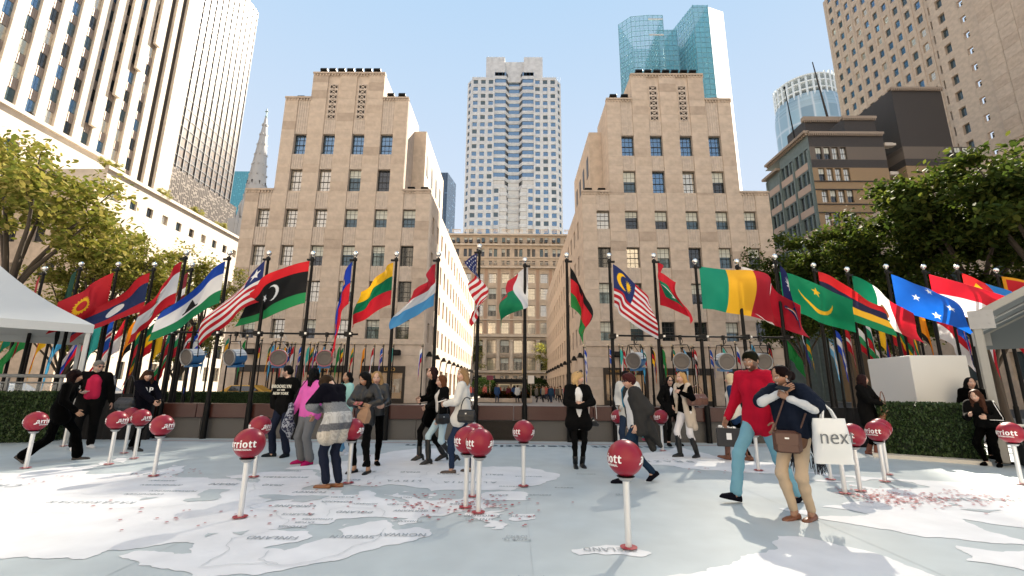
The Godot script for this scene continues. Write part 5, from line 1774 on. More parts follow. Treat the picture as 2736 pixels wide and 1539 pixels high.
func tent(label: String, p: Vector3, turn: float, white: bool) -> void:
	var t := thing("canopy_tent", label, "tent", p, turn)
	var g := Geo.new()
	if white:
		# a square peaked roof, one corner at the origin, running to -x and -z
		var c := Vector3(0, 2.98, 0)
		var o := Vector3(-5.0, 2.98, 0)
		var bk := Vector3(-5.0, 2.98, -5.0)
		var cb := Vector3(0, 2.98, -5.0)
		var pk := Vector3(-2.5, 5.1, -2.5)
		var n := 10
		for e in [[o, c], [c, cb], [cb, bk], [bk, o]]:
			var f := func(i: int, m: int) -> Vector3:
				var q: Vector3 = e[0].lerp(e[1], float(i) / n).lerp(pk, float(m) / n)
				return q - Vector3(0, 0.2 * sin(PI * m / n), 0)
			for k in n:
				for j in n:
					g.quad(f.call(k, j), f.call(k + 1, j), f.call(k + 1, j + 1), f.call(k, j + 1))
			var dn := Vector3(0, -0.2, 0)
			g.quad(e[0] + dn, e[1] + dn, e[1], e[0])
		part("roof_cloth", g.mesh(), mat("tent_white", Color(0.46, 0.48, 0.49), 0.6), t)
		for q in [c, o, cb, bk]:
			g = Geo.new()
			var i := Vector3(-0.08 if q.x > -1 else 0.08, 0, -0.08 if q.z > -1 else 0.08)
			g.boxr(Vector3(q.x, 1.42, q.z) + i, Vector3(0.1, 2.84, 0.1), 0.015)
			g.box(Vector3(q.x, 1.75, q.z) + i, Vector3(0.15, 0.12, 0.15))
			part("leg", g.mesh(), mat("tent_frame", Color(0.5, 0.51, 0.5), 0.35, 0.5), t)
	else:
		# an open-fronted gable roof on a metal frame, its front left corner at the origin
		var ap := Vector3(2.4, 4.1, 0)
		for s in [0, 1]:
			var ev := Vector3(0 if s == 0 else 4.8, 2.72, 0)
			var bk := Vector3(0, 0, -4.8)
			g.quad(ev, ap, ap + bk, ev + bk)
			g.quad(ev + bk + Vector3(0, -0.3, 0), ev + Vector3(0, -0.3, 0), ev, ev + bk)
		g.quad(Vector3(0, 2.4, -4.8), Vector3(4.8, 2.4, -4.8), Vector3(4.8, 2.72, -4.8), Vector3(0, 2.72, -4.8))
		g.quad(Vector3(0, 2.72, -4.8), Vector3(4.8, 2.72, -4.8), Vector3(2.4, 4.1, -4.8), Vector3(2.4, 4.1, -4.8))
		part("roof_cloth", g.mesh(), mat("tent_grey", Color(0.12, 0.14, 0.155), 0.7), t)
		var fm := mat("tent_metal", Color(0.27, 0.265, 0.245), 0.5, 0.2)
		for z in [0.0, -4.8]:
			for x in [0.0, 4.8]:
				g = Geo.new()
				g.t = Transform3D(Basis(), Vector3(x, 2.74, z))
				var d := Vector3(2.4 - x, 1.36, 0)
				var fb := Basis(d.normalized(), Vector3.BACK.cross(d.normalized()), Vector3.BACK)
				g.t = Transform3D(fb, Vector3(x, 2.76, z))
				g.box(Vector3(d.length() / 2, 0, 0), Vector3(d.length(), 0.13, 0.13))
				part("rafter", g.mesh(), fm, t)
				g = Geo.new()
				g.boxr(Vector3(x, 1.3, z), Vector3(0.14, 2.6, 0.14), 0.02)
				part("leg", g.mesh(), fm, t)
				g = Geo.new()
				g.box(Vector3(x + (0.08 if x < 1 else -0.08), 2.68, z + 0.08), Vector3(0.36, 0.36, 0.02))
				for k in 6:
					g.box(Vector3(x + 0.1 * (k % 3) - 0.02, 2.6 + 0.16 * (k / 3), z + 0.095), Vector3(0.025, 0.025, 0.02))
				part("corner_plate", g.mesh(), mat("plate_grey", Color(0.3, 0.3, 0.3), 0.5, 0.3), t)
		for z in [-1.6, -3.2]:
			for x in [0.0, 4.8]:
				g = Geo.new()
				g.tube([Vector3(x, 2.7, z), Vector3(2.4, 4.05, z)], [0.025, 0.025], 6)
				part("roof_rib", g.mesh(), mats.grey_paint, t)


func bent_text(text: String, size: float, R: float, mid: float, lat: float, bold: bool, lift: float) -> ArrayMesh:
	# lettering wrapped on a ball: mid is the azimuth of the middle of the text (0 faces +z)
	var tm := word(text, size, 0.002, bold)
	var a := tm.get_mesh_arrays()
	var v: PackedVector3Array = a[Mesh.ARRAY_VERTEX]
	var n: PackedVector3Array = a[Mesh.ARRAY_NORMAL]
	for k in v.size():
		var az := mid + v[k].x / R
		var la := lat + v[k].y / R
		var d := Vector3(sin(az) * cos(la), sin(la), cos(az) * cos(la))
		v[k] = d * (R + lift + v[k].z)
		n[k] = d
	a[Mesh.ARRAY_VERTEX] = v
	a[Mesh.ARRAY_NORMAL] = n
	a[Mesh.ARRAY_TANGENT] = null
	var m := ArrayMesh.new()
	m.add_surface_from_arrays(Mesh.PRIMITIVE_TRIANGLES, a)
	return m


func logo_m(R: float, mid: float, lat: float, size: float) -> ArrayMesh:
	# the slanted capital with a swept tail
	var g := Geo.new()
	var put := func(poly: Array) -> void:
		var q := g.v.size()
		for p in poly:
			var az: float = mid + p.x * size / R
			var la: float = lat + p.y * size / R
			var d := Vector3(sin(az) * cos(la), sin(la), cos(az) * cos(la))
			g.vert(d * (R + 0.0025), d)
		for k in range(1, poly.size() - 1):
			g.tri(q, q + k, q + k + 1)
	put.call([Vector2(-0.35, 0.02), Vector2(-0.12, 0.0), Vector2(0.36, 1.0), Vector2(0.12, 1.0)])
	put.call([Vector2(-0.62, -0.12), Vector2(-0.35, -0.08), Vector2(-0.12, 0.0), Vector2(-0.35, 0.18), Vector2(-0.6, 0.1)])
	put.call([Vector2(0.12, 1.0), Vector2(0.36, 1.0), Vector2(0.42, 0.0), Vector2(0.2, 0.0)])
	put.call([Vector2(0.2, 0.0), Vector2(0.42, 0.0), Vector2(0.86, 1.0), Vector2(0.62, 1.0)])
	put.call([Vector2(0.62, 1.0), Vector2(0.86, 1.0), Vector2(1.0, 0.0), Vector2(0.74, 0.0)])
	return g.mesh()


func pins() -> void:
	var R := 0.155
	var red := mat("pin_red", Color(0.24, 0.008, 0.024), 0.36, 0.0, 0.4)
	red.clearcoat_enabled = true
	red.clearcoat = 0.12
	red.clearcoat_roughness = 0.3
	var first: Node3D = null
	var g := Geo.new()
	g.lathe([Vector2(0.028, 0), Vector2(0.029, 0.3), Vector2(0.03, 0.565)], 12)
	var post := g.mesh()
	g = Geo.new()
	g.lathe([Vector2(0.03, 0.545), Vector2(0.05, 0.552), Vector2(0.066, 0.57), Vector2(0.066, 0.578)], 18)
	var collar := g.mesh()
	g = Geo.new()
	g.lathe([Vector2(0.066, 0.5785), Vector2(0.078, 0.582), Vector2(0.078, 0.588), Vector2(0.05, 0.59)], 20)
	var gasket := g.mesh()
	g = Geo.new()
	g.lathe([Vector2(0.074, 0.018), Vector2(0.072, 0.021), Vector2(0.02, 0.0215)], 22)
	var disc := g.mesh()
	g = Geo.new()
	g.ball(Vector3(), Vector3.ONE * R, 40, 26)
	var ball := g.mesh()
	g = Geo.new()
	g.lathe([Vector2(0.024, R - 0.002), Vector2(0.022, R + 0.001)], 14)
	var cap := g.mesh()
	var where := [[-7.89, 7.78], [-9.91, 10.49], [-6.92, 8.22], [-7.76, 9.53], [-7.02, 8.87], [-5.38, 7.23], [-3.88, 7.24], [-2.82, 5.09], [-2.33, 6.86], [-2.88, 9.43], [-0.54, 5.58], [-0.38, 5.36], [-0.51, 6.12], [0.14, 6.77], [0.99, 4.28], [2.34, 10.61], [3.32, 10.68], [4.16, 8.23], [4.4, 6.5], [4.86, 7.46], [4.72, 6.66], [5.6, 7.35], [6.13, 7.96], [7.54, 7.25]]
	var said := ["red ball pin in front of the long-haired woman in black", "red ball pin hidden behind the man in the crimson polo", "red ball pin leftmost of three crossing the woman with the big bag", "red ball pin in the middle behind two others at the woman's legs", "red ball pin with clear pole before the woman's right leg", "red ball pin alone in front of the black skirting cloth", "red ball pin behind the big near ball with the full wordmark", "big near red ball pin showing the end of the wordmark", "red ball pin behind the striped cardigan", "red ball pin behind the woman in the black leather jacket", "red ball pin overlapped by the front one of the central trio", "front red ball pin of the central trio, nearest its spilled dots", "hindmost red ball pin of the central trio", "red ball pin alone at the middle before the parapet grille", "nearest and largest red ball pin, on the printed island", "red ball pin mostly hidden behind the caped woman", "small red ball pin between the caped and black-coated women", "red ball pin beside the legs of the man in pale jeans", "red ball pin just right of the white plastic bag", "red ball pin mostly hidden by the white plastic bag", "red ball pin in the middle of the right-hand group", "right red ball pin below the woman with the tan bag", "red ball pin tucked behind the pin by the tan bag", "red ball pin by the right tent leg, before the striped sleeve"]
	for k in where.size():
		var t: Node3D
		var p := V(where[k][0], 0, where[k][1])
		if first == null:
			t = thing("map_pin", said[k], "map pin", p, 0.0, "red ball pins standing on the map")
			first = t
			part("base_disc", disc, mats.map_red, t)
			part("post", post, mat("post_alu", Color(0.66, 0.67, 0.67), 0.38, 0.35), t)
			part("collar", collar, mats.grey_paint, t)
			part("gasket", gasket, mats.black_paint, t)
			var b := part("ball", ball, red, t, Transform3D(Basis(), Vector3(0, 0.738, 0)))
			part("top_cap", cap, mats.white_paint, b)
			for e in 2:
				var off := PI * e
				var start := deg_to_rad(39) + off
				part("wordmark", bent_text("arriott", 0.068, R, start + deg_to_rad(62), 0.02, true, 0.0012), mats.white_paint, b)
				part("wordmark", logo_m(R, start + deg_to_rad(15), -0.09 - 0.14, 0.07), mats.white_paint, b)
				part("wordmark", bent_text("INTERNATIONAL", 0.019, R, start + deg_to_rad(64), -0.33, true, 0.0012), mats.white_paint, b)
		else:
			t = copy_of(first, said[k])
			t.position = p
		t.rotation.y = deg_to_rad(77.0) if k == 7 else deg_to_rad(rng.randf_range(-5, 5))


func star_poly(ce: Vector2, r: float, n := 5, inner := 0.4, rot := -PI / 2) -> PackedVector2Array:
	var p := PackedVector2Array()
	for k in n * 2:
		var a := rot + PI * k / n
		p.append(ce + Vector2(cos(a), sin(a)) * (r if k % 2 == 0 else r * inner))
	return p


func fill(im: Image, poly: PackedVector2Array, c: Color) -> void:
	var lo := Vector2(1e9, 1e9)
	var hi := -lo
	for p in poly:
		lo = lo.min(p)
		hi = hi.max(p)
	for y in range(maxi(0, int(lo.y)), mini(im.get_height(), int(hi.y) + 1)):
		for x in range(maxi(0, int(lo.x)), mini(im.get_width(), int(hi.x) + 1)):
			if Geometry2D.is_point_in_polygon(Vector2(x + 0.5, y + 0.5), poly):
				im.set_pixel(x, y, c)


func disc_fill(im: Image, ce: Vector2, r: float, c: Color, ce2 := Vector2(-999, 0), r2 := 0.0) -> void:
	for y in range(maxi(0, int(ce.y - r)), mini(im.get_height(), int(ce.y + r) + 1)):
		for x in range(maxi(0, int(ce.x - r)), mini(im.get_width(), int(ce.x + r) + 1)):
			var p := Vector2(x + 0.5, y + 0.5)
			if p.distance_to(ce) <= r and (r2 <= 0.0 or p.distance_to(ce2) > r2):
				im.set_pixel(x, y, c)


const FW := 144
const FH := 88


func bands(cols: Array, across := false, parts := []) -> Image:
	var im := Image.create(FW, FH, false, Image.FORMAT_RGB8)
	var total := 0.0
	for k in cols.size():
		total += parts[k] if parts.size() else 1.0
	var at := 0.0
	for k in cols.size():
		var w: float = (parts[k] if parts.size() else 1.0) / total
		if across:
			im.fill_rect(Rect2i(int(at * FW), 0, int(w * FW) + 2, FH), cols[k])
		else:
			im.fill_rect(Rect2i(0, int(at * FH), FW, int(w * FH) + 2), cols[k])
		at += w
	return im


func flag_image(which: String) -> Image:
	var R := Color8(190, 16, 34)
	var W := Color8(236, 236, 236)
	var B := Color8(18, 52, 138)
	var G := Color8(0, 122, 74)
	var Y := Color8(252, 196, 20)
	var K := Color8(14, 14, 16)
	var im: Image
	match which:
		"red_sun":
			im = bands([Color8(196, 20, 34)])
			fill(im, star_poly(Vector2(84, 44), 24, 20, 0.75), Y)
			disc_fill(im, Vector2(84, 44), 12, Color8(200, 30, 30))
		"red_blue_disc":
			im = bands([R, Color8(20, 44, 92), R], false, [1.0, 2.0, 1.0])
			disc_fill(im, Vector2(72, 44), 17, W)
		"cedar":
			im = bands([R, W, R], false, [1.0, 2.0, 1.0])
			for k in 4:
				fill(im, PackedVector2Array([Vector2(72, 26 + k * 6), Vector2(54 - k * 2, 36 + k * 7), Vector2(90 + k * 2, 36 + k * 7)]), G)
			im.fill_rect(Rect2i(70, 60, 4, 6), G)
		"maroon_white":
			im = bands([Color8(120, 24, 42), W, Color8(120, 24, 42)], false, [2.0, 1.0, 2.0])
		"blue_white_green_hat":
			im = bands([Color8(20, 70, 170), W, G], false, [3.0, 4.0, 3.0])
			fill(im, PackedVector2Array([Vector2(72, 30), Vector2(58, 54), Vector2(86, 54)]), K)
			im.fill_rect(Rect2i(54, 52, 36, 4), K)
		"stripes_star":
			im = bands([R, W, R, W, R, W, R, W, R, W, R])
			im.fill_rect(Rect2i(0, 0, 40, 40), Color8(20, 40, 104))
			fill(im, star_poly(Vector2(20, 20), 14), W)
		"red_black_green_crescent":
			im = bands([Color8(226, 30, 40), K, Color8(30, 140, 80)], false, [1.0, 2.0, 1.0])
			disc_fill(im, Vector2(66, 44), 14, W, Vector2(70, 44), 12)
			fill(im, star_poly(Vector2(88, 44), 8, 5, 0.4, 0.0), W)
		"blue_red_crown":
			im = bands([Color8(16, 60, 180), Color8(214, 24, 46)])
			fill(im, PackedVector2Array([Vector2(22, 34), Vector2(26, 20), Vector2(34, 28), Vector2(38, 14), Vector2(44, 28), Vector2(52, 20), Vector2(54, 34)]), Y)
		"yellow_green_red":
			im = bands([Color8(255, 196, 30), Color8(0, 118, 78), Color8(206, 30, 46)])
		"red_white_sky":
			im = bands([Color8(190, 24, 44), W, Color8(90, 170, 226)])
		"stars_stripes":
			im = bands([R, W, R, W, R, W, R, W, R, W, R, W, R])
			im.fill_rect(Rect2i(0, 0, 60, 48), Color8(30, 40, 96))
			for k in 30:
				disc_fill(im, Vector2(6 + (k % 6) * 10, 6 + (k / 6) * 9), 1.8, W)
		"white_red_green":
			im = bands([Color8(204, 24, 44), Color8(0, 128, 84)])
			im.fill_rect(Rect2i(0, 0, 46, FH), W)
		"black_red_green":
			im = bands([K, Color8(206, 20, 38), Color8(30, 130, 60)])
			for k in 9:
				fill(im, star_poly(Vector2(72, 28), 13, 16, 0.5), Color8(206, 20, 38))
		"stripes_moon":
			im = bands([R, W, R, W, R, W, R, W, R, W, R, W, R, W])
			im.fill_rect(Rect2i(0, 0, 72, 50), Color8(20, 40, 100))
			disc_fill(im, Vector2(28, 25), 18, Y, Vector2(35, 25), 15)
			fill(im, star_poly(Vector2(48, 25), 14, 14, 0.5), Y)
		"red_green_box":
			im = bands([Color8(210, 24, 46)])
			im.fill_rect(Rect2i(36, 22, 72, 44), Color8(0, 132, 90))
			disc_fill(im, Vector2(76, 44), 14, W, Vector2(70, 44), 12)
		"green_gold_red":
			im = bands([Color8(0, 138, 110), Color8(240, 182, 40), Color8(170, 20, 44)], true)
		"white_red_cross":
			im = bands([W, Color8(170, 16, 40)], true)
			im.fill_rect(Rect2i(10, 6, 20, 20), Color8(150, 150, 150))
			im.fill_rect(Rect2i(13, 13, 14, 6), W)
			im.fill_rect(Rect2i(17, 8, 6, 16), W)
		"navy_rays":
			im = bands([Color8(16, 28, 84)])
			fill(im, PackedVector2Array([Vector2(0, 88), Vector2(144, 16), Vector2(144, 30)]), Color8(230, 110, 30))
			fill(im, PackedVector2Array([Vector2(0, 88), Vector2(144, 32), Vector2(144, 46)]), W)
			fill(im, star_poly(Vector2(30, 26), 18, 12, 0.45), W)
		"green_crescent":
			im = bands([Color8(0, 136, 92)])
			disc_fill(im, Vector2(72, 32), 36, Color8(246, 190, 40), Vector2(72, 22), 37)
			fill(im, star_poly(Vector2(72, 22), 11), Color8(246, 190, 40))
		"four_bands":
			im = bands([Color8(220, 36, 44), Color8(30, 34, 70), Color8(248, 190, 40), Color8(0, 130, 80)])
		"green_white_red_eagle":
			im = bands([Color8(0, 104, 74), W, Color8(190, 24, 44)], true)
			disc_fill(im, Vector2(72, 42), 13, Color8(110, 66, 40))
			disc_fill(im, Vector2(68, 46), 6, Color8(150, 120, 60))
			disc_fill(im, Vector2(72, 54), 12, Color8(40, 120, 90), Vector2(72, 49), 12)
			disc_fill(im, Vector2(66, 38), 4, Color8(60, 130, 110))
		"blue_stars":
			im = bands([Color8(10, 90, 190)])
			for p in [Vector2(72, 14), Vector2(72, 74), Vector2(40, 44), Vector2(104, 44)]:
				fill(im, star_poly(p, 9), W)
		"red_white":
			im = bands([Color8(204, 20, 42), W])
		"red_blue_gold_mark":
			im = bands([Color8(206, 32, 36), Color8(40, 130, 210), Color8(206, 32, 36)], true)
			disc_fill(im, Vector2(24, 44), 10, Y)
			im.fill_rect(Rect2i(10, 58, 6, 24), Y)
			im.fill_rect(Rect2i(32, 58, 6, 24), Y)
			im.fill_rect(Rect2i(17, 60, 14, 4), Y)
			im.fill_rect(Rect2i(17, 74, 14, 4), Y)
			fill(im, star_poly(Vector2(24, 24), 10, 3, 0.5), Y)
		"red_gold_border":
			im = bands([Color8(226, 160, 30)])
			im.fill_rect(Rect2i(6, 6, FW - 12, FH - 12), Color8(196, 24, 40))
			fill(im, star_poly(Vector2(72, 44), 22, 9, 0.6), Y)
		"dark_red":
			im = bands([Color8(120, 14, 30)])
		"dark_green_black":
			im = bands([Color8(8, 60, 48), K], true)
		"sky_white":
			im = bands([Color8(110, 180, 225), W, Color8(110, 180, 225)])
		"blue_white_blue":
			im = bands([Color8(20, 70, 190), W, Color8(20, 70, 190)])
		"green_yellow_red":
			im = bands([G, Y, R])
		"green_yellow":
			im = bands([Color8(0, 130, 100), Color8(240, 170, 20), Color8(0, 130, 100)])
		"orange_black":
			im = bands([Color8(240, 150, 20), K], false, [3.0, 1.0])
		"green_red_white":
			im = bands([W, Color8(0, 130, 100), R], false, [1.0, 2.0, 2.0])
		"teal_white":
			im = bands([Color8(60, 190, 180), W, Color8(200, 30, 50)], true)
		"blue_red_cross":
			im = bands([Color8(20, 80, 180)])
			im.fill_rect(Rect2i(40, 0, 22, FH), W)
			im.fill_rect(Rect2i(0, 34, FW, 20), W)
			im.fill_rect(Rect2i(46, 0, 10, FH), R)
			im.fill_rect(Rect2i(0, 40, FW, 9), R)
		"red_cross_white":
			im = bands([R])
			im.fill_rect(Rect2i(40, 0, 14, FH), W)
			im.fill_rect(Rect2i(0, 36, FW, 14), W)
		"black_red_gold":
			im = bands([K, R, Y])
		"red_yellow_blue":
			im = bands([Y, B, R], true)
		"green_only":
			im = bands([Color8(20, 130, 60)])
		"white_blue_red":
			im = bands([W, Color8(20, 70, 180), R])
		"red_white_black":
			im = bands([R, W, K])
		"blue_gold_star":
			im = bands([Color8(70, 170, 220)])
			disc_fill(im, Vector2(72, 40), 20, Y)
		"white_green":
			im = bands([W, Color8(40, 150, 90), R])
		_:
			im = bands([R, W, B])
	return im


func flag_mat(which: String) -> StandardMaterial3D:
	var key := "flag_" + which
	if mats.has(key):
		return mats[key]
	var m := mat(key, Color.WHITE, 0.75)
	m.albedo_color = Color(0.97, 0.97, 0.97)
	m.albedo_texture = ImageTexture.create_from_image(flag_image(which))
	m.backlight_enabled = true
	m.backlight = Color(0.8, 0.8, 0.8)
	m.cull_mode = BaseMaterial3D.CULL_DISABLED
	m.uv1_scale = Vector3(1, 1, 1)
	return m


func flag_cloth(h: float, w: float, az: float, droop: float, limp: float, ripple: float, seed_: int, curl := 0.0) -> ArrayMesh:
	# hoist down the pole from the origin; az: plan direction of the fly (0 = +x, towards the viewer = -90 degrees),
	# droop: how steeply the top edge falls; limp: how much of the width is gathered into folds
	var r := RandomNumberGenerator.new()
	r.seed = seed_
	var ph := r.randf() * TAU
	var nx := 44
	var ny := 24
	var g := Geo.new()
	var P := []
	for j in ny + 1:
		var v := float(j) / ny
		var pos := Vector3(0, -h * v, 0)
		var row := [pos]
		var a0 := az
		for i in range(1, nx + 1):
			var u := float(i) / nx
			var step := w / nx
			var fold := sin(u * (7.0 + limp * 7.0) + ph + v * 1.3) * (0.42 + limp * 0.8) * minf(u * 2.5, 1.0)
			var dd := droop * (1.0 - 0.4 * u * (1.0 - limp)) * minf(0.45 + u * 2.0, 1.0) * (1.0 - 0.35 * v * (1.0 - limp)) + curl * u * u
			var ang := az + fold + ripple * sin(u * 5.0 + v * 3.0 + ph * 2.0)
			var dir := Vector3(cos(ang) * cos(dd), -sin(dd), sin(ang) * cos(dd))
			pos += dir * step
			var rip := ripple * 0.055 * sin(u * 9.0 + v * 5.0 + ph) * u + 0.012 * sin(u * 25.0 - v * 9.0 + ph * 3.0) * sin(PI * v) * minf(u * 4.0, 1.0)
			row.append(pos + Vector3(-sin(az), 0.25, cos(az)) * rip)
		P.append(row)
	for j in ny + 1:
		for i in nx + 1:
			var dx: Vector3 = P[j][mini(i + 1, nx)] - P[j][maxi(i - 1, 0)]
			var dy: Vector3 = P[mini(j + 1, ny)][i] - P[maxi(j - 1, 0)][i]
			g.vert(P[j][i], dy.cross(dx), Vector2(float(i) / nx, float(j) / ny))
	for j in ny:
		for i in nx:
			var a := j * (nx + 1) + i
			g.tri(a + nx + 1, a + nx + 2, a + 1)
			g.tri(a + nx + 1, a + 1, a)
	return g.mesh()


func pole_mesh(h: float) -> Array:
	var key := "pole%.1f" % h
	if not meshes.has(key):
		var g := Geo.new()
		g.lathe([Vector2(0.075, 0.0), Vector2(0.07, 0.9), Vector2(0.055, 0.92), Vector2(0.036, h - 0.12), Vector2(0.03, h - 0.1)], 12)
		var t := Geo.new()
		t.lathe([Vector2(0.055, h - 0.14), Vector2(0.06, h - 0.12), Vector2(0.06, h - 0.06), Vector2(0.03, h - 0.05), Vector2(0.02, h)], 12)
		t.box(Vector3(0.09, h - 0.12, 0), Vector3(0.12, 0.05, 0.06))
		var b := Geo.new()
		b.ball(Vector3(0, h + 0.065, 0), Vector3.ONE * 0.075, 16, 10)
		b.lathe([Vector2(0.015, h - 0.03), Vector2(0.03, h - 0.02), Vector2(0.015, h)], 10)
		meshes[key] = [g.mesh(), t.mesh(), b.mesh()]
	return meshes[key]


func flag_pole(label: String, p: Vector3, h: float, group: String, back := false) -> Node3D:
	var t := thing("flag_pole", label, "flag pole", p, PI if p.x < -0.5 else 0.0, group)
	var m := pole_mesh(h)
	part("shaft", m[0], mat("pole_black", Color(0.007, 0.007, 0.007), 0.35, 0.0, 0.25), t)
	part("truck", m[1], mats.black_paint, t)
	part("finial", m[2], mats.chrome if not back else mat("finial_gold", Color(0.75, 0.62, 0.42), 0.12, 1.0), t)
	return t


func hang(which: String, label: String, p: Vector3, m: Mesh, group: String) -> void:
	var f := part("flag", m, flag_mat(which), self, Transform3D(Basis(), p))
	tag(f, label, "flag", group)


func poles_and_flags() -> void:
	var near := "tall flag poles before the parapet"
	var big := "large national flags on the near poles"
	# [x, ahead, top height, flag, words, plan azimuth, droop, width, limp, ripple, curl, hoist]; azimuth 0 flies to +x, 180 to -x, 90 towards the viewer
	var rows := [
		[-14.58, 13.6, 4.85, "dark_red", "dark red flag, a sliver over the white tent", 200, 75, 1.5, 0.8, 0.2, 0.0],
		[-13.48, 13.6, 5.0, "dark_green_black", "dark green and black flag hanging limp above the white tent", 190, 80, 1.5, 0.9, 0.2, 0.0],
		[-12.32, 13.6, 4.92, "red_sun", "red flag with a yellow sun beside the white tent", 125, 42, 1.7, 0.15, 0.4, 0.0],
		[-11.19, 13.6, 4.93, "red_blue_disc", "red and blue flag with a white disc", 155, 44, 2.15, 0.1, 0.35, 0.0],
		[-9.28, 12.3, 4.94, "cedar", "red and white flag with a green cedar", 140, 62, 1.7, 0.35, 0.5, -0.2],
		[-10.01, 13.6, 4.97, "maroon_white", "maroon flag with a white stripe hanging limp", 150, 82, 1.6, 0.8, 0.2, 0.0],
		[-8.05, 12.3, 4.96, "blue_white_green_hat", "blue, white and green flag with a black hat shape", 138, 58, 2.0, 0.15, 0.3, -0.15],
		[-6.94, 12.3, 5.0, "stripes_star", "red and white striped flag behind the black one", 175, 52, 2.1, 0.2, 0.4, 0.0],
		[-5.69, 12.3, 4.98, "red_black_green_crescent", "red, black and green flag with a white crescent", 172, 27, 2.05, 0.02, 0.35, 0.1],
		[-4.49, 12.3, 4.96, "blue_red_crown", "blue and red flag hanging narrow from its pole", 120, 74, 1.6, 0.75, 0.3, 0.0],
		[-3.33, 12.3, 4.95, "yellow_green_red", "yellow, green and red banded flag", 155, 38, 1.6, 0.2, 0.6, -0.1],
		[-2.15, 12.3, 4.92, "red_white_sky", "red, white and sky blue flag curling", 128, 40, 1.6, 0.35, 0.7, -0.2],
		[-1.0, 12.3, 5.24, "stars_stripes", "stars and stripes crumpled on the tallest pole", 100, 42, 1.35, 0.7, 0.8, 0.1],
		[0.28, 12.3, 4.9, "white_red_green", "red over green flag with a white hoist", 170, 16, 1.5, 0.3, 0.9, 0.6],
		[1.45, 12.3, 4.92, "black_red_green", "black, red and green flag twisted on its pole", 45, 54, 1.5, 0.7, 0.8, 0.0],
		[2.64, 12.3, 4.95, "stripes_moon", "striped flag with a yellow moon on blue", 38, 46, 1.75, 0.25, 0.5, 0.0],
		[3.89, 12.3, 4.99, "red_green_box", "red flag with a green box", 62, 30, 1.25, 0.4, 0.6, 0.1],
		[5.04, 12.3, 4.9, "green_gold_red", "green, gold and red upright banded flag", 4, 6, 2.1, 0.05, 0.4, 0.15],
		[6.2, 12.3, 4.9, "white_red_cross", "white and red flag with a grey cross", 15, 34, 2.0, 0.1, 0.4, 0.1],
		[7.28, 12.3, 4.95, "navy_rays", "navy flag with orange and white rays hanging limp", 55, 80, 1.8, 0.75, 0.3, 0.0],
		[8.03, 13.6, 5.1, "green_crescent", "green flag with a yellow crescent and star", 32, 28, 2.15, 0.03, 0.3, 0.12],
		[9.21, 13.6, 5.12, "four_bands", "red, navy, yellow and green banded flag", 35, 40, 1.95, 0.15, 0.45, 0.0],
		[10.22, 13.6, 5.0, "green_white_red_eagle", "green, white and red flag with a brown eagle", 35, 40, 2.0, 0.1, 0.4, 0.1],
		[11.43, 13.6, 5.05, "blue_stars", "blue flag with white stars", 35, 30, 1.9, 0.05, 0.45, 0.2],
		[12.58, 13.6, 5.06, "red_white", "red over white flag", 28, 26, 2.1, 0.05, 0.35, 0.15],
		[13.59, 13.6, 5.1, "red_blue_gold_mark", "red and sky blue flag with yellow marks", 30, 30, 2.0, 0.05, 0.4, 0.1],
		[14.78, 13.6, 5.0, "red_gold_border", "red flag bordered in gold over the right tent", 30, 28, 2.0, 0.05, 0.4, 0.0],
		[15.79, 13.6, 5.1, "dark_red", "crimson flag at the picture's right edge", 30, 30, 2.0, 0.1, 0.4, 0.0],
	]
	for k in rows.size():
		var q: Array = rows[k]
		flag_pole("black pole of the " + q[4], V(q[0], 0, q[1]), q[2] - 0.06, near)
		var az := deg_to_rad(q[5])
		var off := Vector3(0.09 if q[0] > -0.5 else -0.07, 0, 0.03)
		hang(q[3], q[4], V(q[0], q[2] - 0.2, q[1]) + off, flag_cloth(1.2, q[7], az, deg_to_rad(minf(q[6] * 1.12 + 5.0, 86.0)), q[8] + 0.06, q[9] * 1.5, 40 + k, q[10]), big)
	# far rows: limp flags on the other sides of the plaza
	var limp := []
	for k in 4:
		limp.append(flag_cloth(1.15, 1.75, deg_to_rad([150, 120, 40, 70][k]), deg_to_rad([87, 85, 87, 84][k]), 0.95, 0.4, 90 + k))
	var half := []
	for k in 4:
		half.append(flag_cloth(1.2, 1.8, deg_to_rad([140, 160, 40, 25][k]), deg_to_rad([80, 76, 76, 68][k]), 0.6, 0.6, 120 + k))
	var designs := ["green_yellow_red", "blue_white_blue", "black_red_gold", "red_white", "green_red_white", "sky_white", "white_blue_red", "yellow_green_red", "red_cross_white", "green_only", "blue_red_cross", "red_yellow_blue", "red_white_black", "blue_gold_star", "orange_black", "white_green", "green_yellow", "teal_white"]
	var talk := {"green_yellow_red": "green, yellow and red", "blue_white_blue": "blue and white striped", "black_red_gold": "black, red and gold", "red_white": "red and white", "green_red_white": "white, green and red", "sky_white": "sky blue and white", "white_blue_red": "white, blue and red", "yellow_green_red": "yellow, green and red", "red_cross_white": "red with white cross", "green_only": "plain green", "blue_red_cross": "blue with red cross", "red_yellow_blue": "yellow, blue and red upright", "red_white_black": "red, white and black", "blue_gold_star": "light blue with gold disc", "orange_black": "orange", "white_green": "white over green", "green_yellow": "green with gold band", "teal_white": "teal, white and red upright"}
	var sets := []
	for x in [-13.4, -12.6, -11.7, -11.0, -10.3, -9.5, -7.2]:
		sets.append([x * 1.05, 37.8, "by the lettered shop"])
	for x in [-15.7, -14.9, -14.2, -17.2, -17.6, -18.1]:
		sets.append([x * 1.05, 37.6 - (0.6 if x < -17 else 0.0), "under the sunlit-flank block"])
	for k in 6:
		sets.append([-18.6 - k * 0.2, 35.5 - k * 1.6, "by the yellow-green trees"])
	for k in 12:
		sets.append([-13.3 - k * 0.2, 19.3 - k * 0.25, "between tent and parapet"])
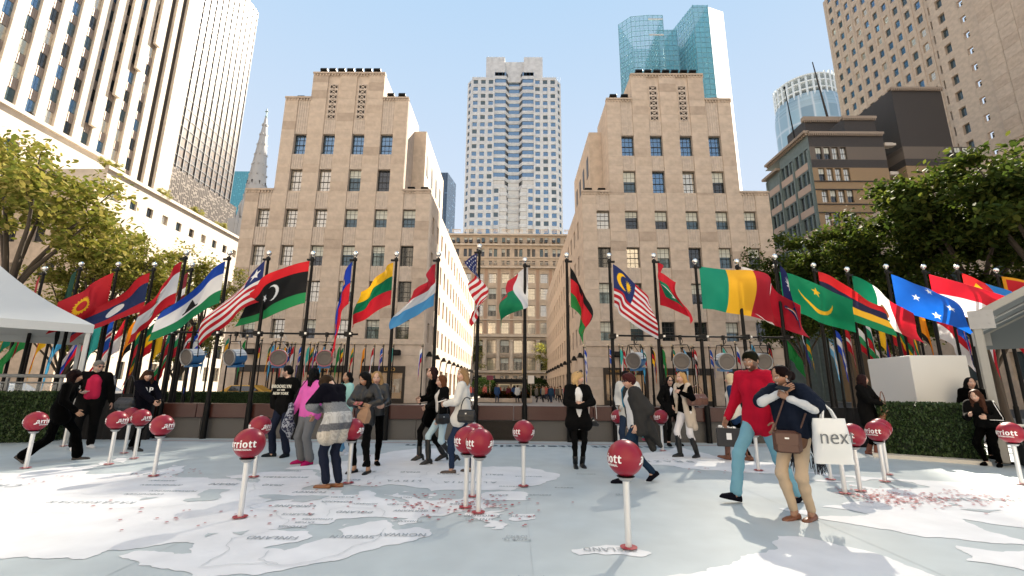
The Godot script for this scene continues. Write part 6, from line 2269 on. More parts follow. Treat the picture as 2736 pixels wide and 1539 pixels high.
	for k in 6:
		sets.append([-16.2 - k * 0.42, 16.4 - k * 0.2, "under the white tent"])
	for x in [5.45, 8.5, 9.2, 10.1, 10.8, 11.6, 12.4, 13.1, 13.9]:
		sets.append([x * 1.05, 37.8, "before the shaded-flank block"])
	for k in 8:
		sets.append([15.7 + k * 0.35, 37.0 - k * 1.5, "in the far corner"])
	for k in 10:
		sets.append([-19.6 + k * 0.62, 36.9, "in the second far row, left"])
	for k in 9:
		sets.append([7.6 + k * 0.85, 36.9, "in the second far row, right"])
	for k in 12:
		sets.append([17.2 - k * 0.1, 24.5 - k * 0.85, "behind the couple"])
	var fgroup := "limp flags in the far rows"
	var pgroup := "poles of the far flag rows"
	var start := 0
	for k in sets.size():
		var q: Array = sets[k]
		if k == 0 or sets[k - 1][2] != q[2]:
			start = k
		var d: String = designs[((k - start) * 7 + start) % designs.size()]
		var h := 4.0 if q[1] < 20.0 and q[0] < 0 else 4.75
		flag_pole("far pole of the %s flag %s" % [talk[d], q[2]], V(q[0], 0, q[1]), h, pgroup, true)
		var right: bool = q[0] > 0
		var near_side: bool = q[1] < 30
		var pool: Array = half if near_side and k % 3 == 0 else limp
		hang(d, "far %s flag %s" % [talk[d], q[2]], V(q[0], h - 0.2, q[1]) + Vector3(0.06 if right else -0.06, 0, 0.02), pool[(2 if right else 0) + k % 2], fgroup)


func leaf_crown(kind: int, seed_: int, r: float, n: int, size: float, cols: Array, gaps: float) -> Array:
	# limbs that fork towards leaf clumps: [limb mesh, leaf mesh], the crown's middle at the origin
	var q := RandomNumberGenerator.new()
	q.seed = seed_
	var limbs := Geo.new()
	var leaves := Geo.new()
	var root := Vector3(0, -r * 1.15, 0)
	var clumps := []
	for k in 9:
		var a := TAU * k / 9.0 + q.randf_range(-0.3, 0.3)
		var el := q.randf_range(-0.25, 1.2)
		var tip := Vector3(cos(a) * cos(el), sin(el) * 0.85 - 0.05, sin(a) * cos(el)) * r * q.randf_range(0.7, 0.98)
		var mid := root.lerp(tip, 0.45) + Vector3(0, r * 0.12, 0) + Vector3(q.randf_range(-1, 1), 0, q.randf_range(-1, 1)) * r * 0.08
		limbs.tube([root, root.lerp(mid, 0.5) + Vector3(0, 0.06, 0) * r, mid, tip], [0.085 * r / 3.0, 0.07 * r / 3.0, 0.05 * r / 3.0, 0.014], 6)
		for e in 5:
			var st := mid.lerp(tip, q.randf_range(0.1, 0.9))
			var tw := st + Vector3(q.randf_range(-1, 1), q.randf_range(-0.35, 0.8), q.randf_range(-1, 1)) * r * 0.42
			limbs.tube([st, st.lerp(tw, 0.5) + Vector3(0, 0.05, 0), tw], [0.02, 0.014, 0.006], 4, false)
			clumps.append([tw, r * q.randf_range(0.13, 0.27)])
			clumps.append([st.lerp(tw, 0.5), r * q.randf_range(0.1, 0.18)])
		clumps.append([tip, r * q.randf_range(0.14, 0.26)])
	for k in n:
		var c: Array = clumps[q.randi_range(0, clumps.size() - 1)]
		var d := Vector3(q.randfn(0, 0.5), q.randfn(0, 0.34), q.randfn(0, 0.5))
		var p: Vector3 = c[0] + d * c[1]
		var b := Basis.from_euler(Vector3(q.randf_range(-1.0, 1.0), q.randf() * TAU, q.randf_range(-0.9, 0.9)))
		var s := size * q.randf_range(0.65, 1.25)
		leaves.col = (cols[q.randi_range(0, cols.size() - 1)] as Color) * q.randf_range(0.8, 1.2)
		leaves.col.a = 1.0
		leaves.t = Transform3D(b.scaled(Vector3.ONE * s), p)
		var i0 := leaves.v.size()
		for v in [Vector3(0, 0, -0.5), Vector3(0.27, 0.06, -0.1), Vector3(0.2, 0.04, 0.25), Vector3(0, 0, 0.5), Vector3(-0.2, 0.04, 0.25), Vector3(-0.27, 0.06, -0.1)]:
			leaves.vert(v, Vector3.UP)
		for e in 4:
			leaves.tri(i0, i0 + e + 2, i0 + e + 1)
	return [limbs.mesh(), leaves.mesh()]


func trees() -> void:
	var bark := mat("bark", Color(0.07, 0.055, 0.042), 0.95)
	var lm := mat("leaf", Color.WHITE, 0.7, 0.0, 0.15)
	lm.albedo_color = Color.WHITE
	lm.vertex_color_use_as_albedo = true
	lm.backlight_enabled = true
	lm.backlight = Color(0.85, 0.85, 0.7)
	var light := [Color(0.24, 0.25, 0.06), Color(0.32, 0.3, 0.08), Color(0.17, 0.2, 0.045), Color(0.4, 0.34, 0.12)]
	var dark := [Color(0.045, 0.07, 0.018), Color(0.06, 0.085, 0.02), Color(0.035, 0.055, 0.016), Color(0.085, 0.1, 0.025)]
	var kinds := []
	for k in 3:
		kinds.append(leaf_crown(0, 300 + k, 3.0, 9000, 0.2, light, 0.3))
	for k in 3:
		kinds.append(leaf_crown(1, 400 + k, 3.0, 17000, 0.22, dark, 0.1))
	var list := [
		[-17.9, 8.0, 15.6, 3.3, 0, "biggest yellow-green tree, nearest at the left edge of the picture"],
		[-16.9, 5.9, 18.0, 2.2, 1, "yellow-green tree over the peak of the white tent"],
		[-16.9, 6.3, 20.3, 2.5, 2, "yellow-green tree behind the cedar and maroon flags"],
		[-15.4, 5.8, 22.2, 2.1, 1, "yellow-green tree against the corner of the sunlit-flank block"],
		[-18.6, 5.0, 19.5, 2.4, 2, "shaded lower tree behind the red and blue disc flag"],
		[-24.5, 4.6, 25.0, 2.6, 0, "low tree beyond the flags under the white tent"],
		[-19.4, 3.8, 26.5, 2.0, 0, "small low tree by the stage lamps and parked cars"],
		[18.9, 8.9, 32.0, 3.2, 3, "dark green tree farthest back, before the shaded-flank block"],
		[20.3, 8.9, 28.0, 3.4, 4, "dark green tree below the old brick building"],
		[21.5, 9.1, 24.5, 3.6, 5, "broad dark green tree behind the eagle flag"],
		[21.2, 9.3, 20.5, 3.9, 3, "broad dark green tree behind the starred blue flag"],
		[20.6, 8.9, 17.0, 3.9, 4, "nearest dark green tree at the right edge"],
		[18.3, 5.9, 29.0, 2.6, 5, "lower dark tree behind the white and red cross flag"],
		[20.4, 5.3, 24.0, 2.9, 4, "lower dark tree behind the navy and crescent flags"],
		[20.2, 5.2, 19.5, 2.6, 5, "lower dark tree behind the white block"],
		[-10.9, 8.0, 93.0, 4.8, 0, "pale street tree past the end of the sunlit flank"],
		[8.6, 7.4, 92.0, 4.6, 1, "pale street tree past the end of the shaded flank"],
	]
	for q in list:
		var s: float = q[3] / 3.0
		var t := thing("plaza_tree", q[5], "tree", V(q[0], 0, q[2]), 0.0, "trees along the plaza" if q[2] < 60 else "street trees at the avenue")
		var base: float = q[1] - 3.45 * s
		var g := Geo.new()
		g.lathe([Vector2(0.2 * s + 0.05, -0.05), Vector2(0.15 * s + 0.02, 0.5), Vector2(0.11 * s, base * 0.7), Vector2(0.09 * s, base + 0.15)], 9)
		part("trunk", g.mesh(), bark, t)
		var yaw := rng.randf() * TAU
		var xf := Transform3D(Basis(Vector3.UP, yaw).scaled(Vector3.ONE * s), Vector3(0, q[1], 0))
		part("limbs", kinds[q[4]][0], bark, t, xf)
		part("crown", kinds[q[4]][1], lm, t, xf)
	# roof planting on the sunlit wing
	for k in 5:
		var t := thing("roof_shrub", ["roof shrub over the wing's front corner", "roof shrub second along the sunlit wing", "roof shrub midway along the sunlit wing's parapet", "roof shrub near the bronze tower's foot", "roof shrub beside the shaded front of the sunlit-flank block"][k], "shrub", V(-52.6, 28.3, [54.0, 63.0, 70.0, 77.0, 84.0][k]), 0.0, "shrubs on the roof of the sunlit wing")
		part("foliage", kinds[1][1], lm, t, Transform3D(Basis(Vector3.UP, k * 1.3).scaled(Vector3(0.42, 0.36, 0.5)), Vector3(0, 0.8, 0)))
		part("stem", kinds[1][0], bark, t, Transform3D(Basis().scaled(Vector3(0.4, 0.34, 0.4)), Vector3(0, 1.1, 0)))


func promenade() -> void:
	var lm: Material = mats.leaf
	# clipped round trees
	for k in 2:
		var t := thing("round_topiary", ["dark round clipped shrub left on the promenade bed", "dark round clipped shrub right on the promenade bed"][k], "shrub", V([-4.4, 3.2][k], 0, 68), 0.0, "clipped shrubs on the promenade")
		var g := Geo.new()
		g.tube([Vector3(), Vector3(0, 1.0, 0)], [0.12, 0.1], 8)
		part("stem", g.mesh(), mats.bark, t)
		g = Geo.new()
		var q := RandomNumberGenerator.new()
		q.seed = 12 + k
		for e in 5000:
			var d := Vector3(q.randfn(0, 1), q.randfn(0, 1), q.randfn(0, 1)).normalized() * q.randf_range(0.75, 1.02)
			g.t = Transform3D(Basis.from_euler(Vector3(q.randf() * 6, q.randf() * 6, q.randf() * 6)).scaled(Vector3.ONE * 0.16), Vector3(0, 1.6, 0) + d * Vector3(1.9, 1.35, 1.9))
			g.col = Color(0.025, 0.045, 0.014) * q.randf_range(0.7, 1.3)
			g.col.a = 1
			var i0 := g.v.size()
			for v in [Vector3(0, 0, -0.5), Vector3(0.3, 0, 0), Vector3(0, 0, 0.5), Vector3(-0.3, 0, 0)]:
				g.vert(v, Vector3.UP)
			g.tri(i0, i0 + 2, i0 + 1)
			g.tri(i0, i0 + 3, i0 + 2)
		part("foliage", g.mesh(), lm, t)
	# planted beds stepping up the middle
	for k in 6:
		var t := thing("planted_bed", ["nearest flower bed behind the parapet, rust and gold mums", "second flower bed with orange mums", "third flower bed with gold mums", "fourth flower bed with bronze grasses", "fifth flower bed below the fountain figure", "farthest flower bed before the avenue"][k], "flower bed", V(-0.9, 0, 48 + k * 6.0), 0.0, "flower beds on the promenade")
		part("kerb", box_mesh(Vector3(5.4, 0.4, 4.2)), mats.limestone2, t, Transform3D(Basis(), Vector3(0, 0.2, 0)))
		var g := Geo.new()
		var q := RandomNumberGenerator.new()
		q.seed = 60 + k
		for e in 3200:
			var p := Vector3(q.randf_range(-2.5, 2.5), 0.4, q.randf_range(-2, 2))
			var hgt := 0.25 + 0.35 * absf(sin(p.x * 2.2 + k) * cos(p.z * 1.7))
			var b := Basis.from_euler(Vector3(q.randf_range(-0.9, 0.9), q.randf() * 6, q.randf_range(-0.9, 0.9)))
			g.t = Transform3D(b.scaled(Vector3.ONE * q.randf_range(0.1, 0.2)), p + Vector3(0, q.randf() * hgt, 0))
			var patch := sin(p.x * 3.1 + k * 2.0) + cos(p.z * 2.6)
			g.col = [Color(0.35, 0.16, 0.02), Color(0.2, 0.06, 0.03), Color(0.05, 0.07, 0.02), Color(0.12, 0.07, 0.05)][0 if patch > 0.9 else (1 if patch > 0.4 else (2 if patch > -0.6 else 3))] * q.randf_range(0.7, 1.2)
			g.col.a = 1
			var i0 := g.v.size()
			for v in [Vector3(-0.5, 0, 0), Vector3(0, 0.3, 0.4), Vector3(0.5, 0, 0), Vector3(0, 0.3, -0.4)]:
				g.vert(v, Vector3.UP)
			g.tri(i0, i0 + 2, i0 + 1)
			g.tri(i0, i0 + 3, i0 + 2)
		var f := part("flowers", g.mesh(), lm, t)
		f.set_meta("kind", "stuff")
	# scarecrow-like display figures and small signs on posts
	for k in 3:
		var t := thing("post_sign", ["small white sign on a post right of the garden beds", "small maroon sign on a post left of the garden beds", "small yellow hanging sign before the store canopy"][k], "sign", V([2.0, -2.7, 1.9][k], 0, [55.0, 52.0, 88.0][k]))
		part("post", box_mesh(Vector3(0.1, 2.6, 0.1)), mat("post_wood", Color(0.3, 0.22, 0.15), 0.8), t, Transform3D(Basis(), Vector3(0, 1.3, 0)))
		part("board", box_mesh(Vector3(0.75, [0.95, 0.5, 0.8][k], 0.08)), [mats.white_paint, mat("sign_maroon", Color(0.15, 0.02, 0.05), 0.6), mat("sign_yellow", Color(0.6, 0.45, 0.2), 0.6)][k], t, Transform3D(Basis(), Vector3(0, [2.4, 2.5, 4.6][k], 0.1)))
	# cars in the side streets
	for k in 4:
		car([-19.5, -26.5, -30.5, 24.0][k], [34.0, 29.0, 27.5, 27.0][k], [0.1, 0.0, 0.0, -0.2][k], [Color(0.5, 0.26, 0.02), Color(0.6, 0.6, 0.6), Color(0.62, 0.63, 0.62), Color(0.02, 0.022, 0.026)][k], ["yellow taxi standing beyond the left flag rows", "white van parked behind the far left flags", "white car parked at the far left street edge", "black car parked behind the right flag rows"][k], "taxi" if k == 0 else "car")


func car(x: float, d: float, turn: float, c: Color, label: String, cat: String) -> void:
	var t := thing("parked_car", label, cat, V(x, -0.05, d), turn, "cars parked in the side streets")
	var paint := mat("car%.2f%.2f" % [c.r, c.g], c, 0.25, 0.1)
	var g := Geo.new()
	var prof := [Vector2(-2.25, 0.35), Vector2(-2.3, 0.7), Vector2(-2.15, 0.95), Vector2(-1.5, 1.02), Vector2(-0.85, 1.45), Vector2(0.75, 1.48), Vector2(1.45, 1.05), Vector2(2.15, 0.92), Vector2(2.3, 0.65), Vector2(2.25, 0.35)]
	var rings := []
	for z in [-0.88, -0.8, 0.8, 0.88]:
		var ring := PackedVector3Array()
		for p in prof:
			var inn := 0.04 if absf(z) > 0.85 else 0.0
			ring.append(Vector3(p.x * (1.0 - inn), maxf(p.y - inn, 0.33), z * (0.86 if p.y > 1.1 else 1.0)))
		rings.append(ring)
	g.loft(rings, true, true)
	part("body", g.mesh(), paint, t)
	g = Geo.new()
	for e in [-1.0, 1.0]:
		g.quad(Vector3(-0.95, 1.05, e * 0.885), Vector3(1.2, 1.05, e * 0.885), Vector3(0.72, 1.4, e * 0.775), Vector3(-0.78, 1.4, e * 0.775))
	part("side_window", g.mesh(), mats.glass_dark, t)
	for e in [Vector3(-1.4, 0.33, 0.82), Vector3(1.4, 0.33, 0.82), Vector3(-1.4, 0.33, -0.82), Vector3(1.4, 0.33, -0.82)]:
		g = Geo.new()
		g.t = Transform3D(Basis(Vector3.RIGHT, PI / 2), e)
		g.lathe([Vector2(0.2, -0.11), Vector2(0.33, -0.1), Vector2(0.33, 0.1), Vector2(0.2, 0.11)], 16)
		part("wheel", g.mesh(), mats.black_paint, t)
	for e in [-0.65, 0.65]:
		part("headlight", box_mesh(Vector3(0.08, 0.14, 0.3)), mats.white_paint, t, Transform3D(Basis(), Vector3(2.26, 0.72, e)))


func ik(a: Vector3, t: Vector3, l1: float, l2: float, hint: Vector3) -> Array:
	var d := t - a
	var l := clampf(d.length(), absf(l1 - l2) + 0.01, l1 + l2 - 0.004)
	var u := d.normalized()
	var e := a + u * l
	var x := (l1 * l1 - l2 * l2 + l * l) / (2.0 * l)
	var h := sqrt(maxf(l1 * l1 - x * x, 0.0))
	var p := hint - u * hint.dot(u)
	return [a + u * x + p.normalized() * h, e]


func joints(q: Dictionary) -> Dictionary:
	# a skeleton 1.70 m tall in its own space: faces +z, its left is +x
	var J := {}
	var feet: Array = q.get("feet", [Vector3(0.1, 0, 0.02), Vector3(-0.1, 0, -0.02)])
	var wide: float = q.get("wide", 1.0)
	var drop: float = q.get("drop", 0.0)
	var pel := Vector3(0, 0.93 - drop, 0) + Vector3((feet[0].x + feet[1].x) / 2, 0, (feet[0].z + feet[1].z) / 2 + q.get("pz", 0.0))
	J.pel = pel
	var lean := Basis(Vector3.BACK, deg_to_rad(-q.get("side", 0.0))) * Basis(Vector3.RIGHT, deg_to_rad(q.get("lean", 2.0)))
	var up := lean * Basis(Vector3.UP, deg_to_rad(q.get("twist", 0.0)))
	J.lean = up
	J.waist = pel + lean * Vector3(0, 0.16, 0)
	J.chest = pel + up * Vector3(0, 0.34, 0.005)
	J.neck = pel + up * Vector3(0, 0.515, -0.015)
	var hp: float = q.get("pitch", 0.0)
	var hb := up * Basis(Vector3.UP, deg_to_rad(q.get("look", 0.0))) * Basis(Vector3.RIGHT, deg_to_rad(hp))
	J.head = Transform3D(hb, J.neck + up * Vector3(0, 0.045, 0.0) + hb * Vector3(0, 0.095, 0.02))
	for s in 2:
		var sg := 1.0 if s == 0 else -1.0
		var n := "L" if s == 0 else "R"
		var hip := pel + Vector3(sg * 0.085, -0.03, 0)
		var f: Vector3 = feet[s]
		var ank := Vector3(f.x, f.y + 0.085, f.z)
		var leg := ik(hip, ank, 0.435, 0.415, Vector3(sg * 0.12, 0, 1))
		J["hip" + n] = hip
		J["knee" + n] = leg[0]
		J["ank" + n] = leg[1]
		var sh := pel + up * Vector3(sg * 0.172 * wide, 0.475, -0.01)
		J["sh" + n] = sh
		var hd: Array = q.get("hand" + n, [])
		var t: Vector3 = hd[0] if hd.size() else Vector3(sg * (0.25 * wide), 0.83, 0.03) + Vector3(pel.x, -drop, pel.z)
		var hint: Vector3 = hd[1] if hd.size() > 1 else Vector3(sg * 0.5, -0.3, -1)
		var arm := ik(sh, t, 0.285, 0.25, hint)
		J["el" + n] = arm[0]
		J["wr" + n] = arm[1]
	return J


func torso(J: Dictionary, grow := 0.0, fat := 1.0, hem := 0.0) -> Array:
	var b := []
	var X: Vector3 = J.lean.x
	var pel: Vector3 = J.pel
	for s in [-1.0, 1.0]:
		b.append([pel + Vector3(s * 0.075 * fat, -hem, 0), pel + Vector3(s * 0.07 * fat, 0.05, 0), 0.092 * fat + grow, 0.094 * fat + grow])
		b.append([pel + Vector3(s * 0.06 * fat, 0.06, 0), J.waist + X * s * 0.048 * fat, 0.092 * fat + grow, 0.082 * fat + grow])
		b.append([J.waist + X * s * 0.048 * fat, J.chest + X * s * 0.072, 0.082 * fat + grow, 0.088 + grow])
		b.append([J.chest + X * s * 0.072, J.neck + X * s * 0.085 + J.lean * Vector3(0, -0.065, 0), 0.088 + grow, 0.062 + grow * 0.7])
	b.append([J.shL.lerp(J.shR, 0.12), J.shR.lerp(J.shL, 0.12), 0.058 + grow * 0.7, 0.058 + grow * 0.7])
	return b


func arm_bones(J: Dictionary, n: String, r0: float, r1: float, r2: float, cut := 1.0) -> Array:
	var b := [[J["sh" + n], J["el" + n], r0, r1]]
	if cut > 0.5:
		b.append([J["el" + n], J["el" + n].lerp(J["wr" + n], (cut - 0.5) * 2.0), r1, lerpf(r1, r2, (cut - 0.5) * 2.0)])
	return b


func leg_bones(J: Dictionary, n: String, r0: float, r1: float, r2: float, a := 0.0, z := 1.0) -> Array:
	var b := []
	if z <= 1.0:
		b = [[J["hip" + n], J["knee" + n], r0, r1], [J["knee" + n], J["knee" + n].lerp(J["ank" + n], z), r1, lerpf(r1, r2, z)]]
		b.append([J["knee" + n].lerp(J["ank" + n], 0.32) + Vector3(0, 0, -0.012), J["knee" + n].lerp(J["ank" + n], 0.34), r1 * 0.98, r1 * 0.9])
	return b


func head_geo(g: Geo, T: Transform3D, skin: Color, male := false, smile := 0.0, beard := Color(0, 0, 0, 0), lips := Color(0.32, 0.1, 0.09)) -> void:
	var keep := g.t
	g.t = keep * T
	var base := g.v.size()
	var cols := 44
	var rows := 34
	var dark := Color(0.02, 0.014, 0.012)
	for r in rows + 1:
		var b := PI * r / rows
		for c in cols:
			var a := TAU * c / cols
			var d := Vector3(sin(b) * sin(a), -cos(b), sin(b) * cos(a))
			var p := d * Vector3(0.074, 0.117, 0.094)
			var fr := clampf(d.z * 1.3, 0.0, 1.0)
			if p.y < 0:
				var k := clampf(-p.y / 0.117, 0, 1)
				p.x *= 1.0 - (0.3 if male else 0.36) * k * k
				p.z = p.z * (1.0 - 0.22 * k * k) + 0.014 * fr * k
				if d.z < 0:
					p.z *= 1.0 - 0.3 * k
			if d.z > 0.2:
				p.z -= 0.006 * clampf(1.0 - absf(p.y - 0.04) / 0.05, 0, 1)
				var nx := absf(p.x)
				var nose := exp(-pow(p.x / 0.0125, 2.0)) * clampf((0.03 - p.y) / 0.055, 0, 1) * clampf((p.y + 0.036) / 0.008, 0, 1)
				p.z += 0.021 * nose
				p.z -= 0.009 * exp(-pow((nx - 0.031) / 0.015, 2.0) - pow((p.y - 0.012) / 0.012, 2.0))
				p.z += 0.004 * exp(-pow((p.y - 0.033) / 0.008, 2.0)) * fr
				p.z += 0.005 * exp(-pow(nx / 0.022, 2.0) - pow((p.y + 0.057) / 0.011, 2.0))
				p.z += 0.007 * exp(-pow(nx / 0.02, 2.0) - pow((p.y + 0.098) / 0.014, 2.0))
				p.z += 0.004 * exp(-pow((nx - 0.042) / 0.016, 2.0) - pow((p.y + 0.02) / 0.018, 2.0)) * (1.0 + smile)
			var cc := skin
			if d.z > 0.25:
				var nx := absf(p.x)
				if pow((nx - 0.031) / 0.0135, 2.0) + pow((p.y - 0.012) / 0.0068, 2.0) < 1.0:
					cc = dark if nx > 0.024 and nx < 0.038 else Color(0.5, 0.47, 0.44)
				elif absf(nx - 0.032) < 0.019 and absf(p.y - 0.032 + (nx - 0.03) * 0.15) < 0.0048:
					cc = skin.lerp(dark, 0.8)
				elif nx < 0.023 + smile * 0.006 and absf(p.y + 0.058 - smile * nx * 0.3) < 0.0085:
					cc = Color(0.7, 0.66, 0.6) if smile > 0.5 and nx < 0.02 and absf(p.y + 0.058 - smile * nx * 0.3) < 0.0045 else lips
				elif beard.a > 0 and (p.y < -0.035 or (nx > 0.05 and p.y < 0.0)) and not (nx < 0.02 and p.y > -0.07):
					cc = skin.lerp(Color(beard.r, beard.g, beard.b), beard.a)
				elif p.y < -0.01 and p.y > -0.035 and nx > 0.03:
					cc = skin * Color(1.08, 0.92, 0.9)
			elif beard.a > 0 and p.y < -0.02 and d.z > -0.1:
				cc = skin.lerp(Color(beard.r, beard.g, beard.b), beard.a)
			cc.a = 1.0
			g.col = cc
			g.vert(p, d * Vector3(1.2, 0.8, 1.0))
	var nor := PackedVector3Array()
	nor.resize((rows + 1) * cols)
	for r in rows:
		for c in cols:
			var A := r * cols + c
			var B := r * cols + (c + 1) % cols
			var C := A + cols
			var D := B + cols
			g.tri(base + A, base + B, base + D)
			g.tri(base + A, base + D, base + C)
			var nn := (g.v[base + D] - g.v[base + A]).cross(g.v[base + C] - g.v[base + B])
			for e in [A, B, C, D]:
				nor[e] += nn
	for k in nor.size():
		if nor[k].length_squared() > 1e-18:
			g.n[base + k] = nor[k].normalized()
	g.col = skin
	for s in [-1.0, 1.0]:
		g.ball(Vector3(s * 0.076, 0.0, -0.008), Vector3(0.011, 0.031, 0.019), 8, 6)
	g.t = keep


func hand_geo(g: Geo, wr: Vector3, f: Vector3, n: Vector3, sg: float, curl: float, s := 1.0) -> void:
	# f: along the fingers, n: the way the palm faces, sg: +1 when the thumb is on the side f x n
	f = f.normalized()
	n = (n - f * n.dot(f)).normalized()
	var x := f.cross(n) * sg
	var rings := []
	for q in [[-0.01, 0.024, 0.019], [0.02, 0.031, 0.018], [0.06, 0.04, 0.015], [0.092, 0.04, 0.011]]:
		var ring := PackedVector3Array()
		for k in 10:
			var a := TAU * k / 10
			ring.append(wr + (f * q[0] + x * cos(a) * q[1] * sg + n * sin(a) * q[2]) * s)
		rings.append(ring)
	g.loft(rings)
	for k in 4:
		var off: float = 0.029 - k * 0.0195
		var l: float = [0.066, 0.076, 0.07, 0.054][k]
		var p := wr + (f * 0.088 + x * off) * s
		var pts := [p]
		var d := f
		for e in 3:
			var bend := curl * (0.6 + 0.25 * e + 0.06 * k)
			d = (f * cos(bend * (e + 1) * 0.7) + n * sin(bend * (e + 1) * 0.7)).normalized()
			p += d * l * s * [0.45, 0.32, 0.23][e]
			pts.append(p)
		g.tube(pts, [0.0095 * s, 0.009 * s, 0.008 * s, 0.006 * s], 6)
	var tb := wr + (f * 0.025 + x * 0.028 + n * 0.004) * s
	var t1 := tb + (f * 0.6 + x * 0.7 + n * 0.35).normalized() * 0.038 * s
	var t2 := t1 + (f * 0.85 + x * (0.35 - curl * 0.4) + n * (0.3 + curl * 0.5)).normalized() * 0.036 * s
	g.tube([tb, t1, t2], [0.013 * s, 0.0105 * s, 0.008 * s], 6)


func shoe_geo(g: Geo, ank: Vector3, yaw: float, pitch: float, kind: String, up: Vector3) -> void:
	var keep := g.t
	var b := Basis(Vector3.UP, yaw) * Basis(Vector3.RIGHT, pitch)
	g.t = keep * Transform3D(b, ank - b * Vector3(0, 0.085, 0))
	var low := kind in ["flat", "loafer"]
	var zs := [-0.072, -0.055, -0.01, 0.05, 0.11, 0.16, 0.188]
	var ws := [0.018, 0.034, 0.036, 0.039, 0.045, 0.037, 0.012]
	var hs := [0.05, 0.075, 0.092, 0.078, 0.058, 0.045, 0.024] if not low else [0.045, 0.06, 0.05, 0.045, 0.045, 0.038, 0.02]
	if kind == "sneaker":
		ws = ws.map(func(q): return q * 1.12)
	var rings := []
	for k in 7:
		var ring := PackedVector3Array()
		var w: float = ws[k]
		var h: float = hs[k]
		for p in [Vector2(0.85, 0.0), Vector2(1.0, 0.28), Vector2(0.86, 0.72), Vector2(0.4, 1.0), Vector2(-0.4, 1.0), Vector2(-0.86, 0.72), Vector2(-1.0, 0.28), Vector2(-0.85, 0.0)]:
			ring.append(Vector3(-p.x * w, p.y * h, zs[k]))
		rings.append(ring)
	g.loft(rings)
	if kind == "heel":
		g.box(Vector3(0, -0.025, -0.045), Vector3(0.045, 0.06, 0.04))
	g.t = keep


func cloth_mat(kind: String) -> StandardMaterial3D:
	var key := "cloth_" + kind
	if mats.has(key):
		return mats[key]
	var m := mat(key, Color.WHITE, {"wool": 0.95, "leather": 0.38, "denim": 0.9, "skin": 0.5, "hair": 0.6, "shoe": 0.5}.get(kind, 0.85))
	m.albedo_color = Color.WHITE
	m.vertex_color_use_as_albedo = true
	if kind == "skin":
		m.subsurf_scatter_enabled = true
		m.subsurf_scatter_strength = 0.08
	elif kind in ["wool", "denim", "hair"]:
		m.metallic_specular = 0.2
	return m


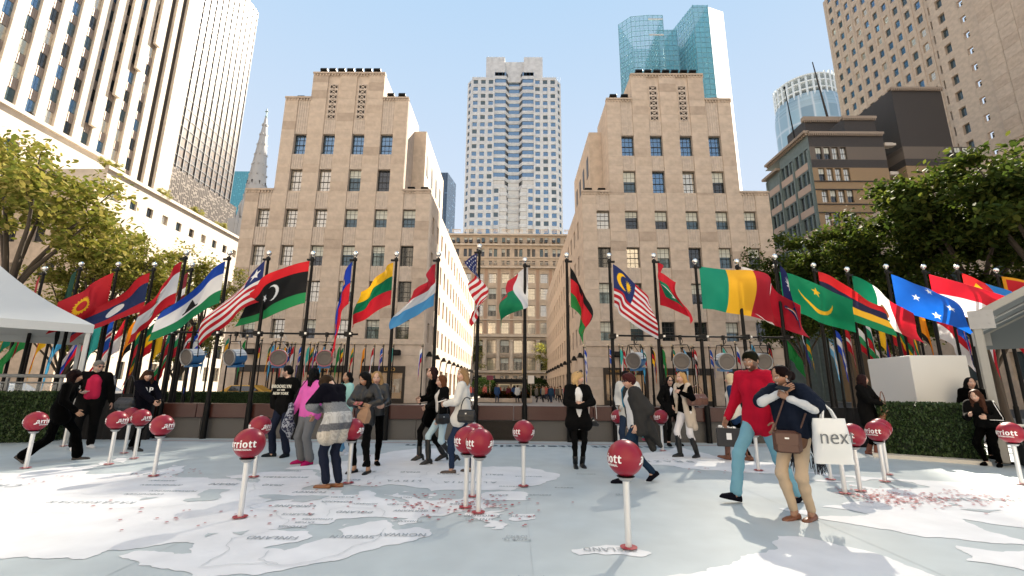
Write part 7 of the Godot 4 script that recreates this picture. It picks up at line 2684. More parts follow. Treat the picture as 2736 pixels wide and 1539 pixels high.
func person(label: String, q: Dictionary) -> Node3D:
	var s: float = q.get("h", 1.65) / 1.7
	var yaw := deg_to_rad(q.get("yaw", 0.0))
	var t := thing("person", label, "person", V(q.at[0], q.get("lift", 0.0), q.at[1]), yaw, q.get("group", ""))
	var J := joints(q)
	var X0 := Transform3D(Basis().scaled(Vector3.ONE * s), Vector3(-J.pel.x, 0, -J.pel.z) * s)
	var cell: float = q.get("cell", 0.024)
	var skin: Color = q.get("skin", Color(0.42, 0.25, 0.175))
	var fat: float = q.get("fat", 1.0)
	# body: one continuous figure, head and hands on finer grids
	var g := Geo.new()
	g.t = X0
	g.col = skin
	var slim := cell * 0.25 + 0.012
	var bones := torso(J, -slim, fat)
	bones.append([J.neck + J.lean * Vector3(0, -0.05, -0.005), J.head * Vector3(0, -0.06, -0.025), 0.054, 0.05])
	for n in ["L", "R"]:
		bones.append_array(arm_bones(J, n, 0.04, 0.034, 0.026))
		bones.append_array(leg_bones(J, n, 0.056, 0.036, 0.031))
		bones.append([J["ank" + n], J["ank" + n] + Vector3(0, -0.04, 0.03), 0.036, 0.03])
	g.blob(bones, cell, 0.01)
	head_geo(g, J.head, skin, q.get("male", false), q.get("smile", 0.2), q.get("beard", Color(0, 0, 0, 0)), q.get("lips", skin * Color(0.8, 0.45, 0.42)))
	g.col = skin
	if q.get("hands", true):
		for k in 2:
			var n: String = ["L", "R"][k]
			var dir: Vector3 = (J["wr" + n] - J["el" + n]).normalized()
			var hv: Array = q.get("palm" + n, [])
			var pn: Vector3 = hv[0] if hv.size() else Vector3(-1 if k == 0 else 1, 0, 0)
			var fd: Vector3 = hv[1] if hv.size() > 1 else dir
			hand_geo(g, J["wr" + n], fd, pn, -1.0 if k == 0 else 1.0, hv[2] if hv.size() > 2 else 0.5)
	part("body", g.mesh(), cloth_mat("skin"), t)
	# clothes
	for o in q.wear:
		g = Geo.new()
		g.t = X0
		g.col = o.get("c", Color(0.02, 0.02, 0.022))
		var gr: float = o.get("grow", 0.012)
		var paint: Variant = o.get("paint", null)
		var amp: float = o.get("fold", 0.011)
		var bb := []
		match o.k:
			"trousers":
				var r: float = o.get("r", 1.0)
				for n in ["L", "R"]:
					bb.append_array(leg_bones(J, n, 0.088 * r * fat, 0.06 * r, o.get("cuff", 0.045), 0.0, o.get("to", 0.96)))
				for e in [-1.0, 1.0]:
					bb.append([J.pel + Vector3(e * 0.07 * fat, -0.02, -0.01), J.pel + Vector3(e * 0.06 * fat, 0.1, 0), 0.1 * fat, 0.092 * fat])
			"top", "coat":
				bb = torso(J, gr, fat, o.get("hem", 0.0))
				if o.get("sleeve", 1.0) > 0:
					for n in ["L", "R"]:
						bb.append_array(arm_bones(J, n, 0.05 + gr, 0.042 + gr, 0.034 + gr * 0.8, o.get("sleeve", 1.0)))
				if o.k == "coat":
					var hm: float = o.get("skirt", 0.3)
					var fl: float = o.get("flare", 0.04)
					for e in [-1.0, 1.0]:
						bb.append([J.pel + Vector3(e * 0.075 * fat, 0.04, 0), J.pel + Vector3(e * (0.075 + fl) * fat, -hm, (J.kneeL.z + J.kneeR.z) * 0.3 - J.pel.z * 0.6), 0.095 * fat + gr, 0.1 * fat + gr + fl * 0.4])
				if o.get("collar", false):
					bb.append([J.neck + J.lean * Vector3(0.03, -0.02, -0.02), J.neck + J.lean * Vector3(-0.03, -0.02, -0.02), 0.068, 0.068])
				if o.get("hood", false):
					bb.append([J.neck + J.lean * Vector3(0.05, -0.03, -0.075), J.neck + J.lean * Vector3(-0.05, -0.03, -0.075), 0.058, 0.058])
			"panel":  # the shirt that shows in an open front
				var w: float = o.get("w", 0.05)
				var z: float = o.get("z", 0.055)
				for e in [-1.0, 1.0]:
					bb.append([J.pel + J.lean * Vector3(e * w * 1.1, o.get("low", 0.02), z * fat - 0.004), J.chest + J.lean * Vector3(e * w, 0.02, z), 0.062 * fat, 0.06])
					bb.append([J.chest + J.lean * Vector3(e * w, 0.02, z), J.neck + J.lean * Vector3(e * 0.02, -0.02, 0.02), 0.06, 0.045])
			"skirt":
				for e in [-1.0, 1.0]:
					bb.append([J.pel + Vector3(e * 0.06, 0.1, 0), J.pel + Vector3(e * 0.075, -0.05, 0), 0.088, 0.106])
					bb.append([J.pel + Vector3(e * 0.075, -0.05, 0), J.pel + Vector3(e * 0.07, -o.get("long", 0.32), 0), 0.106, 0.104 + o.get("flare", 0.0)])
			"boots":
				for n in ["L", "R"]:
					bb.append([J["ank" + n] + Vector3(0, -0.01, 0), J["ank" + n].lerp(J["knee" + n], o.get("to", 0.75)), 0.05, o.get("r", 0.064)])
			"bones":
				bb = o.b.call(J)
			"poncho":
				for e in [-1.0, 1.0]:
					var n: String = "L" if e > 0 else "R"
					bb.append([J.neck + J.lean * Vector3(e * 0.06, -0.04, 0), J["sh" + n] + Vector3(0, -0.01, 0), 0.07, 0.075])
					bb.append([J["sh" + n], J["el" + n] + Vector3(0, 0.02, 0), 0.078, 0.085])
					bb.append([J.chest + J.lean * Vector3(e * 0.09, 0, 0.02), J.pel + Vector3(e * 0.12, 0.02, 0.02), 0.12, 0.11])
					bb.append([J.chest + J.lean * Vector3(e * 0.09, 0, -0.03), J.pel + Vector3(e * 0.12, 0.0, -0.05), 0.11, 0.11])
		if bb.size():
			g.blob(bb, o.get("cell", cell), o.get("blend", 0.013), wrinkle if amp > 0 else null, amp, paint)
		if o.k == "shoes" or o.k == "boots":
			for k in 2:
				var n: String = ["L", "R"][k]
				var fy: Array = q.get("toes", [[8.0, 0.0], [-8.0, 0.0]])
				shoe_geo(g, J["ank" + n], deg_to_rad(fy[k][0]), deg_to_rad(fy[k][1]), o.get("type", "plain"), Vector3.UP)
		part(o.get("name", o.k), g.mesh(), cloth_mat(o.get("m", "wool")), t)
	# hair
	if q.has("hair"):
		var hq: Dictionary = q.hair
		g = Geo.new()
		g.t = X0
		g.col = hq.get("c", Color(0.015, 0.011, 0.009))
		var H: Transform3D = J.head
		var big: float = hq.get("big", 1.0)
		var hb := [[H * Vector3(0, 0.034, -0.018), H * Vector3(0, 0.012, -0.036), 0.092 * big, 0.088 * big]]
		var dn: Vector3 = Vector3(0, -1, 0)
		var back: Vector3 = H.basis * Vector3(0, 0, -1)
		back = (back - dn * back.dot(dn)).normalized()
		var long: float = hq.get("long", 0.0)
		if long > 0:
			for e in [-1.0, -0.5, 0.0, 0.5, 1.0]:
				var a: Vector3 = H * Vector3(e * 0.068, 0.0, -0.055 + absf(e) * 0.03)
				var m2: Vector3 = a + dn * long * 0.55 + back * 0.025 + H.basis * Vector3(e * 0.02, 0, 0)
				hb.append([a, m2, 0.044 * big, 0.043 * big])
				hb.append([m2, m2 + dn * long * 0.45 + H.basis * Vector3(e * 0.012 + 0.008 * sin(e * 9.0), 0, 0), 0.043 * big, 0.022])
			for e in [-1.0, 1.0]:
				var a: Vector3 = H * Vector3(e * 0.062, 0.06, 0.01)
				var m2: Vector3 = H * Vector3(e * 0.085, -0.06, -0.006)
				hb.append([a, m2, 0.022, 0.024])
				hb.append([m2, m2 + dn * minf(long * 0.7, 0.28) + H.basis * Vector3(e * 0.005, 0, 0.015), 0.027, 0.016])
		if hq.get("fringe", false):
			for e in [-1.0, 0.0, 1.0]:
				hb.append([H * Vector3(e * 0.03, 0.1, 0.05), H * Vector3(e * 0.045, 0.05, 0.088), 0.022, 0.012])
		if hq.has("bun"):
			hb.append([H * hq.bun, H * (hq.bun + Vector3(0, -0.03, 0)), 0.045, 0.04])
		if hq.get("short", false):
			hb = [[H * Vector3(0, 0.036, -0.012), H * Vector3(0, 0.014, -0.03), 0.089 * big, 0.084 * big], [H * Vector3(0, 0.08, 0.035), H * Vector3(0, 0.075, -0.03), 0.045 * big, 0.05 * big]]
		var strand := FastNoiseLite.new()
		strand.frequency = 26.0
		strand.seed = 9
		g.blob(hb, minf(cell, 0.016), 0.008, strand, hq.get("rough", 0.009))
		part("hair", g.mesh(), cloth_mat("hair"), t)
	if q.get("glasses", false) or q.get("shades_up", false):
		g = Geo.new()
		g.t = X0 * J.head * Transform3D(Basis(Vector3.RIGHT, -0.5 if q.get("shades_up", false) else 0.0), Vector3(0, 0.085, -0.004) if q.get("shades_up", false) else Vector3())
		g.col = Color(0.01, 0.01, 0.012)
		for e in [-1.0, 1.0]:
			g.ball(Vector3(e * 0.031, 0.011, 0.094), Vector3(0.024, 0.018, 0.006), 12, 6)
			g.box(Vector3(e * 0.07, 0.016, 0.045), Vector3(0.006, 0.008, 0.095))
		g.box(Vector3(0, 0.016, 0.097), Vector3(0.02, 0.006, 0.005))
		part("sunglasses", g.mesh(), cloth_mat("leather"), t)
	return t


func held(called: String, label: String, cat: String, t: Node3D, q: Dictionary, local: Vector3) -> Node3D:
	# a top-level thing at a place given in a person's own 1.70 m space
	var s: float = q.get("h", 1.65) / 1.7
	var J := joints(q)
	var p := (local - Vector3(J.pel.x, 0, J.pel.z)) * s
	return thing(called, label, cat, t.position + Basis(Vector3.UP, t.rotation.y) * p, t.rotation.y)


func people() -> void:
	var K := Color(0.0030, 0.0030, 0.0035)
	var fair := Color(0.5, 0.31, 0.23)
	var tan_ := Color(0.36, 0.2, 0.125)
	var brown := Color(0.25, 0.135, 0.08)
	var stripes := FastNoiseLite.new()
	stripes.frequency = 60.0
	var q := {}
	var t: Node3D
	var h: Node3D

	# woman in black, walking off to the right with long black hair
	q = {"at": [-8.22, 8.5], "yaw": 118.0, "h": 1.66, "lean": 9.0, "look": 10.0, "skin": tan_, "drop": 0.06,
		"feet": [Vector3(0.09, 0.0, 0.28), Vector3(-0.09, 0.05, -0.42)], "toes": [[5, 0], [-5, 38]],
		"handL": [Vector3(0.24, 0.86, -0.08)], "handR": [Vector3(-0.22, 0.9, 0.2)],
		"hair": {"long": 0.5, "big": 1.12, "c": Color(0.0040, 0.0035, 0.0035), "rough": 0.014},
		"wear": [{"k": "trousers", "c": K, "r": 1.08, "cuff": 0.085}, {"k": "coat", "c": K, "skirt": 0.1, "name": "jacket", "grow": 0.022}, {"k": "shoes", "c": Color(0.02, 0.018, 0.018), "type": "flat", "m": "leather"}]}
	person("woman in black with long black hair, walking away past the hedge", q)

	# man in a crimson polo under an open black jacket
	q = {"at": [-9.2, 10.15], "yaw": 42.0, "h": 1.86, "lean": 2.0, "look": 28.0, "pitch": 8.0, "male": true, "wide": 1.12, "fat": 1.22, "skin": Color(0.45, 0.26, 0.19),
		"feet": [Vector3(0.12, 0, -0.12), Vector3(-0.12, 0, 0.16)], "toes": [[20, 0], [10, 0]], "smile": 0.6, "beard": Color(0.32, 0.3, 0.28, 0.55),
		"handR": [Vector3(-0.17, 1.06, 0.27), Vector3(-1, -0.4, -0.6)], "palmR": [Vector3(0.4, 0.6, 0.3), Vector3(0.5, 0.1, 0.8), 0.8], "handL": [Vector3(0.33, 0.85, -0.02)],
		"hair": {"short": true, "c": Color(0.14, 0.13, 0.12), "big": 0.99, "rough": 0.004}, "glasses": true,
		"wear": [{"k": "trousers", "c": Color(0.0060, 0.0055, 0.0055), "r": 1.2, "cuff": 0.07}, {"k": "top", "c": Color(0.0070, 0.0070, 0.0075), "hem": 0.08, "grow": 0.025, "name": "jacket", "collar": true}, {"k": "panel", "c": Color(0.42, 0.02, 0.06), "w": 0.05, "z": 0.088, "low": 0.08, "name": "polo_shirt"}, {"k": "shoes", "c": Color(0.68, 0.68, 0.68), "type": "sneaker", "m": "leather"}]}
	t = person("bearded man in crimson polo and open black jacket", q)
	h = held("phone", "phone held by the man in the crimson polo", "phone", t, q, Vector3(-0.11, 1.09, 0.38))
	part("case", box_mesh(Vector3(0.15, 0.012, 0.075)), mats.grey_paint, h, Transform3D(Basis(Vector3.BACK, 0.2), Vector3()))

	# woman in a black hooded top with a big bag
	q = {"at": [-7.98, 10.02], "yaw": 78.0, "h": 1.66, "lean": 4.0, "look": -28.0, "pitch": 12.0, "skin": fair, "fat": 1.12,
		"feet": [Vector3(0.09, 0, -0.22), Vector3(-0.09, 0, 0.14)], "toes": [[0, 0], [0, 0]],
		"handR": [Vector3(-0.08, 1.02, 0.36), Vector3(-1, -0.6, -0.3)], "handL": [Vector3(0.05, 1.02, 0.38), Vector3(1, -0.6, -0.3)],
		"hair": {"long": 0.2, "fringe": true, "c": Color(0.045, 0.02, 0.013), "big": 1.05}, "shades_up": true,
		"wear": [{"k": "trousers", "c": K, "r": 1.1, "cuff": 0.06}, {"k": "top", "c": Color(0.0065, 0.0065, 0.0085), "hem": 0.1, "grow": 0.028, "name": "hooded_top", "hood": true}, {"k": "shoes", "c": K, "m": "leather"}]}
	t = person("woman in a black lettered hooded top, sunglasses on her brown hair", q)
	part("chest_lettering", word("GAP", 0.1, 0.004, true), mats.white_paint, t, Transform3D(Basis(Vector3.UP, -0.75), Vector3(-0.09, 1.24, 0.15)))
	h = held("shoulder_bag", "big black leather shoulder bag on the hooded woman", "handbag", t, q, Vector3(-0.2, 0.98, -0.2))
	bag(h, Vector3(0.17, 0.26, 0.46), Color(0.0070, 0.0070, 0.0080), 0.5)
	h = held("phone", "phone in the hands of the woman in the lettered top", "phone", t, q, Vector3(0.0, 1.05, 0.46))
	part("case", box_mesh(Vector3(0.07, 0.012, 0.14)), mats.black_paint, h)

	# man in the lettered black hooded sweatshirt
	q = {"at": [-4.56, 9.33], "yaw": -14.0, "h": 1.74, "male": true, "lean": 1.0, "look": -68.0, "skin": fair, "wide": 1.06, "beard": Color(0.02, 0.015, 0.012, 0.5),
		"feet": [Vector3(0.13, 0, 0.0), Vector3(-0.14, 0, 0.05)], "toes": [[8, 0], [-62, 0]],
		"handR": [Vector3(-0.22, 0.92, 0.09), Vector3(-1, 0, -0.6)], "handL": [Vector3(0.22, 0.92, 0.09), Vector3(1, 0, -0.6)], "hands": false,
		"hair": {"short": true, "c": Color(0.0060, 0.0050, 0.0045), "rough": 0.004},
		"wear": [{"k": "trousers", "c": Color(0.014, 0.018, 0.035), "r": 1.1, "cuff": 0.066, "m": "denim"}, {"k": "top", "c": Color(0.0060, 0.0060, 0.0065), "hem": 0.1, "grow": 0.024, "name": "hooded_sweatshirt", "hood": true}, {"k": "shoes", "c": Color(0.015, 0.017, 0.022), "type": "sneaker"}]}
	t = person("man in black lettered hooded sweatshirt, looking off in profile", q)
	for e in [["BROOKLYN", 0.062, 1.335], ["EST 1898", 0.03, 1.265], ["NEW YORK", 0.05, 1.2]]:
		part("chest_lettering", word(e[0], e[1], 0.006, true), mat("print_cream", Color(0.62, 0.6, 0.5), 0.7), t, Transform3D(Basis(Vector3.RIGHT, -0.06), Vector3(0, e[2], 0.152)))

	# woman in the pink fleece
	q = {"at": [-3.68, 8.5], "yaw": -28.0, "h": 1.66, "lean": 2.0, "look": -74.0, "skin": tan_, "fat": 1.2, "wide": 1.03,
		"feet": [Vector3(0.12, 0, 0.0), Vector3(-0.13, 0, -0.02)], "toes": [[5, 0], [-20, 0]],
		"handR": [Vector3(-0.32, 0.88, 0.12)], "handL": [Vector3(0.26, 0.86, 0.12)],
		"hair": {"long": 0.2, "c": Color(0.0065, 0.0045, 0.0040), "rough": 0.022, "big": 1.05},
		"wear": [{"k": "trousers", "c": Color(0.13, 0.14, 0.15), "r": 1.14, "cuff": 0.075, "m": "denim", "name": "grey_jeans"}, {"k": "top", "c": Color(0.62, 0.12, 0.4), "hem": 0.06, "grow": 0.026, "name": "pink_fleece", "collar": true}, {"k": "shoes", "c": Color(0.35, 0.015, 0.1), "type": "sneaker"}]}
	t = person("woman in pink fleece and grey jeans, dark wavy hair", q)
	h = held("patterned_scarf_bag", "grey patterned scarf bag hanging at the pink fleece", "bag", t, q, Vector3(-0.26, 0.86, 0.2))
	var g := Geo.new()
	var fl := FastNoiseLite.new()
	fl.frequency = 22.0
	var pat := func(p: Vector3) -> Color: return Color(0.03, 0.035, 0.06) if fl.get_noise_3d(p.x, p.y, p.z) > 0.0 else Color(0.3, 0.32, 0.36)
	g.blob([[Vector3(0, 0.16, 0), Vector3(-0.02, -0.2, 0.02), 0.05, 0.1], [Vector3(-0.02, -0.2, 0), Vector3(0.03, -0.38, 0), 0.09, 0.03]], 0.014, 0.02, wrinkle, 0.02, pat)
	part("cloth", g.mesh(), cloth_mat("wool"), h)
	g = Geo.new()
	g.tube([Vector3(0, 0.16, 0), Vector3(0.12, 0.42, 0.0), Vector3(0.3, 0.66, -0.06)], [0.008, 0.008, 0.008], 6)
	part("strap", g.mesh(), mats.black_paint, h)

	# half hidden person behind the pink fleece
	q = {"at": [-3.5, 9.75], "yaw": -40.0, "h": 1.64, "look": 20.0, "skin": tan_, "feet": [Vector3(0.12, 0, 0.1), Vector3(-0.14, 0, -0.1)],
		"hair": {"long": 0.1, "bun": Vector3(0, 0.07, -0.1), "c": Color(0.0070, 0.0050, 0.0040)},
		"wear": [{"k": "trousers", "c": Color(0.1, 0.26, 0.42), "cuff": 0.05, "m": "denim"}, {"k": "top", "c": Color(0.3, 0.55, 0.52), "hem": 0.05}, {"k": "shoes", "c": Color(0.7, 0.7, 0.7), "type": "sneaker"}]}
	person("person in light blue jeans and white trainers behind the pink fleece", q)

	# bowed woman in the striped cardigan
	var knit := func(p: Vector3) -> Color:
		var y := p.y + 0.12 * p.z
		var rib := 0.82 + 0.18 * sin(p.x * 420.0 + p.z * 420.0)
		var mix := 0.5 + 0.5 * stripes.get_noise_3d(p.x, p.y * 3.0, p.z)
		if y > 1.2:
			return Color(0.0070, 0.0070, 0.0080)
		if y > 1.06:
			return Color(0.09, 0.1, 0.11).lerp(Color(0.28, 0.29, 0.3), mix)
		if y > 0.9:
			return Color(0.5, 0.5, 0.49) * rib
		if y > 0.8:
			return Color(0.05, 0.055, 0.065).lerp(Color(0.2, 0.2, 0.21), mix)
		return Color(0.58, 0.53, 0.45) * rib
	q = {"at": [-2.46, 6.6], "yaw": -112.0, "h": 1.6, "lean": 20.0, "pitch": 56.0, "skin": fair, "cell": 0.02, "fat": 1.1,
		"feet": [Vector3(0.06, 0, 0.1), Vector3(-0.08, 0, 0.0)], "toes": [[15, 0], [15, 0]],
		"handR": [Vector3(-0.06, 1.08, 0.4), Vector3(-1, -0.5, 0)], "handL": [Vector3(0.07, 1.08, 0.38), Vector3(1, -0.5, 0)],
		"hair": {"long": 0.16, "c": Color(0.03, 0.016, 0.011), "rough": 0.02, "big": 1.1},
		"wear": [{"k": "trousers", "c": Color(0.012, 0.016, 0.034), "r": 1.02, "cuff": 0.058, "m": "denim"}, {"k": "coat", "grow": 0.034, "skirt": 0.2, "flare": 0.02, "paint": knit, "name": "striped_cardigan", "cell": 0.014}, {"k": "shoes", "c": Color(0.2, 0.075, 0.025), "type": "loafer", "m": "leather"}]}
	t = person("bowed woman in a black, grey and cream striped cardigan", q)

	# woman in the black leather jacket with phone and paper bag
	q = {"at": [-2.42, 7.68], "yaw": -20.0, "h": 1.6, "lean": 3.0, "look": -8.0, "pitch": 30.0, "skin": tan_,
		"feet": [Vector3(0.11, 0, 0.02), Vector3(-0.15, 0, 0.05)], "toes": [[12, 0], [-8, 0]],
		"handR": [Vector3(-0.02, 1.12, 0.3), Vector3(-1, -0.8, 0)], "palmR": [Vector3(0.1, 1, 0), Vector3(0.8, 0.1, 0.5), 0.7], "handL": [Vector3(0.17, 1.1, 0.29), Vector3(1, -0.8, 0)], "palmL": [Vector3(-0.3, 0.3, 0.6), Vector3(-0.3, -0.3, 0.9), 0.9],
		"hair": {"long": 0.3, "c": Color(0.0065, 0.0045, 0.0040), "big": 1.04},
		"wear": [{"k": "trousers", "c": Color(0.0055, 0.0055, 0.0060), "r": 0.92, "cuff": 0.042, "to": 0.86, "name": "leggings"}, {"k": "top", "c": Color(0.0065, 0.0065, 0.0075), "hem": 0.1, "grow": 0.02, "m": "leather", "fold": 0.012, "name": "leather_jacket", "collar": true}, {"k": "shoes", "c": K, "type": "flat", "m": "leather"}]}
	t = person("woman in black leather jacket looking down at her phone", q)
	h = held("phone", "phone in a red case by the leather jacket", "phone", t, q, Vector3(0.06, 1.15, 0.35))
	part("case", box_mesh(Vector3(0.14, 0.07, 0.012)), mat("phone_red", Color(0.4, 0.1, 0.1), 0.4), h, Transform3D(Basis(Vector3.RIGHT, -0.9), Vector3()))
	h = held("paper_bag", "crumpled brown paper bag held beside the leather jacket", "paper bag", t, q, Vector3(0.2, 0.98, 0.34))
	g = Geo.new()
	g.t = Transform3D(Basis(Vector3.BACK, -0.25), Vector3())
	g.loft([rect_ring(0.085, 0.05, -0.12), rect_ring(0.09, 0.055, -0.02), rect_ring(0.07, 0.03, 0.06), rect_ring(0.04, 0.02, 0.1), rect_ring(0.06, 0.025, 0.16)], true, true)
	part("bag", g.mesh(), mat("kraft", Color(0.36, 0.21, 0.12), 0.85), h)

	q = {"at": [-2.5, 8.45], "yaw": 20.0, "h": 1.62, "look": -10.0, "pitch": 15.0, "skin": fair, "feet": [Vector3(0.1, 0, 0), Vector3(-0.1, 0, 0.02)],
		"handR": [Vector3(0.0, 1.08, 0.3)], "handL": [Vector3(0.14, 1.08, 0.3)],
		"hair": {"long": 0.2, "c": Color(0.3, 0.19, 0.09)},
		"wear": [{"k": "trousers", "c": K, "cuff": 0.045}, {"k": "top", "c": Color(0.016, 0.016, 0.018), "m": "leather", "grow": 0.02}, {"k": "shoes", "c": K}]}
	person("fair-haired person in black behind the leather jacket", q)

	# tall dark woman, bomber girl, white jacket
	q = {"at": [-1.55, 9.02], "yaw": -72.0, "h": 1.72, "lift": 0.03, "lean": 4.0, "look": 12.0, "skin": fair, "drop": 0.02,
		"feet": [Vector3(0.07, 0.02, -0.22), Vector3(-0.07, 0.0, 0.2)], "toes": [[4, 20], [-4, 18]],
		"handR": [Vector3(-0.08, 1.08, 0.24), Vector3(-0.8, -0.8, -0.4)], "handL": [Vector3(0.12, 1.06, 0.22), Vector3(0.8, -0.8, -0.4)],
		"hair": {"long": 0.34, "c": Color(0.02, 0.011, 0.009), "rough": 0.016},
		"wear": [{"k": "trousers", "c": Color(0.0040, 0.0040, 0.0045), "r": 0.86, "cuff": 0.04, "name": "tights"}, {"k": "coat", "c": K, "skirt": 0.22, "name": "black_dress", "grow": 0.012}, {"k": "boots", "c": K, "type": "heel", "to": 0.3, "r": 0.05, "m": "leather"}]}
	person("tall dark-haired woman in black dress and heeled ankle boots", q)
	var flowers := FastNoiseLite.new()
	flowers.noise_type = FastNoiseLite.TYPE_CELLULAR
	flowers.frequency = 9.0
	var bloom := func(p: Vector3) -> Color:
		var v := flowers.get_noise_3d(p.x, p.y, p.z)
		return Color(0.5, 0.36, 0.33) if v < -0.86 else (Color(0.2, 0.07, 0.08) if v < -0.8 else Color(0.0065, 0.0065, 0.0075))
	q = {"at": [-1.3, 8.62], "yaw": -62.0, "h": 1.58, "lean": 4.0, "look": 0.0, "pitch": 6.0, "skin": fair, "smile": 0.5, "drop": 0.02,
		"feet": [Vector3(0.08, 0.06, -0.3), Vector3(-0.08, 0.02, 0.16)], "toes": [[0, 40], [0, 12]],
		"handR": [Vector3(-0.08, 1.06, 0.25), Vector3(-0.7, -0.8, -0.5)], "handL": [Vector3(0.24, 0.88, 0.08)],
		"hair": {"long": 0.4, "c": Color(0.11, 0.045, 0.022), "rough": 0.016},
		"wear": [{"k": "trousers", "c": Color(0.42, 0.56, 0.62), "r": 0.95, "cuff": 0.045, "to": 0.25, "m": "denim", "name": "ripped_jeans"}, {"k": "top", "paint": bloom, "hem": 0.06, "grow": 0.022, "name": "floral_bomber", "cell": 0.015}, {"k": "panel", "c": Color(0.6, 0.57, 0.53), "w": 0.03, "z": 0.066, "low": 0.1, "name": "white_shirt"}, {"k": "boots", "c": Color(0.0070, 0.0070, 0.0070), "type": "heel", "to": 0.8, "m": "leather"}]}
	t = person("girl in black floral bomber, ripped pale jeans and high black boots", q)
	h = held("small_handbag", "small black box handbag at the floral bomber's hip", "handbag", t, q, Vector3(0.27, 0.86, 0.02))
	bag(h, Vector3(0.1, 0.17, 0.24), Color(0.0060, 0.0060, 0.0065), 0.3)
	q = {"at": [-0.84, 7.8], "yaw": -98.0, "h": 1.66, "lean": 2.0, "look": 44.0, "pitch": 6.0, "skin": fair,
		"feet": [Vector3(0.09, 0, 0.14), Vector3(-0.09, 0, -0.14)], "toes": [[10, 0], [-10, 0]],
		"handR": [Vector3(-0.05, 1.12, 0.27), Vector3(-0.7, -0.9, -0.4)], "handL": [Vector3(0.1, 1.1, 0.28), Vector3(0.7, -0.9, -0.4)],
		"hair": {"long": 0.17, "c": Color(0.24, 0.15, 0.075), "rough": 0.012},
		"wear": [{"k": "trousers", "c": Color(0.016, 0.03, 0.06), "r": 0.94, "cuff": 0.046, "m": "denim"}, {"k": "coat", "c": Color(0.62, 0.61, 0.57), "skirt": 0.08, "flare": 0.03, "grow": 0.02, "name": "white_jacket", "fold": 0.012}, {"k": "shoes", "c": Color(0.05, 0.028, 0.022), "type": "loafer", "m": "leather"}]}
	t = person("woman with dark blond hair in a belted white jacket", q)
	h = held("handbag", "black handbag with round handles against the white jacket", "handbag", t, q, Vector3(0.24, 0.92, -0.12))
	bag(h, Vector3(0.12, 0.2, 0.28), Color(0.0060, 0.0060, 0.0065), 0.22)
	h = held("phone", "white phone held in front of the white jacket", "phone", t, q, Vector3(0.04, 1.15, 0.36))
	part("case", box_mesh(Vector3(0.075, 0.012, 0.14)), mats.white_paint, h, Transform3D(Basis(Vector3.RIGHT, 0.3), Vector3()))

	# woman in the black blazer
	q = {"at": [1.14, 8.42], "yaw": 4.0, "h": 1.63, "look": 62.0, "skin": fair,
		"feet": [Vector3(0.07, 0, -0.02), Vector3(-0.07, 0, 0.04)], "toes": [[6, 6], [-4, 6]],
		"handR": [Vector3(-0.02, 1.08, 0.24), Vector3(-1, -0.7, 0)], "handL": [Vector3(0.04, 1.09, 0.25), Vector3(1, -0.7, 0)], "palmR": [Vector3(0.5, 0, -1), Vector3(0.8, 0.5, 0.1), 0.9], "palmL": [Vector3(-0.5, 0, -1), Vector3(-0.8, 0.5, 0.1), 0.9],
		"hair": {"long": 0.1, "c": Color(0.46, 0.3, 0.14), "rough": 0.016, "big": 1.1, "fringe": true}, "shades_up": true,
		"wear": [{"k": "skirt", "c": K, "long": 0.36}, {"k": "trousers", "c": Color(0.0045, 0.0045, 0.0050), "r": 0.84, "cuff": 0.04, "name": "tights"}, {"k": "coat", "c": Color(0.0065, 0.0060, 0.0065), "skirt": 0.16, "grow": 0.024, "name": "black_blazer"}, {"k": "panel", "c": Color(0.68, 0.67, 0.65), "w": 0.012, "z": 0.075, "low": -0.2, "name": "white_top"}, {"k": "boots", "c": K, "type": "heel", "to": 0.26, "r": 0.05, "m": "leather"}]}
	t = person("blonde woman in black blazer and skirt with clasped hands", q)
	h = held("chain_bag", "small quilted black bag on a chain by the blazer", "handbag", t, q, Vector3(0.27, 0.8, 0.06))
	bag(h, Vector3(0.2, 0.15, 0.08), Color(0.0060, 0.0060, 0.0070), 0.42, true)

	# caped woman and the man behind her
	var cape := func(J: Dictionary) -> Array:
		return [[J.shL + Vector3(0.01, 0, 0), J.pel + Vector3(0.2, -0.1, -0.02), 0.085, 0.1], [J.shR, J.pel + Vector3(-0.2, -0.06, -0.02), 0.085, 0.1], [J.elL, J.wrL + Vector3(0.02, 0.02, -0.04), 0.09, 0.07], [J.neck + Vector3(0, -0.04, -0.02), J.shL, 0.075, 0.09], [J.neck + Vector3(0, -0.04, -0.02), J.shR, 0.075, 0.09], [J.shL, J.elL + Vector3(0.03, 0, -0.08), 0.09, 0.1], [J.shR, J.elR + Vector3(-0.03, 0, -0.08), 0.09, 0.1],
			[J.chest + Vector3(0.1, 0, -0.03), J.pel + Vector3(0.13, -0.06, -0.12), 0.13, 0.12], [J.chest + Vector3(-0.1, 0, -0.03), J.pel + Vector3(-0.13, -0.06, -0.12), 0.13, 0.12],
			[J.pel + Vector3(0.12, -0.02, -0.14), J.pel + Vector3(0.14, -0.34, -0.34), 0.11, 0.035], [J.pel + Vector3(-0.12, -0.02, -0.14), J.pel + Vector3(-0.1, -0.3, -0.3), 0.11, 0.04], [J.pel + Vector3(0.0, -0.02, -0.16), J.pel + Vector3(0.02, -0.4, -0.26), 0.11, 0.05]]
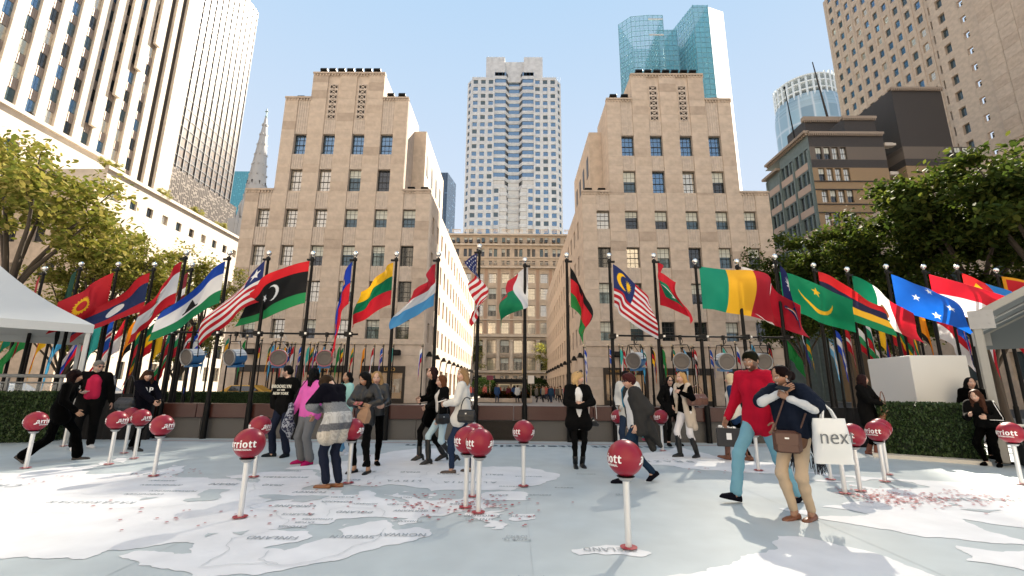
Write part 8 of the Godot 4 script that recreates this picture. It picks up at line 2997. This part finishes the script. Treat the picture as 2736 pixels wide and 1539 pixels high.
	q = {"at": [1.84, 7.18], "yaw": -86.0, "h": 1.6, "lean": 6.0, "look": 6.0, "pitch": 4.0, "skin": fair, "cell": 0.02, "drop": 0.03,
		"feet": [Vector3(0.08, 0, 0.24), Vector3(-0.08, 0.05, -0.3)], "toes": [[0, 0], [0, 34]],
		"handR": [Vector3(-0.22, 0.86, -0.02)], "handL": [Vector3(0.24, 0.88, 0.02)],
		"hair": {"short": true, "c": Color(0.05, 0.014, 0.012), "big": 1.13, "rough": 0.02}, "glasses": true,
		"wear": [{"k": "trousers", "c": Color(0.014, 0.03, 0.055), "r": 0.98, "cuff": 0.054, "m": "denim"}, {"k": "top", "c": Color(0.6, 0.6, 0.6), "hem": 0.06, "name": "white_shirt", "sleeve": 0.0}, {"k": "bones", "b": cape, "c": Color(0.035, 0.033, 0.034), "name": "charcoal_cape", "fold": 0.02, "k2": 0}, {"k": "shoes", "c": Color(0.0050, 0.0050, 0.0080), "type": "plain"}]}
	q.wear[2]["k"] = "bones"
	t = person("short-haired woman in charcoal cape striding past the near pin", q)
	h = held("gift_box", "pink and teal striped box swinging behind the cape", "box", t, q, Vector3(-0.2, 0.62, -0.3))
	for k in 3:
		part("stripe_layer", box_mesh(Vector3(0.1, 0.036, 0.16)), mat("box%d" % k, [Color(0.55, 0.03, 0.12), Color(0.03, 0.3, 0.3), Color(0.4, 0.04, 0.05)][k], 0.5), h, Transform3D(Basis(), Vector3(0, k * 0.037, 0)))
	q = {"at": [2.36, 9.7], "yaw": -30.0, "h": 1.72, "male": true, "lean": 3.0, "look": -10.0, "pitch": 22.0, "skin": tan_,
		"feet": [Vector3(0.1, 0, 0), Vector3(-0.12, 0, 0.1)], "handR": [Vector3(-0.16, 0.98, 0.22)], "handL": [Vector3(0.26, 0.88, 0.05)],
		"hair": {"short": true, "c": Color(0.0060, 0.0050, 0.0050)},
		"wear": [{"k": "trousers", "c": Color(0.02, 0.035, 0.06), "cuff": 0.06, "m": "denim"}, {"k": "top", "c": Color(0.52, 0.52, 0.5), "hem": 0.1, "grow": 0.03, "name": "pale_jacket"}, {"k": "panel", "c": Color(0.03, 0.15, 0.25), "w": 0.045, "z": 0.08, "low": 0.06, "name": "blue_shirt"}, {"k": "shoes", "c": K}]}
	t = person("man in blue shirt and pale jacket behind the cape", q)
	h = held("phone", "phone in the hand of the man in the blue shirt", "phone", t, q, Vector3(-0.15, 1.0, 0.34))
	part("case", box_mesh(Vector3(0.075, 0.012, 0.14)), mats.black_paint, h)

	# black coat with glasses
	q = {"at": [3.92, 11.75], "yaw": 8.0, "h": 1.66, "look": -6.0, "skin": fair, "glasses": true,
		"feet": [Vector3(0.14, 0, 0.02), Vector3(-0.12, 0, 0.06)], "toes": [[20, 0], [-12, 0]], "hands": false,
		"handR": [Vector3(-0.2, 0.92, 0.1), Vector3(-1, 0, -0.5)], "handL": [Vector3(0.2, 0.92, 0.1), Vector3(1, 0, -0.5)],
		"hair": {"long": 0.3, "c": Color(0.0060, 0.0045, 0.0045)},
		"wear": [{"k": "trousers", "c": Color(0.0050, 0.0050, 0.0055), "r": 0.88, "cuff": 0.042, "to": 0.88}, {"k": "coat", "c": Color(0.0060, 0.0060, 0.0070), "skirt": 0.12, "grow": 0.024, "name": "black_coat"}, {"k": "panel", "c": Color(0.5, 0.52, 0.58), "w": 0.004, "z": 0.075, "low": -0.1, "name": "white_top"}, {"k": "shoes", "c": Color(0.0070, 0.0070, 0.0075), "type": "sneaker"}]}
	person("dark-haired woman with glasses in black coat by the parapet", q)

	# lace shawl and white trousers
	var shawl := func(J: Dictionary) -> Array:
		return [[J.neck + Vector3(0.05, -0.01, 0.0), J.neck + Vector3(-0.05, -0.02, 0.03), 0.06, 0.06], [J.shL + Vector3(0, 0.02, 0.02), J.chest + Vector3(0.1, -0.05, 0.09), 0.06, 0.05], [J.shR + Vector3(0, 0.02, 0.02), J.chest + Vector3(-0.1, -0.05, 0.09), 0.06, 0.05],
			[J.chest + Vector3(0.1, -0.05, 0.08), J.pel + Vector3(0.13, -0.3, 0.05), 0.05, 0.06], [J.chest + Vector3(-0.1, -0.05, 0.09), J.pel + Vector3(-0.14, -0.05, 0.12), 0.045, 0.035], [J.waist + Vector3(0.1, 0, -0.04), J.pel + Vector3(0.14, -0.34, -0.06), 0.08, 0.07], [J.waist + Vector3(-0.1, 0, -0.04), J.pel + Vector3(-0.12, -0.2, -0.06), 0.08, 0.06]]
	q = {"at": [3.56, 9.78], "yaw": -66.0, "h": 1.7, "lean": 5.0, "look": 0.0, "skin": fair,
		"feet": [Vector3(0.1, 0, -0.12), Vector3(-0.1, 0, 0.14)], "toes": [[18, 0], [-8, 0]],
		"handR": [Vector3(-0.12, 1.0, 0.22), Vector3(-1, -0.8, -0.2)], "handL": [Vector3(0.12, 1.28, 0.22), Vector3(1, -0.9, -0.2)], "palmL": [Vector3(-0.4, -0.4, -0.6), Vector3(-0.7, 0.3, 0.4), 1.0],
		"hair": {"long": 0.2, "c": Color(0.4, 0.24, 0.1)}, "shades_up": true,
		"wear": [{"k": "trousers", "c": Color(0.66, 0.65, 0.66), "r": 1.02, "cuff": 0.055, "to": 0.2, "m": "denim", "name": "white_jeans"}, {"k": "top", "c": K, "hem": 0.02}, {"k": "bones", "b": shawl, "c": Color(0.5, 0.43, 0.35), "name": "lace_shawl", "fold": 0.022}, {"k": "boots", "c": Color(0.0065, 0.0065, 0.0075), "to": 0.82, "m": "leather"}]}
	t = person("blonde woman in beige lace shawl, white jeans and black boots", q)
	h = held("shoulder_bag", "brown leather shoulder bag over the lace shawl", "handbag", t, q, Vector3(0.24, 1.14, -0.1))
	bag(h, Vector3(0.16, 0.24, 0.46), Color(0.13, 0.06, 0.042), 0.2)

	# cream vest seen from behind
	q = {"at": [4.4, 9.42], "yaw": -124.0, "h": 1.66, "lean": 2.0, "look": -10.0, "skin": fair,
		"feet": [Vector3(0.08, 0.0, 0.2), Vector3(-0.08, 0.0, -0.16)], "toes": [[10, -14], [0, 6]],
		"handR": [Vector3(-0.22, 0.86, 0.08)], "handL": [Vector3(0.26, 0.9, 0.1)],
		"hair": {"long": 0.13, "c": Color(0.5, 0.4, 0.27), "big": 1.08, "rough": 0.014},
		"wear": [{"k": "trousers", "c": K, "r": 0.98, "cuff": 0.05}, {"k": "top", "c": Color(0.012, 0.035, 0.085), "hem": 0.14, "grow": 0.014, "name": "navy_shirt"}, {"k": "coat", "c": Color(0.6, 0.56, 0.49), "sleeve": 0.0, "skirt": 0.04, "flare": 0.02, "grow": 0.026, "name": "cream_vest"}, {"k": "boots", "c": Color(0.13, 0.045, 0.02), "to": 0.86, "m": "leather"}]}
	t = person("blonde woman from behind in cream vest over navy sleeves", q)
	h = held("shopping_bag", "dark paper shopping bag with a white label and tissue", "shopping bag", t, q, Vector3(0.3, 0.46, 0.12))
	part("bag", box_mesh(Vector3(0.14, 0.34, 0.42)), mat("bag_dark", Color(0.02, 0.021, 0.024), 0.6), h, Transform3D(Basis(Vector3.UP, 0.3), Vector3()))
	part("label", box_mesh(Vector3(0.004, 0.12, 0.09)), mats.white_paint, h, Transform3D(Basis(Vector3.UP, 0.3), Vector3(0.0726, 0.02, 0.0).rotated(Vector3.UP, 0.3)))
	g = Geo.new()
	g.blob([[Vector3(0, 0.17, -0.12), Vector3(0, 0.18, 0.0), 0.03, 0.025], [Vector3(0, 0.17, 0.08), Vector3(0, 0.19, 0.15), 0.025, 0.03]], 0.016, 0.012, wrinkle, 0.03)
	part("tissue", g.mesh(), mats.white_paint, h)
	g = Geo.new()
	for e in [-1, 1]:
		g.tube([Vector3(e * 0.05, 0.16, -0.1), Vector3(0, 0.4, -0.02), Vector3(e * 0.05, 0.16, 0.1)], [0.005, 0.005, 0.005], 5)
	part("handle", g.mesh(), mats.black_paint, h)

	# the near couple
	q = {"at": [3.1, 6.0], "yaw": -66.0, "h": 1.87, "male": true, "wide": 1.12, "lean": 2.0, "look": 14.0, "pitch": 12.0, "skin": Color(0.27, 0.15, 0.095), "smile": 1.0, "cell": 0.017, "beard": Color(0.012, 0.009, 0.008, 0.75),
		"feet": [Vector3(0.13, 0.0, -0.36), Vector3(-0.1, 0.02, 0.3)], "toes": [[0, 22], [-14, -12]], "drop": 0.03,
		"handR": [Vector3(-0.3, 0.9, 0.1)], "handL": [Vector3(0.27, 0.88, 0.02)],
		"hair": {"short": true, "c": Color(0.0050, 0.0040, 0.0035), "rough": 0.005, "big": 1.02},
		"wear": [{"k": "trousers", "c": Color(0.16, 0.34, 0.43), "r": 1.0, "cuff": 0.062, "m": "denim", "name": "pale_jeans", "fold": 0.012}, {"k": "top", "c": Color(0.38, 0.008, 0.03), "hem": 0.09, "grow": 0.018, "name": "red_sweater", "collar": true}, {"k": "shoes", "c": Color(0.0045, 0.0045, 0.0080), "type": "plain"}]}
	person("bearded man in red sweater, pale jeans and black canvas shoes", q)
	var pon := func(J: Dictionary) -> Array:
		return [[J.neck + Vector3(0.04, -0.03, 0), J.shL + Vector3(-0.02, 0, 0), 0.066, 0.078], [J.neck + Vector3(-0.04, -0.03, 0), J.shR + Vector3(0.02, 0, 0), 0.066, 0.078], [J.neck + Vector3(0.04, 0, 0.02), J.neck + Vector3(-0.04, 0, 0.02), 0.064, 0.064],
			[J.shL, J.shL.lerp(J.elL, 0.8) + Vector3(0.04, 0.0, -0.02), 0.08, 0.085], [J.shR, J.shR.lerp(J.elR, 0.8) + Vector3(-0.05, -0.02, 0.0), 0.08, 0.08], [J.chest + Vector3(0.09, 0, -0.02), J.pel + Vector3(0.17, 0.05, -0.08), 0.12, 0.1], [J.chest + Vector3(-0.09, 0, 0.0), J.pel + Vector3(-0.1, 0.1, -0.03), 0.11, 0.1],
			[J.chest + Vector3(0.06, 0, 0.05), J.pel + Vector3(0.1, 0.02, 0.06), 0.1, 0.1], [J.chest + Vector3(-0.06, 0, 0.05), J.pel + Vector3(-0.06, 0.08, 0.07), 0.1, 0.09], [J.pel + Vector3(0.16, 0.05, -0.08), J.pel + Vector3(0.16, -0.26, -0.13), 0.09, 0.03], [J.pel + Vector3(-0.08, 0.0, -0.08), J.pel + Vector3(-0.1, -0.2, -0.1), 0.08, 0.03]]
	q = {"at": [3.08, 5.25], "yaw": -58.0, "h": 1.64, "lean": 7.0, "look": -20.0, "pitch": 16.0, "skin": Color(0.29, 0.16, 0.1), "smile": 1.0, "cell": 0.016, "drop": 0.02,
		"feet": [Vector3(0.05, 0, -0.06), Vector3(-0.06, 0, 0.08)], "toes": [[0, 4], [-12, 4]],
		"handR": [Vector3(0.03, 1.37, 0.2), Vector3(-1, -0.6, 0.5)], "palmR": [Vector3(0.1, 0.2, -1), Vector3(0.85, 0.5, 0.0), 0.7], "handL": [Vector3(0.12, 1.3, 0.27), Vector3(0.9, -0.8, 0.3)], "palmL": [Vector3(-0.3, 0.2, -0.9), Vector3(-0.75, 0.45, 0.1), 0.8],
		"hair": {"c": Color(0.0045, 0.0035, 0.0035), "bun": Vector3(0.02, -0.03, -0.12), "rough": 0.006, "big": 1.01},
		"wear": [{"k": "trousers", "c": Color(0.45, 0.35, 0.25), "r": 0.97, "cuff": 0.046, "to": 0.93, "name": "beige_trousers", "fold": 0.01, "m": "denim"}, {"k": "coat", "c": Color(0.16, 0.09, 0.055), "skirt": 0.08, "flare": 0.0, "grow": -0.004, "sleeve": 0.0, "name": "brown_tunic"}, {"k": "bones", "b": func(J: Dictionary) -> Array: return arm_bones(J, "L", 0.05, 0.046, 0.038, 0.97) + arm_bones(J, "R", 0.05, 0.046, 0.038, 0.97), "c": Color(0.46, 0.48, 0.5), "name": "grey_sleeves"}, {"k": "bones", "b": pon, "c": Color(0.011, 0.014, 0.024), "name": "navy_poncho", "fold": 0.02}, {"k": "shoes", "c": Color(0.16, 0.06, 0.03), "type": "flat", "m": "leather"}]}
	t = person("smiling woman in navy fringed poncho and beige trousers", q)
	g = Geo.new()
	for k in 46:
		var e := 1.0 if k % 2 == 0 else -1.0
		var p := Vector3((0.15 if e > 0 else -0.1) + rng.randf_range(-0.06, 0.06), 0.63 + rng.randf_range(-0.02, 0.05), -0.13 + rng.randf_range(-0.05, 0.06))
		g.tube([p, p + Vector3(rng.randf_range(-0.01, 0.02), -0.07, rng.randf_range(-0.02, 0.01)), p + Vector3(rng.randf_range(-0.02, 0.04), -0.16, rng.randf_range(-0.04, 0.02))], [0.005, 0.005, 0.003], 4)
	part("poncho_fringe", g.mesh(), mat("navy_yarn", Color(0.011, 0.014, 0.024), 0.9), t).set_meta("kind", "stuff")
	g = Geo.new()
	g.t = Transform3D(Basis().scaled(Vector3.ONE * 0.965), Vector3()) * joints(q).head
	for k in 8:
		var a := TAU * k / 8
		g.ball(Vector3(0.079, -0.052, -0.004) + Vector3(0, cos(a) * 0.016, sin(a) * 0.009), Vector3.ONE * 0.0045, 6, 4)
	g.box(Vector3(0.079, -0.032, -0.004), Vector3(0.003, 0.02, 0.003))
	part("earring", g.mesh(), mats.steel, t)
	h = held("carrier_bag", "white plastic carrier bag with thin grey lettering", "shopping bag", t, q, Vector3(0.42, 0.87, 0.1))
	h.rotation.y = -0.12
	g = Geo.new()
	var rr := []
	for k in 9:
		var u := k / 8.0
		var ring := PackedVector3Array()
		for e in 20:
			var a := TAU * e / 20
			var c := Vector3(cos(a), 0, sin(a))
			var w := 0.155 + 0.03 * u
			var p := Vector3(signf(c.x) * pow(absf(c.x), 0.5) * w, 0.22 - 0.44 * u, -signf(c.z) * pow(absf(c.z), 0.8) * (0.035 + 0.045 * sin(PI * minf(u * 1.1, 1.0))))
			p += Vector3(0, 0, 1) * wrinkle.get_noise_3d(p.x * 3.0 + 9.0, p.y * 3.0, p.z) * 0.02
			ring.append(p)
		rr.append(ring)
	g.loft(rr)
	part("bag", g.mesh(), mat("bag_white", Color(0.62, 0.64, 0.64), 0.35), h)
	part("bag_lettering", word("next", 0.12, 0.002), mat("bag_ink", Color(0.1, 0.11, 0.12), 0.5), h, Transform3D(Basis(), Vector3(0.01, 0.04, 0.088)))
	g = Geo.new()
	for e in [-1.0, 1.0]:
		g.tube([Vector3(-0.07, 0.2, e * 0.02), Vector3(-0.05, 0.3, e * 0.015), Vector3(-0.02, 0.36, 0), Vector3(0.03, 0.3, e * 0.015), Vector3(0.07, 0.2, e * 0.02)], [0.012, 0.01, 0.009, 0.01, 0.012], 6)
	part("handle", g.mesh(), mats.bag_white, h)
	h = held("crossbody_bag", "brown leather crossbody bag on the poncho woman's hip", "handbag", t, q, Vector3(0.02, 0.83, 0.21))
	h.rotation.y = -0.5
	g = Geo.new()
	g.boxr(Vector3(), Vector3(0.27, 0.23, 0.1), 0.03)
	part("bag", g.mesh(), mat("bag_brown", Color(0.075, 0.032, 0.02), 0.4), h)
	g = Geo.new()
	g.boxr(Vector3(0, 0.03, 0.057), Vector3(0.22, 0.13, 0.02), 0.008)
	g.boxr(Vector3(0, -0.06, 0.055), Vector3(0.2, 0.09, 0.02), 0.008)
	part("flap", g.mesh(), mat("bag_flap", Color(0.09, 0.04, 0.025), 0.4), h)
	part("buckle", box_mesh(Vector3(0.04, 0.015, 0.01)), mats.steel, h, Transform3D(Basis(), Vector3(0, 0.04, 0.072)))
	g = Geo.new()
	g.tube([Vector3(-0.12, 0.1, 0.0), Vector3(-0.04, 0.3, 0.02), Vector3(0.06, 0.55, 0.0)], [0.01, 0.01, 0.01], 6)
	g.tube([Vector3(0.12, 0.1, 0.0), Vector3(0.2, 0.3, 0.02)], [0.01, 0.01], 6)
	part("strap", g.mesh(), mats.bag_brown, h)
	h = held("phone", "black phone in the poncho woman's raised hand", "phone", t, q, Vector3(0.09, 1.41, 0.31))
	part("case", box_mesh(Vector3(0.13, 0.012, 0.065)), mats.black_paint, h, Transform3D(Basis(Vector3.BACK, -0.2) * Basis(Vector3.RIGHT, 0.5), Vector3()))

	# right background
	q = {"at": [7.72, 10.35], "yaw": 30.0, "h": 1.7, "look": 48.0, "skin": fair,
		"feet": [Vector3(0.08, 0, -0.12), Vector3(-0.1, 0, 0.1)], "handR": [Vector3(0.0, 1.08, 0.27), Vector3(-1, -0.7, 0)], "handL": [Vector3(0.12, 1.0, 0.27), Vector3(1, -0.7, 0)],
		"hair": {"long": 0.14, "c": Color(0.02, 0.011, 0.008)},
		"wear": [{"k": "trousers", "c": K, "r": 0.95, "cuff": 0.045}, {"k": "coat", "c": Color(0.0055, 0.0055, 0.0060), "skirt": 0.26, "grow": 0.026, "name": "black_coat"}, {"k": "boots", "c": Color(0.16, 0.05, 0.025), "to": 0.35, "r": 0.05, "m": "leather"}]}
	t = person("woman in black coat looking aside near the white block", q)
	h = held("tan_bag", "tan leather bag in front of the black coat", "handbag", t, q, Vector3(0.12, 0.86, 0.27))
	bag(h, Vector3(0.36, 0.22, 0.12), Color(0.19, 0.075, 0.032), 0.4)
	q = {"at": [9.0, 9.05], "yaw": -62.0, "h": 1.58, "lean": 24.0, "look": -8.0, "skin": fair, "drop": 0.16, "pz": -0.1,
		"feet": [Vector3(0.1, 0, 0.05), Vector3(-0.1, 0, 0.05)], "handR": [Vector3(-0.1, 0.98, 0.42)], "handL": [Vector3(0.16, 0.95, 0.36)],
		"hair": {"long": 0.34, "c": Color(0.05, 0.02, 0.014)},
		"wear": [{"k": "trousers", "c": K}, {"k": "top", "c": Color(0.0055, 0.0055, 0.0065), "grow": 0.026, "name": "track_jacket", "m": "wool"}, {"k": "shoes", "c": K}]}
	t = person("woman in black track jacket with three white sleeve stripes", q)
	var J2 := joints(q)
	g = Geo.new()
	g.t = Transform3D(Basis().scaled(Vector3.ONE * 1.58 / 1.7), Vector3(-J2.pel.x, 0, -J2.pel.z) * 1.58 / 1.7)
	for k in 3:
		var o := Vector3(0.058, 0.012, 0.04 - k * 0.032)
		g.tube([J2.shL + o * 0.8 + Vector3(0, 0.06, 0), J2.shL + o, J2.elL + o, J2.elL + o * Vector3(1, -3, 1), J2.wrL + Vector3(0.0, -0.03, 0.0) + o * Vector3(0.4, -1, 0.4)], [0.007, 0.007, 0.007, 0.007, 0.006], 6)
	part("sleeve_stripes", g.mesh(), mats.white_paint, t)
	q = {"at": [9.75, 10.0], "yaw": -20.0, "h": 1.64, "lean": 4.0, "skin": fair, "hair": {"long": 0.24, "c": Color(0.0050, 0.0040, 0.0040)},
		"wear": [{"k": "trousers", "c": K}, {"k": "top", "c": K, "grow": 0.02}, {"k": "shoes", "c": K}]}
	person("dark-haired person in black behind the striped track jacket", q)
	h = thing("draped_table", "black draped table under the right tent", "table", V(10.15, 0, 8.5), -0.6)
	g = Geo.new()
	g.boxr(Vector3(0, 0.37, 0), Vector3(1.7, 0.74, 0.8), 0.02)
	part("drape", g.mesh(), mats.black_cloth, h)
	crowd()


func rect_ring(x: float, z: float, y: float) -> PackedVector3Array:
	return PackedVector3Array([Vector3(x, y, -z), Vector3(x, y, z), Vector3(-x, y, z), Vector3(-x, y, -z)])


func bag(h: Node3D, s: Vector3, c: Color, strap: float, chain := false) -> void:
	var key := "bag%.2f_%.2f" % [s.x, c.r]
	var m := mat(key, c, 0.38)
	var g := Geo.new()
	var b := s * 0.5
	var r := minf(minf(s.x, s.y), s.z) * 0.28
	g.blob([[Vector3(-b.x + r, -b.y + r, -b.z + r), Vector3(-b.x + r, -b.y + r, b.z - r), r, r], [Vector3(b.x - r, -b.y + r, -b.z + r), Vector3(b.x - r, -b.y + r, b.z - r), r, r], [Vector3(0, b.y - r, -b.z * 0.75), Vector3(0, b.y - r, b.z * 0.75), r, r], [Vector3(-b.x * 0.4, 0, -b.z + r * 1.1), Vector3(-b.x * 0.4, 0, b.z - r * 1.1), r * 1.3, r * 1.3], [Vector3(b.x * 0.4, 0, -b.z + r * 1.1), Vector3(b.x * 0.4, 0, b.z - r * 1.1), r * 1.3, r * 1.3], [Vector3(-b.x + r, -b.y + r, 0), Vector3(b.x - r, -b.y + r, 0), r, r]], 0.014, 0.016, wrinkle, 0.006)
	part("bag", g.mesh(), m, h)
	g = Geo.new()
	var along := Vector3(0, 0, b.z * 0.7) if s.z >= s.x else Vector3(b.x * 0.7, 0, 0)
	var pts := []
	var rad := []
	for k in 9:
		var a := PI * k / 8.0
		pts.append(along * cos(a) + Vector3(0, b.y * 0.7 + sin(a) * strap, 0))
		rad.append(0.006 if chain else 0.009)
	g.tube(pts, rad, 6)
	part("strap", g.mesh(), mats.steel if chain else m, h)
	part("clasp", box_mesh(Vector3(0.03, 0.02, 0.02)), mats.steel, h, Transform3D(Basis(), Vector3(b.x * 0.98 if s.z >= s.x else 0.0, b.y * 0.4, b.z * 0.98 if s.x > s.z else 0.0)))


func crowd() -> void:
	# strollers on the promenade, far behind the parapet
	var proto := []
	var cols := [Color(0.02, 0.02, 0.025), Color(0.1, 0.02, 0.03), Color(0.5, 0.5, 0.48), Color(0.03, 0.06, 0.14), Color(0.12, 0.11, 0.1), Color(0.02, 0.05, 0.09), Color(0.3, 0.24, 0.18), Color(0.45, 0.12, 0.1)]
	var said := ["black", "dark red", "pale grey", "navy", "grey-brown", "dark blue", "tan", "brick red"]
	for k in 8:
		var q := {"at": [0, 60], "h": 1.62 + 0.04 * (k % 4), "cell": 0.05, "hands": false, "skin": Color(0.42, 0.25, 0.18), "group": "strollers on the promenade", "feet": [Vector3(0.1, 0, 0.12), Vector3(-0.1, 0, -0.14)],
			"hair": {"short": k % 2 == 0, "long": 0.0 if k % 2 == 0 else 0.2, "c": [Color(0.02, 0.014, 0.01), Color(0.2, 0.12, 0.06)][k % 3 % 2]},
			"wear": [{"k": "trousers", "c": [Color(0.02, 0.02, 0.024), Color(0.03, 0.045, 0.08)][k % 2], "cell": 0.05}, {"k": "top", "c": cols[k], "hem": 0.08, "grow": 0.03, "cell": 0.05}]}
		proto.append(person("far stroller in a %s top on the promenade" % said[k], q))
	var spots := []
	for q in [[34, 3.4, 6.0, 50, 84, "on the right walk"], [22, -7.4, -5.0, 50, 86, "on the left walk"], [18, -7, 5, 86, 95, "at the avenue end"], [16, -3.2, 5.6, 44, 50, "just behind the parapet"]]:
		for k in q[0]:
			spots.append([rng.randf_range(q[1], q[2]), rng.randf_range(q[3], q[4]), q[5]])
	for k in spots.size():
		var t: Node3D = proto[k] if k < 8 else copy_of(proto[k % 8])
		t.set_meta("label", "far stroller in a %s top %s" % [said[k % 8], spots[k][2]])
		t.position = V(spots[k][0], -0.05, spots[k][1])
		t.rotation.y = rng.randf() * TAU
